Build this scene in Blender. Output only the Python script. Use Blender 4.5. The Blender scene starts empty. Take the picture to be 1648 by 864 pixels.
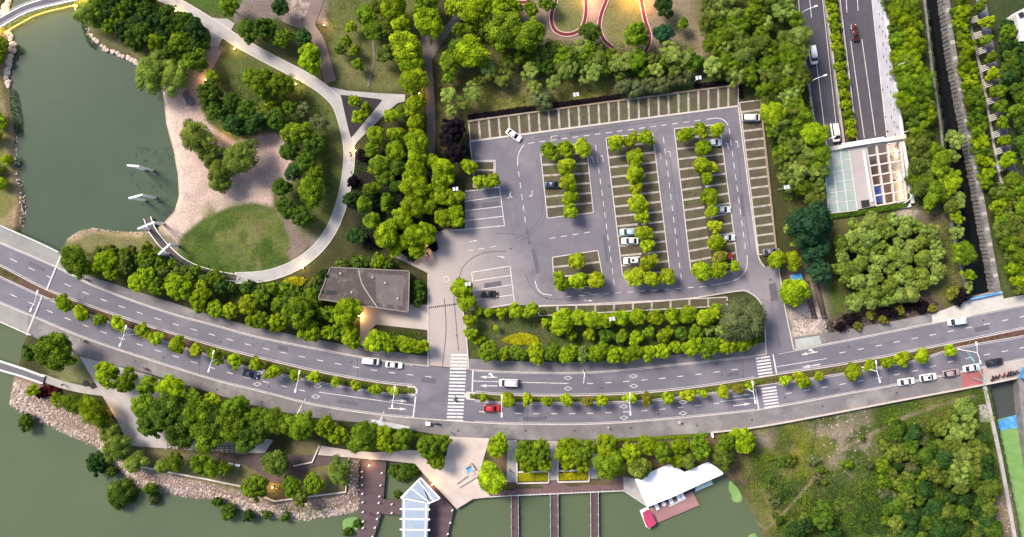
import bpy, bmesh, math, random
import numpy as np
from mathutils import Vector, Matrix
from mathutils.geometry import tessellate_polygon

random.seed(7); RNG = np.random.default_rng(7)
SC = bpy.context.scene
COL = SC.collection
S = 6.0            # photograph pixels per metre on the ground
H = 230.0          # camera height above the ground

# ------------------------------------------------------------------ camera, sky, sun, exposure
cam_d = bpy.data.cameras.new('camera'); cam = bpy.data.objects.new('camera', cam_d); COL.objects.link(cam)
cam.location = (0, 0, H); cam.rotation_euler = (0, 0, 0)
cam_d.sensor_width = 36.0; cam_d.lens = 36.0 * H / (1648 / S)
cam_d.clip_start = 1.0; cam_d.clip_end = 9000.0
SC.camera = cam
world = bpy.data.worlds.new('World'); SC.world = world; world.use_nodes = True
wn = world.node_tree.nodes; wl = world.node_tree.links
sky = wn.new('ShaderNodeTexSky'); sky.sky_type = 'NISHITA'; sky.sun_disc = False
SUN_EL, SUN_AZ = 48.0, -52.0
sky.sun_elevation = math.radians(SUN_EL); sky.sun_rotation = math.radians(SUN_AZ)
sky.air_density = 1.0; sky.dust_density = 3.0; sky.ozone_density = 1.0
wl.new(sky.outputs[0], wn['Background'].inputs[0]); wn['Background'].inputs[1].default_value = 0.062
sun_d = bpy.data.lights.new('sun', 'SUN'); sun_d.energy = 1.5; sun_d.angle = math.radians(18); sun_d.color = (1.0, 0.90, 0.76)
sun = bpy.data.objects.new('sun', sun_d); COL.objects.link(sun); sun.location = (0, 0, 300)
_a, _e = math.radians(SUN_AZ), math.radians(SUN_EL)
sun_dir = Vector((math.sin(_a) * math.cos(_e), math.cos(_a) * math.cos(_e), math.sin(_e)))
sun.rotation_euler = sun_dir.to_track_quat('Z', 'Y').to_euler()
SC.view_settings.view_transform = 'Standard'; SC.view_settings.look = 'None'
SC.view_settings.gamma = 1.0; SC.view_settings.exposure = 2.02; SC.view_settings.use_curve_mapping = False

# ------------------------------------------------------------------ helpers
def W(px, py, z=0.0):
    k = (H - z) / H / S
    return Vector(((px - 824) * k, (432 - py) * k, z))
def W2(p, z=0.0):
    v = W(p[0], p[1], z); return (v.x, v.y)
def WP(pts, z=0.0): return [W2(p, z) for p in pts]
def cat(pts, n=6, closed=False):
    P = [Vector((p[0], p[1])) for p in pts]; out = []; m = len(P)
    for i in range(m if closed else m - 1):
        if closed: a, b, c, d = P[(i - 1) % m], P[i], P[(i + 1) % m], P[(i + 2) % m]
        else: a, b, c, d = P[max(i - 1, 0)], P[i], P[i + 1], P[min(i + 2, m - 1)]
        for k in range(n):
            t = k / n
            q = 0.5 * ((2 * b) + (c - a) * t + (2 * a - 5 * b + 4 * c - d) * t * t + (3 * b - a - 3 * c + d) * t ** 3)
            out.append((q.x, q.y))
    if not closed: out.append((P[-1].x, P[-1].y))
    return out
def offset(pts, d):
    out = []; m = len(pts)
    for i in range(m):
        a = Vector(pts[max(i - 1, 0)]); b = Vector(pts[min(i + 1, m - 1)])
        t = (b - a); t = t.normalized() if t.length > 1e-6 else Vector((1, 0))
        out.append((pts[i][0] - t.y * d, pts[i][1] + t.x * d))
    return out
def ribbon(pts, w): return offset(pts, w / 2) + offset(pts, -w / 2)[::-1]
def inpoly(x, y, poly):
    c = False; j = len(poly) - 1
    for i in range(len(poly)):
        xi, yi = poly[i]; xj, yj = poly[j]
        if (yi > y) != (yj > y) and x < (xj - xi) * (y - yi) / (yj - yi) + xi: c = not c
        j = i
    return c

# ------------------------------------------------------------------ materials
MATS = {}
def new_mat(name):
    m = bpy.data.materials.new(name); m.use_nodes = True; MATS[name] = m
    n = m.node_tree.nodes; return m, n, m.node_tree.links, n['Principled BSDF']
def noise(n, l, scale, detail=4, rough=0.6, vec=None):
    t = n.new('ShaderNodeTexNoise'); t.inputs['Scale'].default_value = scale; t.inputs['Detail'].default_value = detail
    t.inputs['Roughness'].default_value = rough
    if vec is not None: l.new(vec, t.inputs['Vector'])
    return t
def mixc(n, l, fac, a, b, mode='MIX'):
    x = n.new('ShaderNodeMix'); x.data_type = 'RGBA'; x.blend_type = mode
    for s, v in ((0, fac), (6, a), (7, b)):
        if isinstance(v, (int, float)): x.inputs[s].default_value = v
        elif isinstance(v, tuple): x.inputs[s].default_value = (*v[:3], 1)
        else: l.new(v, x.inputs[s])
    return x.outputs[2]
def ramp(n, l, v, a, b):
    r = n.new('ShaderNodeMapRange'); l.new(v, r.inputs[0]); r.inputs[1].default_value = a; r.inputs[2].default_value = b
    return r.outputs[0]
def mat(name, c1, c2=None, scale=0.5, rough=0.85, bump=0.0, bscale=8.0, c3=None, s3=0.05, f3=0.6, metal=0.0, fine=0.12, spec=0.3, stretch=None):
    m, n, l, b = new_mat(name)
    tc = n.new('ShaderNodeTexCoord'); vec = tc.outputs['Object']
    if stretch:
        mp = n.new('ShaderNodeMapping'); l.new(vec, mp.inputs[0]); mp.inputs['Rotation'].default_value[2] = stretch[1]
        mp.inputs['Scale'].default_value = (stretch[0], 1, 1); vec = mp.outputs[0]
    c2 = c2 or tuple(v * 0.8 for v in c1)
    t = noise(n, l, scale, 5, 0.65, vec)
    col = mixc(n, l, ramp(n, l, t.outputs[0], 0.35, 0.65), c1, c2)
    if c3:
        t3 = noise(n, l, s3, 5, 0.7, tc.outputs['Object'])
        f = n.new('ShaderNodeMath'); f.operation = 'MULTIPLY'; l.new(ramp(n, l, t3.outputs[0], 0.5, 0.68), f.inputs[0]); f.inputs[1].default_value = f3
        col = mixc(n, l, f.outputs[0], col, c3)
    if fine:
        tf = noise(n, l, 6.0, 3, 0.7, tc.outputs['Object'])
        g = n.new('ShaderNodeMapRange'); l.new(tf.outputs[0], g.inputs[0]); g.inputs[1].default_value = 0.3; g.inputs[2].default_value = 0.7
        g.inputs[3].default_value = 1 - fine; g.inputs[4].default_value = 1 + fine
        x = n.new('ShaderNodeVectorMath'); x.operation = 'SCALE'; l.new(col, x.inputs[0]); l.new(g.outputs[0], x.inputs[3]); col = x.outputs[0]
    l.new(col, b.inputs['Base Color']); b.inputs['Roughness'].default_value = rough; b.inputs['Metallic'].default_value = metal
    b.inputs['Specular IOR Level'].default_value = spec
    if bump:
        tb = noise(n, l, bscale, 3, 0.6, tc.outputs['Object'])
        bp = n.new('ShaderNodeBump'); bp.inputs['Strength'].default_value = bump; bp.inputs['Distance'].default_value = 0.1
        l.new(tb.outputs[0], bp.inputs['Height']); l.new(bp.outputs[0], b.inputs['Normal'])
    return m
def emis(name, c, s):
    m, n, l, b = new_mat(name); b.inputs['Base Color'].default_value = (*c, 1); b.inputs['Emission Color'].default_value = (*c, 1)
    b.inputs['Emission Strength'].default_value = s; return m
def objcol(name, rough=0.3, metal=0.0, coat=0.5, var=0.06):
    m, n, l, b = new_mat(name); oi = n.new('ShaderNodeObjectInfo')
    tc = n.new('ShaderNodeTexCoord'); t = noise(n, l, 3.0, 3, 0.6, tc.outputs['Object'])
    g = n.new('ShaderNodeMapRange'); l.new(t.outputs[0], g.inputs[0]); g.inputs[3].default_value = 1 - 2 * var; g.inputs[4].default_value = 1 + var
    x = n.new('ShaderNodeVectorMath'); x.operation = 'SCALE'; l.new(oi.outputs['Color'], x.inputs[0]); l.new(g.outputs[0], x.inputs[3])
    l.new(x.outputs[0], b.inputs['Base Color']); b.inputs['Roughness'].default_value = rough; b.inputs['Metallic'].default_value = metal
    b.inputs['Coat Weight'].default_value = coat; b.inputs['Coat Roughness'].default_value = 0.08
    return m
M_asphalt = mat('asphalt', (0.128, 0.123, 0.150), (0.104, 0.100, 0.123), 0.22, 0.85, 0.15, 12, (0.185, 0.172, 0.195), 0.05, 0.8, fine=0.08, stretch=(0.25, 0.25))
M_lot = mat('lot_asphalt', (0.138, 0.129, 0.154), (0.110, 0.103, 0.124), 0.12, 0.85, 0.15, 12, (0.215, 0.192, 0.208), 0.025, 0.95, fine=0.08)
M_drive = mat('drive_concrete', (0.33, 0.28, 0.255), (0.26, 0.228, 0.215), 0.12, 0.9, 0.1, 8, (0.16, 0.145, 0.145), 0.05, 0.7, fine=0.07)
def worn(mm, c, x0, d0, d1):
    nt = mm.node_tree; n = nt.nodes; l = nt.links; b = n['Principled BSDF']; src = b.inputs['Base Color'].links[0].from_socket
    tc = n.new('ShaderNodeTexCoord'); sx = n.new('ShaderNodeSeparateXYZ'); l.new(tc.outputs['Object'], sx.inputs[0])
    m1 = n.new('ShaderNodeMath'); m1.operation = 'SUBTRACT'; l.new(sx.outputs[0], m1.inputs[0]); m1.inputs[1].default_value = x0
    m2 = n.new('ShaderNodeMath'); m2.operation = 'ABSOLUTE'; l.new(m1.outputs[0], m2.inputs[0])
    t = noise(n, l, 0.13, 5, 0.7, tc.outputs['Object']); m3 = n.new('ShaderNodeMath'); m3.operation = 'MULTIPLY_ADD'; l.new(t.outputs[0], m3.inputs[0]); m3.inputs[1].default_value = 16.0
    my = n.new('ShaderNodeMath'); my.operation = 'SUBTRACT'; l.new(sx.outputs[1], my.inputs[0]); my.inputs[1].default_value = 3.0; mz = n.new('ShaderNodeMath'); mz.operation = 'MAXIMUM'; l.new(my.outputs[0], mz.inputs[0]); mz.inputs[1].default_value = 0.0
    ma = n.new('ShaderNodeMath'); ma.operation = 'ADD'; l.new(m2.outputs[0], ma.inputs[0]); l.new(mz.outputs[0], ma.inputs[1]); l.new(ma.outputs[0], m3.inputs[2])
    f = ramp(n, l, m3.outputs[0], d1 + 8, d0 + 8); l.new(mixc(n, l, f, src, c), b.inputs['Base Color'])
worn(M_lot, (0.32, 0.275, 0.26), (705 - 824) / S, 1.0, 27.0)
M_tunnelroad = mat('tunnel_road', (0.060, 0.058, 0.075), (0.050, 0.048, 0.062), 0.3, 0.8, 0.1, 10, fine=0.06)
M_walk = mat('sidewalk_paving', (0.165, 0.152, 0.158), (0.115, 0.107, 0.113), 0.13, 0.9, 0.1, 10, (0.25, 0.235, 0.235), 0.08, 0.85, fine=0.14)
M_walk_grey = mat('bridge_paving', (0.24, 0.235, 0.22), (0.19, 0.19, 0.185), 0.2, 0.9, 0.1, 10, (0.14, 0.14, 0.14), 0.07, 0.6)
M_path = mat('pale_paving', (0.32, 0.315, 0.315), (0.265, 0.255, 0.25), 0.35, 0.85, 0.1, 10, (0.25, 0.22, 0.20), 0.12, 0.5)
M_plaza = mat('pink_plaza_stone', (0.43, 0.365, 0.335), (0.36, 0.30, 0.27), 0.22, 0.8, 0.08, 9, (0.58, 0.52, 0.48), 0.12, 0.6)
M_brownpath = mat('brown_brick_path', (0.155, 0.12, 0.108), (0.12, 0.092, 0.083), 0.3, 0.9, 0.1, 10, (0.20, 0.16, 0.14), 0.1, 0.5)
M_greypath = mat('asphalt_path', (0.135, 0.115, 0.11), (0.11, 0.095, 0.09), 0.3, 0.9, 0.1, 10, (0.17, 0.145, 0.13), 0.1, 0.5)
M_deck = mat('deck_timber', (0.085, 0.055, 0.062), (0.062, 0.040, 0.048), 0.6, 0.75, 0.1, 10, (0.11, 0.075, 0.078), 0.15, 0.4, stretch=(0.08, 0.0))
M_kerb = mat('kerb_stone', (0.46, 0.42, 0.395), (0.36, 0.33, 0.31), 0.8, 0.85)
M_white = mat('road_paint', (0.60, 0.58, 0.57), (0.46, 0.44, 0.44), 1.2, 0.7, c3=(0.22, 0.21, 0.22), s3=1.3, f3=0.75)
M_stallline = mat('stall_concrete', (0.36, 0.325, 0.30), (0.24, 0.21, 0.185), 0.7, 0.9, c3=(0.13, 0.11, 0.08), s3=0.5, f3=0.6)
M_paver = mat('grass_paver', (0.088, 0.072, 0.048), (0.055, 0.050, 0.030), 0.35, 0.95, 0.4, 5, (0.075, 0.085, 0.030), 0.12, 0.8, fine=0.3)
M_concrete = mat('concrete', (0.36, 0.33, 0.32), (0.28, 0.26, 0.255), 0.4, 0.9, 0.1, 6, (0.20, 0.19, 0.18), 0.3, 0.6)
M_oldstone = mat('old_stone', (0.19, 0.187, 0.182), (0.11, 0.108, 0.106), 0.6, 0.95, 0.3, 3, (0.23, 0.22, 0.21), 0.4, 0.6, fine=0.25)
M_roof = mat('flat_roof_membrane', (0.070, 0.056, 0.053), (0.052, 0.043, 0.042), 0.5, 0.9, 0.1, 6, (0.15, 0.125, 0.118), 0.33, 0.85, fine=0.2)
M_whitemetal = mat('white_metal', (0.80, 0.80, 0.80), (0.72, 0.72, 0.73), 1.0, 0.4, fine=0.03)
M_whiteroof = mat('white_roof_sheet', (0.88, 0.88, 0.88), (0.84, 0.84, 0.84), 0.6, 0.6, fine=0.02)
M_rail = mat('grey_rail', (0.45, 0.45, 0.46), None, 1.0, 0.5)
M_dark = mat('dark_rubber', (0.018, 0.018, 0.02), None, 2.0, 0.7)
M_darkmetal = mat('dark_metal', (0.05, 0.05, 0.055), None, 2.0, 0.5)
M_glass = mat('car_glass', (0.012, 0.015, 0.02), None, 1.0, 0.06, spec=0.6, fine=0.0)
M_bark = mat('bark', (0.10, 0.075, 0.055), (0.06, 0.048, 0.036), 3.0, 0.95, 0.4, 6)
M_rock = mat('pale_rock', (0.42, 0.335, 0.29), (0.29, 0.23, 0.20), 0.6, 0.9, 0.3, 4, (0.50, 0.43, 0.38), 0.8, 0.6, fine=0.2)
nt = M_rock.node_tree; _g = nt.nodes.new('ShaderNodeNewGeometry'); _m = nt.nodes.new('ShaderNodeMapRange'); nt.links.new(_g.outputs['Random Per Island'], _m.inputs[0]); _m.inputs[3].default_value = 0.45; _m.inputs[4].default_value = 1.25
_s = nt.nodes.new('ShaderNodeVectorMath'); _s.operation = 'SCALE'; _l = nt.nodes['Principled BSDF'].inputs['Base Color'].links[0].from_socket; nt.links.new(_l, _s.inputs[0]); nt.links.new(_m.outputs[0], _s.inputs[3]); nt.links.new(_s.outputs[0], nt.nodes['Principled BSDF'].inputs['Base Color'])
M_soil = mat('soil', (0.10, 0.058, 0.040), (0.065, 0.040, 0.030), 0.7, 0.95, 0.3, 5)
M_redtrack = mat('red_track', (0.13, 0.018, 0.024), (0.10, 0.015, 0.021), 0.6, 0.9)
M_redpave = mat('red_paving', (0.30, 0.10, 0.10), (0.24, 0.085, 0.085), 0.5, 0.9)
M_pinkdeck = mat('pink_deck', (0.27, 0.145, 0.145), (0.22, 0.12, 0.12), 0.4, 0.8, stretch=(0.1, 0.4))
M_magenta = mat('magenta_canvas', (0.36, 0.035, 0.10), (0.28, 0.03, 0.08), 0.8, 0.6)
M_blue = mat('blue_sheet', (0.045, 0.19, 0.46), (0.07, 0.27, 0.54), 0.6, 0.5, c3=(0.3, 0.5, 0.65), s3=0.6, f3=0.6)
M_teal = mat('teal_metal', (0.10, 0.42, 0.40), None, 1, 0.5)
M_tealpanel = mat('teal_panel', (0.30, 0.62, 0.55), None, 1, 0.5)
M_brownwood = mat('brown_timber', (0.13, 0.075, 0.055), (0.10, 0.058, 0.045), 1.0, 0.8)
M_lightwall = mat('pale_retaining_wall', (0.56, 0.56, 0.62), (0.47, 0.47, 0.53), 0.35, 0.8, c3=(0.32, 0.32, 0.36), s3=0.25, f3=0.6)
M_frost = mat('frosted_glass', (0.27, 0.32, 0.29), (0.22, 0.27, 0.26), 0.3, 0.15, fine=0.03, spec=0.5, c3=(0.40, 0.40, 0.31), s3=0.1, f3=0.6)
M_canopyglass = mat('canopy_glass', (0.26, 0.31, 0.38), (0.22, 0.27, 0.34), 0.3, 0.12, fine=0.03, spec=0.5)
M_solar = mat('floodlight_panel', (0.55, 0.55, 0.66), None, 2, 0.3)
M_paint = objcol('vehicle_paint', 0.32, 0.0, 0.6, 0.03)
M_cloth = objcol('cloth', 0.9, 0, 0, 0.1)
M_lamp = emis('lamp_glow', (1.0, 0.62, 0.20), 25)
M_led = emis('led_strip', (1.0, 0.62, 0.16), 45)
M_headlight = mat('lamp_lens', (0.75, 0.75, 0.72), None, 2, 0.15, fine=0)
M_tail = mat('tail_lens', (0.35, 0.02, 0.02), None, 2, 0.2, fine=0)
M_lily = mat('duckweed', (0.15, 0.27, 0.085), (0.11, 0.21, 0.06), 0.5, 0.9, c3=(0.18, 0.30, 0.11), s3=0.12, f3=0.6, fine=0.1)
# foliage: object colour x per-leaf tint, with light passing through
m, n, l, b = new_mat('foliage'); M_leaf = m
oi = n.new('ShaderNodeObjectInfo'); at = n.new('ShaderNodeAttribute'); at.attribute_name = 'tint'
hs = n.new('ShaderNodeHueSaturation'); l.new(oi.outputs['Color'], hs.inputs['Color'])
mr = n.new('ShaderNodeMapRange'); l.new(at.outputs['Fac'], mr.inputs[0]); mr.inputs[3].default_value = 0.35; mr.inputs[4].default_value = 1.65
l.new(mr.outputs[0], hs.inputs['Value'])
mh = n.new('ShaderNodeMapRange'); l.new(at.outputs['Fac'], mh.inputs[0]); mh.inputs[3].default_value = 0.515; mh.inputs[4].default_value = 0.488
l.new(mh.outputs[0], hs.inputs['Hue'])
l.new(hs.outputs[0], b.inputs['Base Color']); b.inputs['Roughness'].default_value = 0.75; b.inputs['Specular IOR Level'].default_value = 0.08
tr = n.new('ShaderNodeBsdfTranslucent'); l.new(hs.outputs[0], tr.inputs[0]); ms = n.new('ShaderNodeMixShader'); ms.inputs[0].default_value = 0.22
l.new(b.outputs[0], ms.inputs[1]); l.new(tr.outputs[0], ms.inputs[2]); l.new(ms.outputs[0], n['Material Output'].inputs[0])
# water
def water_mat(name, c1, c2, bump=0.02, rough=0.04, s=0.03):
    m, n, l, b = new_mat(name); tc = n.new('ShaderNodeTexCoord')
    t = noise(n, l, s, 4, 0.6, tc.outputs['Object'])
    l.new(mixc(n, l, ramp(n, l, t.outputs[0], 0.35, 0.65), c1, c2), b.inputs['Base Color'])
    b.inputs['Roughness'].default_value = rough; b.inputs['IOR'].default_value = 1.33
    tb = noise(n, l, 1.6, 3, 0.6, tc.outputs['Object']); bp = n.new('ShaderNodeBump'); bp.inputs['Strength'].default_value = bump
    l.new(tb.outputs[0], bp.inputs['Height']); l.new(bp.outputs[0], b.inputs['Normal']); return m
M_pond = water_mat('pond_water', (0.048, 0.070, 0.044), (0.039, 0.060, 0.041))
M_lake = water_mat('lake_water', (0.079, 0.099, 0.053), (0.066, 0.088, 0.050))
M_canal = water_mat('canal_water', (0.003, 0.004, 0.005), (0.006, 0.007, 0.008))
M_canal2 = water_mat('murky_canal_water', (0.055, 0.060, 0.058), (0.045, 0.050, 0.050))

# ------------------------------------------------------------------ mesh builder
class MB:
    def __init__(self): self.v = []; self.f = []
    def add(self, vs, fs):
        o = len(self.v); self.v += [tuple(x) for x in vs]; self.f += [tuple(i + o for i in f) for f in fs]; return self
    def poly(self, pts, z):
        vs = [(p[0], p[1], z if not callable(z) else z(p[0], p[1])) for p in pts]
        fs = tessellate_polygon([[Vector(v) for v in vs]])
        out = []
        for t in fs:
            a, b, c = (Vector(vs[i]) for i in t)
            out.append(t if (b - a).cross(c - a).z > 0 else (t[0], t[2], t[1]))
        return self.add(vs, out)
    def prism(self, pts, z0, z1, bottom=False):
        A = sum(pts[i - 1][0] * pts[i][1] - pts[i][0] * pts[i - 1][1] for i in range(len(pts)))
        if A < 0: pts = pts[::-1]
        self.poly(pts, z1); m = len(pts)
        vs = [(p[0], p[1], z1) for p in pts] + [(p[0], p[1], z0) for p in pts]
        self.add(vs, [(i + m, (i + 1) % m + m, (i + 1) % m, i) for i in range(m)])
        if bottom: self.add([(p[0], p[1], z0) for p in pts], [tuple(range(m))[::-1]])
        return self
    def box(self, c, s, rz=0.0, bev=0.0):
        hx, hy, hz = s[0] / 2, s[1] / 2, s[2] / 2; cr, sr = math.cos(rz), math.sin(rz)
        if bev:
            b = bev; ring = [(hx - b, -hy), (hx, -hy + b), (hx, hy - b), (hx - b, hy), (-hx + b, hy), (-hx, hy - b), (-hx, -hy + b), (-hx + b, -hy)]
        else: ring = [(hx, -hy), (hx, hy), (-hx, hy), (-hx, -hy)]
        pts = [(c[0] + x * cr - y * sr, c[1] + x * sr + y * cr) for x, y in ring]
        return self.prism(pts, c[2] - hz, c[2] + hz, True)
    def tube(self, a, b, r0, r1=None, n=8, cap=True):
        a, b = Vector(a), Vector(b); r1 = r0 if r1 is None else r1
        q = (b - a).to_track_quat('Z', 'Y'); vs = []
        for p, r in ((a, r0), (b, r1)):
            for i in range(n):
                t = 2 * math.pi * i / n; vs.append(p + q @ Vector((r * math.cos(t), r * math.sin(t), 0)))
        fs = [(i, (i + 1) % n, (i + 1) % n + n, i + n) for i in range(n)]
        if cap: fs += [tuple(range(n))[::-1], tuple(range(n, 2 * n))]
        return self.add(vs, fs)
    def path(self, pts, r, n=6):
        for a, b in zip(pts[:-1], pts[1:]): self.tube(a, b, r, r, n)
        return self
    def mesh(self, name, mat=None):
        me = bpy.data.meshes.new(name); me.from_pydata(self.v, [], self.f); me.update()
        if mat: me.materials.append(mat)
        return me
    def build(self, name, mat, parent=None, kind=None, smooth=False):
        return link(name, self.mesh(name, mat), parent, kind, smooth)
def link(name, me, parent=None, kind=None, smooth=False):
    o = bpy.data.objects.new(name, me); COL.objects.link(o)
    if parent: o.parent = parent
    if kind: o['kind'] = kind
    if smooth and me: me.polygons.foreach_set('use_smooth', [True] * len(me.polygons))
    return o
def tag(o, label, cat_, group=None, kind=None):
    o['label'] = label; o['category'] = cat_
    if group: o['group'] = group
    if kind: o['kind'] = kind
    return o
def empty(name, loc, rz=0.0, sc=1.0):
    o = bpy.data.objects.new(name, None); COL.objects.link(o); o.location = loc; o.rotation_euler = (0, 0, rz); o.scale = (sc, sc, sc)
    o.empty_display_size = 0.3; return o
def dup(o, parent=None):
    c = o.copy(); COL.objects.link(c)
    if parent: c.parent = parent
    for ch in list(o.children): dup(ch, c)
    return c
def struct(name, mb, m, label=None):
    o = mb.build(name, m); o['kind'] = 'structure'
    if label: o['label'] = label
    return o
ORDW = ['first', 'second', 'third', 'fourth', 'fifth', 'sixth', 'seventh', 'eighth', 'ninth', 'tenth', 'eleventh', 'twelfth', 'thirteenth', 'fourteenth',
        'fifteenth', 'sixteenth', 'seventeenth', 'eighteenth', 'nineteenth', 'twentieth']
def ordw(i):
    if i < 20: return ORDW[i]
    k = i + 1; return '%d%s' % (k, {1: 'st', 2: 'nd', 3: 'rd'}.get(k % 10, 'th') if k % 100 not in (11, 12, 13) else 'th')
# ------------------------------------------------------------------ water outlines (photo pixels on the waterline)
WZ, CZ = -1.3, -3.0
POND = [(-60, 60), (-10, 40), (8, 44), (17, 57), (20, 77), (13, 104), (12, 128), (18, 170), (23, 215), (25, 255), (32, 290), (35, 301), (41, 329), (36, 367), (20, 400), (-60, 380),
        (-60, 470), (60, 480), (90, 440), (99, 405), (108, 384), (128, 371), (149, 366), (180, 372), (215, 373), (243, 372), (260, 362), (281, 339), (288, 315), (286, 280), (279, 242), (268, 201), (262, 148),
        (240, 118), (215, 97), (191, 87), (168, 77), (144, 54), (139, 35), (128, 20), (119, 5), (125, -50), (6, -50), (8, 0), (0, 22), (-60, 20)]
LAKE = [(-60, 475), (60, 475), (52, 520), (45, 540), (35, 558), (33, 580), (22, 609), (14, 651), (28, 661), (69, 679), (115, 703), (153, 717), (177, 741), (201, 765), (215, 784), (260, 791), (312, 802),
        (347, 803), (382, 817), (420, 831), (479, 838), (528, 830), (556, 828), (577, 821), (582, 745), (615, 742), (667, 746), (690, 768), (735, 818), (762, 802), (790, 797), (1004, 785), (1030, 775),
        (1080, 752), (1160, 758), (1188, 786), (1205, 814), (1223, 852), (1245, 920), (1260, 1000), (-300, 1000), (-300, 475)]
CANAL = [(1480, -90), (1488, 0), (1500, 100), (1515, 200), (1530, 340), (1551, 443), (1562, 482), (1601, 472), (1563, 275), (1529, 90), (1517, 0), (1508, -90)]
CANAL2 = [(1589, 618), (1600, 672), (1613, 731), (1636, 849), (1652, 930), (1730, 930), (1730, 590), (1645, 606)]
TRW = [(W(1275, 0, 0.3)), (W(1322, 240, 0.3)), (W(1333, 347, 0.3))]
TRE = [(W(1402.5, 0, -6.0)), (W(1430, 240, -7.5)), (W(1444, 331, -7.6))]
def ext(a, b, t): return (a.x + (a.x - b.x) * t, a.y + (a.y - b.y) * t)
TRENCH = [ext(TRW[0], TRW[1], 0.8), (TRW[0].x, TRW[0].y), (TRW[1].x, TRW[1].y), (TRW[2].x, TRW[2].y), (TRE[2].x, TRE[2].y), (TRE[1].x, TRE[1].y), (TRE[0].x, TRE[0].y), ext(TRE[0], TRE[1], 0.8)]
def zroad(y):   # ramp down towards the tunnel mouth
    return float(np.interp(y, [TRW[1].y, TRW[0].y, TRW[0].y + 34], [-7.5, -6.0, -4.6]))

# ------------------------------------------------------------------ ground sheet
def sdist(X, Y, poly):
    d2 = np.full(X.shape, 1e12); ins = np.zeros(X.shape, bool); m = len(poly)
    for i in range(m):
        ax, ay = poly[i - 1]; bx, by = poly[i]; ex, ey = bx - ax, by - ay
        L = ex * ex + ey * ey + 1e-12; t = np.clip(((X - ax) * ex + (Y - ay) * ey) / L, 0, 1)
        d2 = np.minimum(d2, (X - ax - t * ex) ** 2 + (Y - ay - t * ey) ** 2)
        c = ((ay > Y) != (by > Y)); xs = ex * (Y - ay) / (ey if abs(ey) > 1e-9 else 1e-9) + ax
        ins ^= c & (X < xs)
    d = np.sqrt(d2); return np.where(ins, d, -d)
def vnoise(X, Y, s, seed):
    r = np.random.default_rng(seed); G = r.random((256, 256)); x = X / s + 1000; y = Y / s + 1000
    i = np.floor(x).astype(int); j = np.floor(y).astype(int); u = x - i; v = y - j; u = u * u * (3 - 2 * u); v = v * v * (3 - 2 * v)
    g = lambda a, b_: G[a % 256, b_ % 256]
    return g(i, j) * (1 - u) * (1 - v) + g(i + 1, j) * u * (1 - v) + g(i, j + 1) * (1 - u) * v + g(i + 1, j + 1) * u * v
def fbm(X, Y, s, seed): return (vnoise(X, Y, s, seed) + 0.5 * vnoise(X, Y, s / 2, seed + 1) + 0.25 * vnoise(X, Y, s / 4, seed + 2)) / 1.75
gx = np.concatenate([[-3000, -1500, -700, -400, -250, -190], np.arange(-160, 160.01, 0.5), [190, 250, 400, 700, 1500, 3000]])
gy = np.concatenate([[-3000, -1500, -700, -400, -200, -130], np.arange(-96, 96.01, 0.5), [130, 200, 400, 700, 1500, 3000]])
GX, GY = np.meshgrid(gx, gy)
dw = np.maximum(sdist(GX, GY, WP(POND, WZ)), sdist(GX, GY, WP(LAKE, WZ)))
dc = np.maximum(sdist(GX, GY, WP(CANAL, -2)), sdist(GX, GY, WP(CANAL2, -2)))
dt = sdist(GX, GY, TRENCH)
HT = -0.22 * fbm(GX, GY, 6, 3)
HT += np.clip((-np.maximum(dw, dc) - 3) / 8, 0, 1) * 0.0
rocky = np.clip(sdist(GX, GY, WP([(0, 600), (120, 650), (210, 720), (400, 780), (570, 800), (575, 880), (300, 840), (150, 760), (0, 700)])) / 2 + 1, 0, 1)
slope = 0.9 - 0.62 * rocky
HT = np.minimum(HT, np.maximum(-3.2, WZ - slope * dw))
HT = np.where(dc > 0, -4.5, HT)
HT = np.where(dt > -0.35, -9.0, HT)
def groundz(x, y):
    i = int(np.clip(np.searchsorted(gx, x) - 1, 0, len(gx) - 2)); j = int(np.clip(np.searchsorted(gy, y) - 1, 0, len(gy) - 2))
    return float(HT[j, i])
# soil and lawn colours, region by region (what grows or lies there, plus painted shade under two woods)
LAWN, DRY, DIRT, GRAVEL, WOOD, SAND, RUBBLE, DARKL, MULCH = (0.050, 0.080, 0.016), (0.085, 0.094, 0.032), (0.135, 0.098, 0.068), (0.40, 0.300, 0.255), (0.040, 0.042, 0.016), \
    (0.26, 0.19, 0.12), (0.30, 0.26, 0.245), (0.045, 0.080, 0.016), (0.07, 0.045, 0.035)
C = np.zeros(GX.shape + (3,)); C[:] = WOOD
PXX, PYY = GX * S + 824, 432 - GY * S
wob = (fbm(GX, GY, 4, 11) - 0.5) * 5.0 + (fbm(GX, GY, 1.4, 21) - 0.5) * 2.5
def region(poly, col, soft=0.8, amt=1.0, mott=None, wobble=0.5):
    global C
    d = sdist(GX, GY, WP(poly)) + wob * wobble
    f = np.clip(d / soft * 0.5 + 0.5, 0, 1) * amt
    if mott is not None: f = f * np.clip((fbm(GX, GY, mott[0], mott[2]) - mott[1]) * 6 + 0.5, 0, 1)
    C = C * (1 - f[..., None]) + np.array(col) * f[..., None]
region([(-60, -60), (330, -60), (420, 60), (540, 140), (560, 250), (540, 370), (470, 440), (330, 450), (100, 430), (-60, 380)], DRY, 3, 0.9)
region([(255, 110), (349, 74), (362, 80), (345, 120), (322, 165), (330, 195), (380, 228), (425, 215), (452, 214), (470, 250), (470, 290), (436, 300), (440, 335), (410, 327), (375, 332), (333, 349), (302, 372), (285, 390), (262, 372), (264, 362), (281, 339), (290, 310), (279, 242), (266, 201)], (0.36, 0.27, 0.232), 0.5, 1, None, 0.25)
region([(268, 280), (300, 300), (300, 360), (270, 390), (250, 365)], (0.47, 0.36, 0.305), 5, 0.7, None, 0.8)
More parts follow.
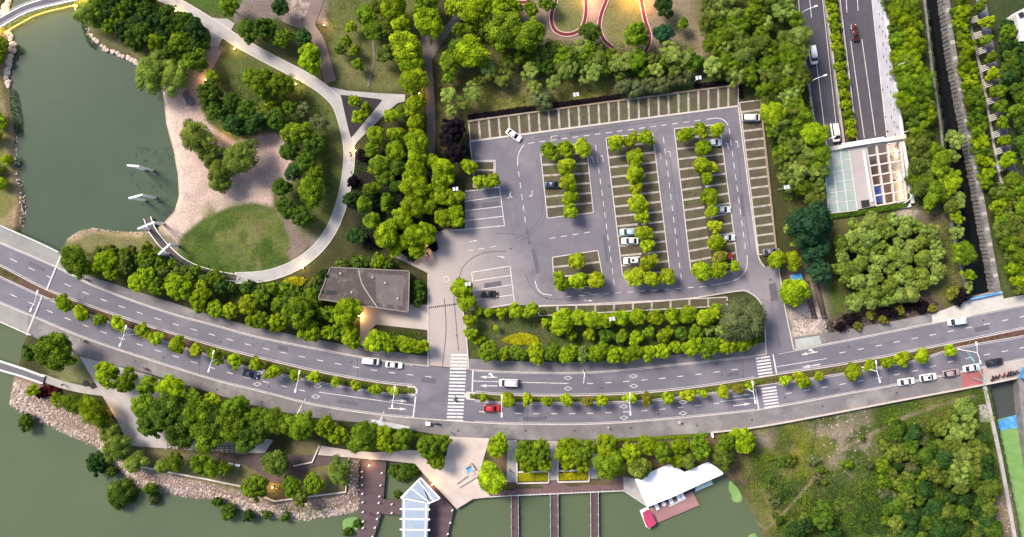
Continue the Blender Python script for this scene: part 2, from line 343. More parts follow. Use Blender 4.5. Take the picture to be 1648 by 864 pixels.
region([(255, 150), (280, 150), (300, 240), (305, 300), (288, 300), (268, 200)], (0.46, 0.37, 0.32), 3, 0.7, None, 0.8)
region(cat([(302, 372), (333, 349), (375, 332), (412, 327), (445, 340), (465, 380), (470, 415), (440, 440), (380, 448), (320, 430), (290, 405)], 5, True), LAWN, 0.8, 1, None, 0.45)
region([(330, 335), (460, 340), (465, 400), (400, 420), (310, 390)], (0.100, 0.112, 0.034), 3, 0.85, (6, 0.42, 31), 1)
region([(300, 380), (360, 350), (470, 400), (440, 440), (340, 435)], (0.034, 0.058, 0.014), 2, 0.7, (3, 0.56, 33), 1)
region([(300, 370), (420, 330), (470, 400), (400, 445)], (0.13, 0.115, 0.06), 1, 0.7, (2, 0.66, 34), 1)
region([(445, 342), (470, 350), (520, 378), (470, 425), (465, 385)], (0.15, 0.115, 0.10), 0.5, 1)
region([(108, 384), (149, 368), (243, 374), (262, 395), (240, 410), (120, 405)], (0.13, 0.12, 0.055), 1, 1)
region([(108, 384), (128, 371), (149, 366), (215, 373), (240, 375), (215, 379), (150, 374), (118, 390)], SAND, 0.6, 0.9)
region([(350, 80), (415, 105), (415, 140), (350, 140)], LAWN, 2, 0.9)
region([(470, 130), (550, 160), (555, 290), (530, 370), (490, 380), (520, 300), (530, 210)], (0.085, 0.10, 0.03), 1.5, 0.9)
region([(345, 85), (480, 118), (545, 170), (552, 290), (520, 370), (480, 370), (520, 300), (500, 200), (400, 160), (330, 140)], (0.070, 0.085, 0.026), 2, 0.9)
region([(-60, 40), (16, 60), (12, 128), (24, 215), (40, 329), (36, 367), (-60, 360)], SAND, 1.2, 0.9)
region([(-60, 110), (3, 110), (6, 200), (16, 260), (22, 330), (10, 355), (-60, 350)], (0.12, 0.12, 0.04), 1.2, 1)
region([(140, 30), (240, 60), (330, 60), (300, 150), (230, 95), (170, 75)], (0.14, 0.125, 0.06), 1.2, 0.9)
region([(150, 0), (330, 0), (345, 40), (300, 100), (200, 70)], WOOD, 3, 0.7)
region([(265, -60), (460, -60), (450, 40), (380, 30), (300, 5)], DARKL, 1.2, 1)
region([(395, -60), (530, -60), (525, 40), (455, 30), (400, 40), (380, 30)], (0.15, 0.12, 0.108), 0.6, 1)
region([(470, 2), (500, 0), (502, 28), (480, 35), (466, 25)], (0.34, 0.27, 0.23), 1, 0.9, (1.0, 0.5, 8))
region([(525, -60), (600, -60), (680, 0), (690, 145), (548, 140), (535, 80)], DRY, 1.2, 1)
region([(530, 90), (600, 100), (660, 140), (560, 135)], (0.12, 0.115, 0.05), 2, 0.8)
region([(700, 60), (1130, -60), (1140, 140), (720, 190)], (0.10, 0.09, 0.04), 3, 1)
region([(760, 120), (830, 90), (930, 110), (1000, 150), (990, 165), (760, 185)], (0.13, 0.13, 0.03), 2, 0.9, (6, 0.42, 9))
region([(780, 130), (830, 115), (870, 150), (800, 180)], (0.22, 0.18, 0.085), 2, 0.8, (4, 0.5, 19))
region([(840, -60), (1120, -60), (1115, 60), (1060, 90), (980, 75), (850, 60)], (0.19, 0.15, 0.11), 2, 0.9)
region([(890, -60), (945, -60), (942, 20), (930, 50), (895, 50), (888, 20)], (0.13, 0.13, 0.05), 0.6, 1)
region([(976, -60), (1035, -60), (1042, 40), (1030, 75), (985, 72), (966, 40)], (0.14, 0.13, 0.05), 0.6, 1)
region([(945, -60), (975, -60), (964, 20), (950, 40), (944, 25)], (0.42, 0.22, 0.17), 1, 1)
region([(1060, 20), (1140, 20), (1150, 90), (1120, 110), (1070, 90)], (0.15, 0.125, 0.075), 3, 0.9)
region([(1115, 50), (1145, 55), (1150, 80), (1128, 95), (1130, 130), (1120, 130)], (0.20, 0.14, 0.11), 1.5, 0.9)
region([(1000, 130), (1140, 110), (1190, 120), (1195, 150), (1000, 160)], DARKL, 2, 0.8)
region([(560, 235), (700, 250), (690, 410), (575, 395)], (0.018, 0.014, 0.016), 2, 1)  # near-black ground paints the shadowed gaps between the west wood crowns
region([(750, 500), (1225, 480), (1232, 560), (755, 580)], (0.055, 0.070, 0.022), 2, 1)
region([(785, 520), (880, 520), (890, 570), (790, 565)], (0.085, 0.080, 0.045), 2, 0.8)
region([(1260, 420), (1330, 440), (1345, 530), (1275, 540)], (0.17, 0.135, 0.10), 2, 1)
region([(1268, 500), (1320, 495), (1330, 535), (1280, 545)], (0.44, 0.37, 0.33), 1.5, 1)
region([(1325, 440), (1400, 500), (1390, 510), (1340, 515)], LAWN, 2, 0.9)
region([(1340, 345), (1530, 340), (1555, 480), (1500, 500), (1360, 500)], (0.095, 0.090, 0.035), 2, 0.9)
region([(1352, 400), (1385, 355), (1470, 355), (1510, 400), (1500, 465), (1400, 492), (1360, 470)], (0.022, 0.022, 0.010), 2, 1)  # shade between the grove's crowns, painted into the ground colour
region([(1325, 520), (1400, 498), (1500, 468), (1514, 497), (1430, 524), (1325, 543)], (0.085, 0.060, 0.052), 1.5, 1)
region([(1420, 330), (1530, 300), (1535, 360), (1440, 350)], (0.13, 0.105, 0.07), 2, 0.8, (5, 0.45, 40))
region([(1440, 335), (1475, 340), (1470, 355), (1448, 352)], (0.34, 0.31, 0.29), 1, 0.8)
region([(1590, -60), (1730, -60), (1730, 380), (1600, 300)], (0.032, 0.046, 0.018), 3, 1)
region([(1600, 380), (1730, 380), (1730, 480), (1616, 470)], (0.065, 0.085, 0.025), 2, 1)
region([(1180, 690), (1600, 600), (1640, 880), (1230, 900)], (0.038, 0.058, 0.014), 3, 1)
region([(1180, 690), (1600, 600), (1640, 880), (1230, 900)], (0.085, 0.080, 0.032), 3, 0.8, (7, 0.55, 60), 1)
region([(1300, 680), (1400, 660), (1400, 740), (1340, 760), (1290, 720)], (0.19, 0.155, 0.12), 4, 0.95, (4, 0.42, 61), 1)
region([(1190, 720), (1330, 760), (1300, 850), (1230, 860)], (0.15, 0.125, 0.05), 4, 0.85, (5, 0.52, 68), 1)
region([(1220, 690), (1310, 680), (1330, 720), (1290, 770), (1230, 770)], (0.17, 0.15, 0.03), 5, 0.8, (6, 0.55, 62), 1)
region([(1215, 700), (1245, 695), (1240, 720), (1220, 720)], (0.2, 0.16, 0.14), 2, 0.8)
region(ribbon(cat([(1215, 840), (1235, 850), (1270, 815), (1300, 780), (1335, 740), (1370, 715), (1440, 680), (1500, 655), (1570, 637)], 5), 2.4), (0.20, 0.16, 0.11), 0.6, 0.9, None, 0.3)
region([(1580, 790), (1625, 785), (1635, 870), (1590, 870)], (0.17, 0.125, 0.09), 2, 0.9)
region([(1160, 760), (1180, 765), (1230, 864), (1240, 920), (1222, 915), (1190, 790)], (0.13, 0.11, 0.07), 1, 0.8)
region([(0, 600), (60, 612), (120, 655), (215, 725), (270, 760), (390, 785), (440, 808), (560, 794), (562, 738), (585, 738), (580, 825), (480, 842), (380, 820), (215, 790), (100, 700), (14, 655)], (0.20, 0.14, 0.11), 0.8, 1, None, 0.3)
region([(440, 815), (540, 815), (520, 838), (440, 840)], (0.10, 0.10, 0.04), 1.5, 0.9, (3, 0.45, 70))
region([(70, 560), (130, 575), (160, 625), (75, 605)], (0.13, 0.135, 0.06), 0.8, 1)
region([(208, 718), (430, 730), (500, 740), (560, 740), (555, 790), (440, 806), (270, 758), (226, 750)], (0.125, 0.11, 0.055), 0.8, 1)
region([(470, 705), (515, 715), (505, 740), (470, 748)], (0.11, 0.095, 0.05), 0.8, 1)
region([(786, 705), (1210, 695), (1215, 780), (790, 780)], (0.12, 0.085, 0.05), 1.0, 0.9)
region([(822, 740), (1010, 740), (1010, 765), (822, 765)], (0.055, 0.05, 0.03), 1.0, 0.9)
C *= (0.82 + 0.36 * fbm(GX, GY, 2.2, 77))[..., None]
nxg, nyg = len(gx), len(gy); nv = nxg * nyg
me = bpy.data.meshes.new('ground')
idx = np.arange(nv).reshape(nyg, nxg)
Q = np.stack([idx[:-1, :-1], idx[:-1, 1:], idx[1:, 1:], idx[1:, :-1]], -1).reshape(-1, 4)
me.vertices.add(nv); me.vertices.foreach_set('co', np.stack([GX, GY, HT], -1).ravel())
me.loops.add(Q.size); me.loops.foreach_set('vertex_index', Q.ravel().astype(np.int32))
me.polygons.add(len(Q)); me.polygons.foreach_set('loop_start', np.arange(0, Q.size, 4, dtype=np.int32))
me.update(); me.validate()
ca = me.color_attributes.new('soil', 'FLOAT_COLOR', 'POINT'); ca.data.foreach_set('color', np.concatenate([C, np.ones(GX.shape + (1,))], -1).ravel().astype(np.float32))
m, n, l, b = new_mat('ground_soil_and_grass'); at = n.new('ShaderNodeAttribute'); at.attribute_name = 'soil'; tc = n.new('ShaderNodeTexCoord')
t1 = noise(n, l, 2.2, 5, 0.75, tc.outputs['Object']); g1 = n.new('ShaderNodeMapRange'); l.new(t1.outputs[0], g1.inputs[0])
g1.inputs[1].default_value = 0.3; g1.inputs[2].default_value = 0.7; g1.inputs[3].default_value = 0.62; g1.inputs[4].default_value = 1.4
x = n.new('ShaderNodeVectorMath'); x.operation = 'SCALE'; l.new(at.outputs['Color'], x.inputs[0]); l.new(g1.outputs[0], x.inputs[3]); l.new(x.outputs[0], b.inputs['Base Color'])
b.inputs['Roughness'].default_value = 0.95; b.inputs['Specular IOR Level'].default_value = 0.1
tb = noise(n, l, 3.0, 4, 0.7, tc.outputs['Object']); bp = n.new('ShaderNodeBump'); bp.inputs['Strength'].default_value = 0.5; bp.inputs['Distance'].default_value = 0.3
l.new(tb.outputs[0], bp.inputs['Height']); l.new(bp.outputs[0], b.inputs['Normal']); me.materials.append(m)
ground = link('ground', me, None, 'structure'); me.polygons.foreach_set('use_smooth', [True] * len(me.polygons))

struct('pond_water', MB().poly(WP([(-400, -80), (300, -80), (300, 410), (100, 458), (-400, 458)], WZ), WZ), M_pond)
struct('lake_water', MB().poly(WP([(-400, 458), (100, 458), (100, 600), (700, 700), (1260, 730), (1280, 1050), (-400, 1050)], WZ), WZ), M_lake)
struct('canal_water', MB().poly(WP([(1470, -120), (1552, 490), (1612, 490), (1590, 380), (1530, -120)], CZ), CZ), M_canal)
struct('lower_canal_water', MB().poly(WP([(1580, 600), (1602, 676), (1655, 660), (1740, 640), (1740, 580)], -2.5), -2.5), M_canal2)
dk = struct('duckweed_canal_water', MB().poly(WP([(1601, 676), (1630, 850), (1650, 950), (1740, 950), (1740, 640)], -2.5), -2.5), M_lily)

# ------------------------------------------------------------------ main road: edges as y(x) in photo pixels
def edge(pts):
    d = cat(pts, 8); xs = np.array([p[0] for p in d]); ys = np.array([p[1] for p in d])
    return lambda x: float(np.interp(x, xs, ys))
E_NK = edge([(-80, 358), (0, 390), (91, 429), (158, 462), (264, 500), (347, 523), (417, 542), (528, 564), (618, 580), (691, 589), (761, 595), (860, 599), (959, 598), (1098, 585), (1233, 570), (1277, 563), (1367, 546), (1502, 519), (1648, 490), (1740, 470)])
E_MN = edge([(-80, 394), (0, 427), (83, 469), (222, 519), (347, 557), (420, 576), (514, 598), (604, 614), (667, 621), (752, 630), (820, 635), (924, 636), (1028, 632), (1132, 621), (1263, 600), (1367, 584), (1471, 564), (1648, 528), (1740, 508)])
E_MS = edge([(-80, 412), (0, 445), (87, 484), (222, 534), (347, 575), (410, 593), (514, 615), (604, 630), (667, 637), (752, 643), (820, 648), (924, 648), (1028, 645), (1132, 634), (1263, 615), (1367, 599), (1471, 580), (1537, 560), (1648, 540), (1740, 520)])
E_SK = edge([(-80, 452), (0, 487), (57, 511), (139, 545), (243, 580), (347, 612), (420, 630), (514, 653), (618, 668), (715, 676), (820, 682), (959, 682), (1098, 672), (1228, 658), (1367, 633), (1450, 618), (1648, 578), (1740, 558)])
E_SS = edge([(-80, 484), (0, 518), (52, 541), (128, 572), (243, 602), (347, 634), (420, 655), (514, 673), (601, 682), (660, 692), (722, 701), (787, 704), (820, 707), (959, 707), (1098, 699), (1146, 696), (1240, 684), (1436, 647), (1589, 618), (1740, 586)])
E_NS = edge([(-80, 328), (0, 363), (99, 409), (115, 433), (194, 460), (278, 487), (347, 509), (417, 527), (514, 547), (580, 558), (688, 573), (754, 577), (860, 582), (959, 581), (1098, 569), (1228, 551), (1275, 543), (1332, 535), (1436, 517), (1499, 504), (1648, 474), (1740, 454)])
def eline(E, x0, x1, step=12):
    n_ = max(2, int((x1 - x0) / step)); return [(x0 + (x1 - x0) * i / n_, E(x0 + (x1 - x0) * i / n_)) for i in range(n_ + 1)]
def between(E1, E2, x0, x1): return WP(eline(E1, x0, x1) + eline(E2, x0, x1)[::-1])
road = struct('road', MB().prism(between(E_NK, E_SK, -80, 1740), -0.5, 0.03), M_asphalt)
sw_n = struct('sidewalk', MB().prism(between(E_NS, E_NK, 99, 691), -0.4, 0.15).prism(between(E_NS, E_NK, 754, 1232), -0.4, 0.15).prism(between(E_NS, E_NK, 1277, 1560), -0.4, 0.15), M_walk)
sw_s = struct('sidewalk', MB().prism(between(E_SK, E_SS, 45, 1548), -0.4, 0.15), M_walk)
sw_e = struct('sidewalk', MB().prism(between(E_SK, E_SS, 1582, 1740), -0.4, 0.152), mat('beige_paving', (0.36, 0.31, 0.28), None, 0.3, 0.9))
struct('red_sidewalk', MB().prism(between(E_SK, E_SS, 1548, 1582), -0.4, 0.154), M_redpave)
struct('bridge_sidewalk', MB().prism(between(E_NS, E_NK, -80, 99), -0.7, 0.16).prism(between(E_SK, E_SS, -80, 45), -0.7, 0.16), M_walk_grey)
struct('bridge_apron', MB().prism(between(E_NS, E_NK, 1560, 1740), -0.4, 0.155).prism(WP([(1499, 506), (1561, 482), (1561, 510), (1500, 521)]), -0.4, 0.16).prism(WP([(1561, 484), (1613, 472), (1617, 492), (1561, 505)]), -0.4, 0.165),
       mat('apron_concrete', (0.44, 0.41, 0.38), None, 0.25, 0.9))
for E, sg, segs in ((E_NK, 1, [(-80, 691), (756, 1234), (1277, 1740)]), (E_SK, -1, [(-80, 1740)])):
    for a, b_ in segs:
        ln = WP(eline(E, a, b_)); k = MB().prism(ribbon(ln, 0.26), -0.1, 0.185).build('kerb', M_kerb, road)
# the median: kerbs and soil
for a, b_ in ((-80, 668), (752, 1740)):
    top, bot = eline(E_MN, a, b_), eline(E_MS, a, b_)
    if a < 0: cap = [(671.5, 625), (673, 629), (671.5, 633.5)]; outline = top + cap + bot[::-1]
    else: cap = [(748.5, 639.5), (747, 636.5), (748.5, 633)]; outline = top + bot[::-1] + cap
    md = struct('median', MB().prism(WP(outline), -0.3, 0.16), M_kerb)
    s1 = [(x, y + 1.4) for x, y in top if x < 667 or x > 754]; s2 = [(x, y - 1.4) for x, y in bot if x < 667 or x > 754]
    MB().prism(WP(s1 + s2[::-1]), -0.2, 0.2).build('soil_bed', M_soil, md)
def inset_edge(E, d): return lambda x: E(x) + d
# painted markings: each a thin sheet of its own on the road
def mark(pts, name='lane_dash', z=0.037, parent=None):
    return MB().poly(WP(pts), z).build(name, M_white, parent or road)
def dash(p, q, w=0.95, name='lane_dash', parent=None, z=0.037):
    return mark(ribbon([p, q], w), name, z, parent)
def mid(E1, E2, f=0.5): return lambda x: E1(x) * (1 - f) + E2(x) * f
LN, LS = mid(E_NK, E_MN, 0.5), mid(E_MS, E_SK, 0.5)
x = -70
while x < 1730:
    if x < 690 or 940 < x < 1205 or x > 1325: dash((x, LN(x)), (x + 10, LN(x + 10)), 1.1)
    if x < 505 or 745 < x < 1160 or x > 1255: dash((x, LS(x)), (x + 10, LS(x + 10)), 1.1)
    x += 29
for p, q in (((514, 631), (665, 652)), ((762, 613), (915, 617)), ((1250, 590), (1330, 577)), ((1160, 646), (1217, 640))): mark(ribbon([p, q], 1.0), 'lane_line')
for p, q in (((669, 638), (665, 671)), ((761, 596), (760, 630)), ((1215.5, 625), (1221, 658)), ((1244, 570), (1250, 602))): mark(ribbon([p, q], 2.2), 'stop_line')
for E, d in ((E_NK, 2.2), (E_MN, -2.0), (E_MS, 2.0), (E_SK, -2.2)):
    for a, b_ in ((-80, 664), (764, 1214), (1252, 1740)): mark(ribbon(eline(inset_edge(E, d), a, b_), 0.6), 'edge_line', 0.036)
for i in range(20):
    y = 571 + i * 5.55; x0 = 726 - (y - 571) * 0.067; mark([(x0, y - 1.4), (x0 + 26, y - 1.0), (x0 + 26, y + 1.8), (x0, y + 1.4)], 'crossing_stripe', 0.041)
for i in range(7):
    y = 577 + i * 5.0; x0 = 1216 + i * 0.8; mark([(x0, y - 1.4), (x0 + 23, y - 4.6), (x0 + 23, y - 1.9), (x0, y + 1.3)], 'crossing_stripe', 0.041)
for i in range(7):
    y = 626 + i * 5.0; x0 = 1225 + i * 0.8; mark([(x0, y - 1.4), (x0 + 24, y - 4.6), (x0 + 24, y - 1.9), (x0, y + 1.3)], 'crossing_stripe', 0.041)
def arrow(x, y, L, ang, turn=0, w=1.2, parent=None, name='lane_arrow', z=0.038):
    a = math.radians(ang); ca, sa = math.cos(a), math.sin(a); k = L / 30.0
    T = lambda u, v: (x + u * ca - v * sa, y + u * sa + v * ca)
    pts = [T(0, -w / 2), T(L * 0.62, -w / 2), T(L * 0.62, -w * 1.6), T(L, 0), T(L * 0.62, w * 1.6), T(L * 0.62, w / 2), T(0, w / 2)]
    if turn == 2: pts = [T(0, -w / 2), T(L * 0.7, -w / 2), T(L * 0.7 + w, -w / 2), T(L * 0.7 + w, w * 2.0), T(L * 0.7 + w * 2, w * 2.0), T(L * 0.7 + w / 2, w * 4.5), T(L * 0.7 - w, w * 2.0), T(L * 0.7, w * 2.0), T(L * 0.7, w / 2), T(0, w / 2)]
    if turn == -2: pts = [T(0, w / 2), T(L * 0.7, w / 2), T(L * 0.7 + w, w / 2), T(L * 0.7 + w, -w * 2.0), T(L * 0.7 + w * 2, -w * 2.0), T(L * 0.7 + w / 2, -w * 4.5), T(L * 0.7 - w, -w * 2.0), T(L * 0.7, -w * 2.0), T(L * 0.7, -w / 2), T(0, -w / 2)]
    mark(pts, name, z, parent)
    if turn in (1, -1):
        s_ = turn; mark([T(L * .15, s_ * w * .5), T(L * .3, s_ * w * .5), T(L * .42, s_ * w * 2.6), T(L * .55, s_ * w * 2.2), T(L * .42, s_ * w * 4.6), T(L * .2, s_ * w * 3.4), T(L * .32, s_ * w * 3.0)], name, z, parent)
for a in ((627, 644, 29, 3, 0), (625, 657, 30, 3, 0), (800, 607, 28, 181, 1), (800, 621, 28, 181, 0), (1316, 566, 28, 170, 1), (1320, 586, 30, 170, 0), (1180, 638, 28, -8, 0), (1180, 653, 29, -8, 0)): arrow(*a, w=1.5)
for x, y in ((511, 621), (508, 638), (414, 618), (417, 600), (914, 608), (914, 625), (1019, 605), (1020, 621), (1004, 654), (1004, 672), (1099, 647), (1099, 665)):
    for p, q in (((-6.5, 0), (0, -3)), ((0, -3), (6.5, 0)), ((6.5, 0), (0, 3)), ((0, 3), (-6.5, 0))): dash((x + p[0], y + p[1]), (x + q[0], y + q[1]), 0.9, 'diamond_mark', None, 0.038)
for p, q in (((99, 409), (75, 468)), ((66, 482), (43, 539)), ((71, 469), (66, 482))):
    MB().prism(WP(ribbon([p, q], 2.6)), 0.0, 0.19).build('expansion_joint', M_rail, road)

# repairs, covers and seams in the surface
PR = random.Random(5)
M_patch = [mat('repair_patch_dark', (0.098, 0.094, 0.112), None, 0.8, 0.9), mat('repair_patch_pale', (0.150, 0.143, 0.160), None, 0.8, 0.9)]
def patch(x, y, w_, h_, ang, parent, z, k=0):
    c, s = math.cos(ang), math.sin(ang); q = [(x + u * c - v * s, y + u * s + v * c) for u, v in ((-w_, -h_), (w_, -h_), (w_, h_), (-w_, h_))]
    MB().poly(WP(q), z).build('repair_patch', M_patch[k], parent)
for x, E, f, w_, h_, k in ((60, LN, -8, 14, 3, 0), (300, LN, 7, 20, 2.5, 1), (455, LN, -7, 9, 4, 0), (560, LS, 6, 16, 3, 0), (250, LS, -6, 12, 3, 1), (860, LS, 8, 18, 3, 0), (980, LN, -8, 10, 4, 1), (1090, LS, -6, 22, 2.2, 0), (1180, LN, 7, 9, 3, 0), (1420, LN, -7, 24, 2.5, 1), (1340, LS, 8, 12, 3, 0), (1580, LN, 6, 12, 4, 0), (700, LS, -4, 10, 5, 1), (690, LN, 6, 12, 4, 0)):
    sl = (E(x + 5) - E(x - 5)) / 10; patch(x, E(x) + f, w_, h_, math.atan(sl), road, 0.0335, k)
for x in (322, 1000, 1195, 575, 850, 1430): MB().poly(WP(ribbon([(x, E_NK(x) + 1), (x + 1, E_MN(x) - 1)] if x % 2 else [(x, E_MS(x) + 1), (x - 1, E_SK(x) - 1)], 0.5)), 0.0342).build('seam', M_dark, road)
def cover(x, y, r, parent, z): MB().poly(WP([(x + r * math.cos(t), y + r * math.sin(t)) for t in np.linspace(0, 6.283, 13)[:-1]]), z).build('manhole_cover', M_darkmetal, parent)
for i in range(16):
    x = 40 + i * 103 + PR.uniform(-20, 20); E = LN if i % 2 else LS; cover(x, E(x) + PR.choice((-7, 6, 8)), 1.6, road, 0.0355)
for i in range(14):
    x = 130 + i * 100 + PR.uniform(-20, 20); cover(x, mid(E_SK, E_SS)(x) + PR.uniform(-4, 4), 1.7, sw_s, 0.156)
# ------------------------------------------------------------------ parking lot
LOT = [(756, 228), (1188, 171), (1203, 290), (1219, 408), (1230, 429), (1252, 427), (1264, 500), (1277, 564), (1233, 571), (1229, 500), (1222, 484), (1212, 474), (1195, 468), (1105, 480), (983, 489), (867, 491), (828, 491), (766, 499), (745, 500), (740, 440), (720, 425),
       (690, 425), (688, 378), (720, 368), (748, 368), (748, 305), (797, 303), (797, 258), (760, 258)]
lot = struct('parking_lot', MB().prism(WP(LOT), -0.4, 0.025), M_lot)
DRV = [(632, 412), (660, 375), (690, 374), (748, 369), (800, 372), (775, 400), (760, 430), (742, 440), (736, 481), (747, 509), (752, 558), (754, 594), (691, 588), (688, 505), (690, 440)]
drive = struct('driveway', MB().prism(WP(DRV), -0.4, 0.034), M_lot)
struct('forecourt', MB().prism(WP([(580, 490), (688, 490), (688, 531), (605, 522), (596, 532), (592, 556), (579, 556)]), -0.4, 0.028), mat('forecourt_paving', (0.40, 0.345, 0.31), (0.34, 0.29, 0.265), 0.2, 0.9, c3=(0.28, 0.25, 0.235), s3=0.08, f3=0.6))
for ln in (WP([(689, 440), (689, 589)]), WP(cat([(736, 481), (747, 509), (752, 558), (754, 594)])), WP(cat([(1229, 500), (1231, 530), (1233, 570)])), WP([(1253, 430), (1264, 500), (1277, 562)]),
           WP(cat([(867, 491.5), (983, 489.5), (1105, 480.5), (1190, 468), (1208, 472), (1222, 484), (1229, 500)])), WP([(756, 228), (1188, 171)]), WP([(1188, 171), (1203, 290), (1219, 408), (1223, 420), (1230, 429)]), WP([(756, 228), (760, 258), (797, 258), (797, 303)])):
    MB().prism(ribbon(ln, 0.3), -0.1, 0.16).build('kerb', M_kerb, lot)
def lerp(a, b_, t): return (a[0] + (b_[0] - a[0]) * t, a[1] + (b_[1] - a[1]) * t)
def stalls(name, TL, TR, BR, BL, n_, horiz, outline=True, z=0.05, skip=()):
    o = struct(name, MB().prism(WP([TL, TR, BR, BL]), -0.2, z), M_paver)
    for i in range(1, n_):
        t = i / n_
        if i in skip: continue
        p, q = (lerp(TL, BL, t), lerp(TR, BR, t)) if horiz else (lerp(TL, TR, t), lerp(BL, BR, t))
        MB().prism(WP(ribbon([p, lerp(p, q, 0.5), q], 3.2)), 0, z + 0.012).build('stall_divider', M_stallline, o)
    if outline:
        for p, q in ((TL, TR), (TR, BR), (BR, BL), (BL, TL)): MB().prism(ribbon(WP([p, q]), 0.26), 0, z + 0.10).build('kerb', M_kerb, o)
    return o
stalls('north_stall_row', (754, 194), (1188, 137), (1188, 170), (757, 226.5), 27, False)
stalls('east_stall_row', (1190, 165), (1224, 161), (1250, 406), (1221, 410), 16, True)
stalls('stall_island', (870, 248), (945, 247), (955, 342), (881, 351), 6, True)
stalls('stall_island', (975, 222), (1050, 213), (1078, 436), (1002, 443), 14, True)
stalls('stall_island', (1085, 207), (1158, 200), (1187, 422), (1112, 437), 14, True)
stalls('stall_island', (889, 414), (962, 403), (969, 440), (891, 446), 2, True)
stalls('south_stall_row', (867, 493), (1170, 478), (1170, 492), (867, 508), 10, False)
stalls('west_stall_row', (762, 260), (795, 260), (795, 301), (762, 301), 3, True)
M_islsoil = mat('island_soil', (0.055, 0.040, 0.030), (0.040, 0.034, 0.022), 0.7, 0.95, 0.3, 5)
for p, q in (((913, 255), (918, 350)), ((1012, 235), (1040, 440)), ((1121, 222), (1150, 430))):
    s = struct('tree_strip', MB().prism(WP(ribbon([p, q], 6)), 0, 0.09), M_islsoil)
for pl in ([(876, 236), (940, 231), (944, 247), (872, 249)], [(892, 445), (969, 440), (968, 460), (898, 463)], [(1003, 444), (1078, 437), (1079, 452), (1012, 457)], [(1113, 437), (1187, 423), (1187, 434), (1121, 447)]):
    ts = struct('tree_strip', MB().prism(WP(pl), 0, 0.10), M_islsoil)
    for i in range(4): MB().prism(ribbon(WP([pl[i - 1], pl[i]]), 0.24), 0, 0.17).build('kerb', M_kerb, ts)
def ldash(p, q, n_, L=9.5, w=0.95):
    for i in range(n_):
        c = lerp(p, q, i / max(1, n_ - 1)); d = Vector((q[0] - p[0], q[1] - p[1])).normalized() * L / 2
        dash((c[0] - d.x, c[1] - d.y), (c[0] + d.x, c[1] + d.y), w, 'lane_dash', lot, 0.04)
ldash((959, 238), (988, 454), 13); ldash((1068, 225), (1096, 445), 13); ldash((1174, 211), (1199, 396), 11); ldash((835, 280), (845, 353), 5)
ldash((855, 230), (1122, 194), 16); ldash((917, 477), (1131, 461), 12); ldash((889, 383), (945, 374), 4); ldash((757, 403), (793, 397), 3)
for pl in ([(833, 267), (834, 250), (838, 240), (843, 233)], [(1137, 192), (1155, 190), (1166, 194), (1172, 202)], [(861, 452), (865, 464), (873, 472), (888, 475)], [(1202, 410), (1202, 428), (1195, 442), (1180, 452), (1145, 459)]):
    mark(ribbon(cat(pl), 1.1), 'lane_line', 0.04, lot)
for x, y, L, a, t in ((897, 218, 14, 172, -2), (955, 262, 13, -97, -2), (971, 260, 13, -97, -2), (1064, 256, 13, -97, -2), (1079, 253, 13, -97, -2), (1172, 240, 13, -97, -2), (1188, 237, 13, -97, -2), (940, 471, 12, -3, 2), (940, 484, 14, -1, 0),
                      (1150, 449, 13, -12, 2), (857, 306, 13, 97, 2), (821, 310, 12, 97, 2), (755, 389, 14, -10, 0), (800, 412, 13, 10, 0), (822, 308, 12, 95, -2)): arrow(x, y, L, a, t, 0.9, lot, 'lot_arrow', 0.042)
for p, q in (((748, 308), (804, 301)), ((748, 324), (806, 316)), ((748, 339), (808, 332)), ((748, 355), (810, 348)), ((725, 371), (812, 363)), ((804, 301), (812, 363)),
             ((759, 438), (821, 428)), ((762, 452), (823, 443)), ((763, 467), (825, 458)), ((765, 483), (827, 474)), ((766, 499), (828, 488)), ((759, 438), (766, 499)), ((821, 428), (828, 488))):
    mark(ribbon([p, q], 1.1), 'stall_line', 0.041, lot)
for i in range(16):
    t = i / 15; p = lerp((688, 495.5), (736, 489), t); mark([(p[0] - 1, p[1] - 1.2), (p[0] + 1, p[1] - 1.4), (p[0] + 1, p[1] + 1.2), (p[0] - 1, p[1] + 1.4)], 'speed_bump_stripe', 0.05, drive).data.materials[0] = M_dark
for x, y, r in ((718, 449, 4.5),):
    mark(ribbon([(x + r * math.cos(t), y + r * math.sin(t)) for t in np.linspace(0, 6.28, 20)], 0.8), 'manhole_ring', 0.042, drive)

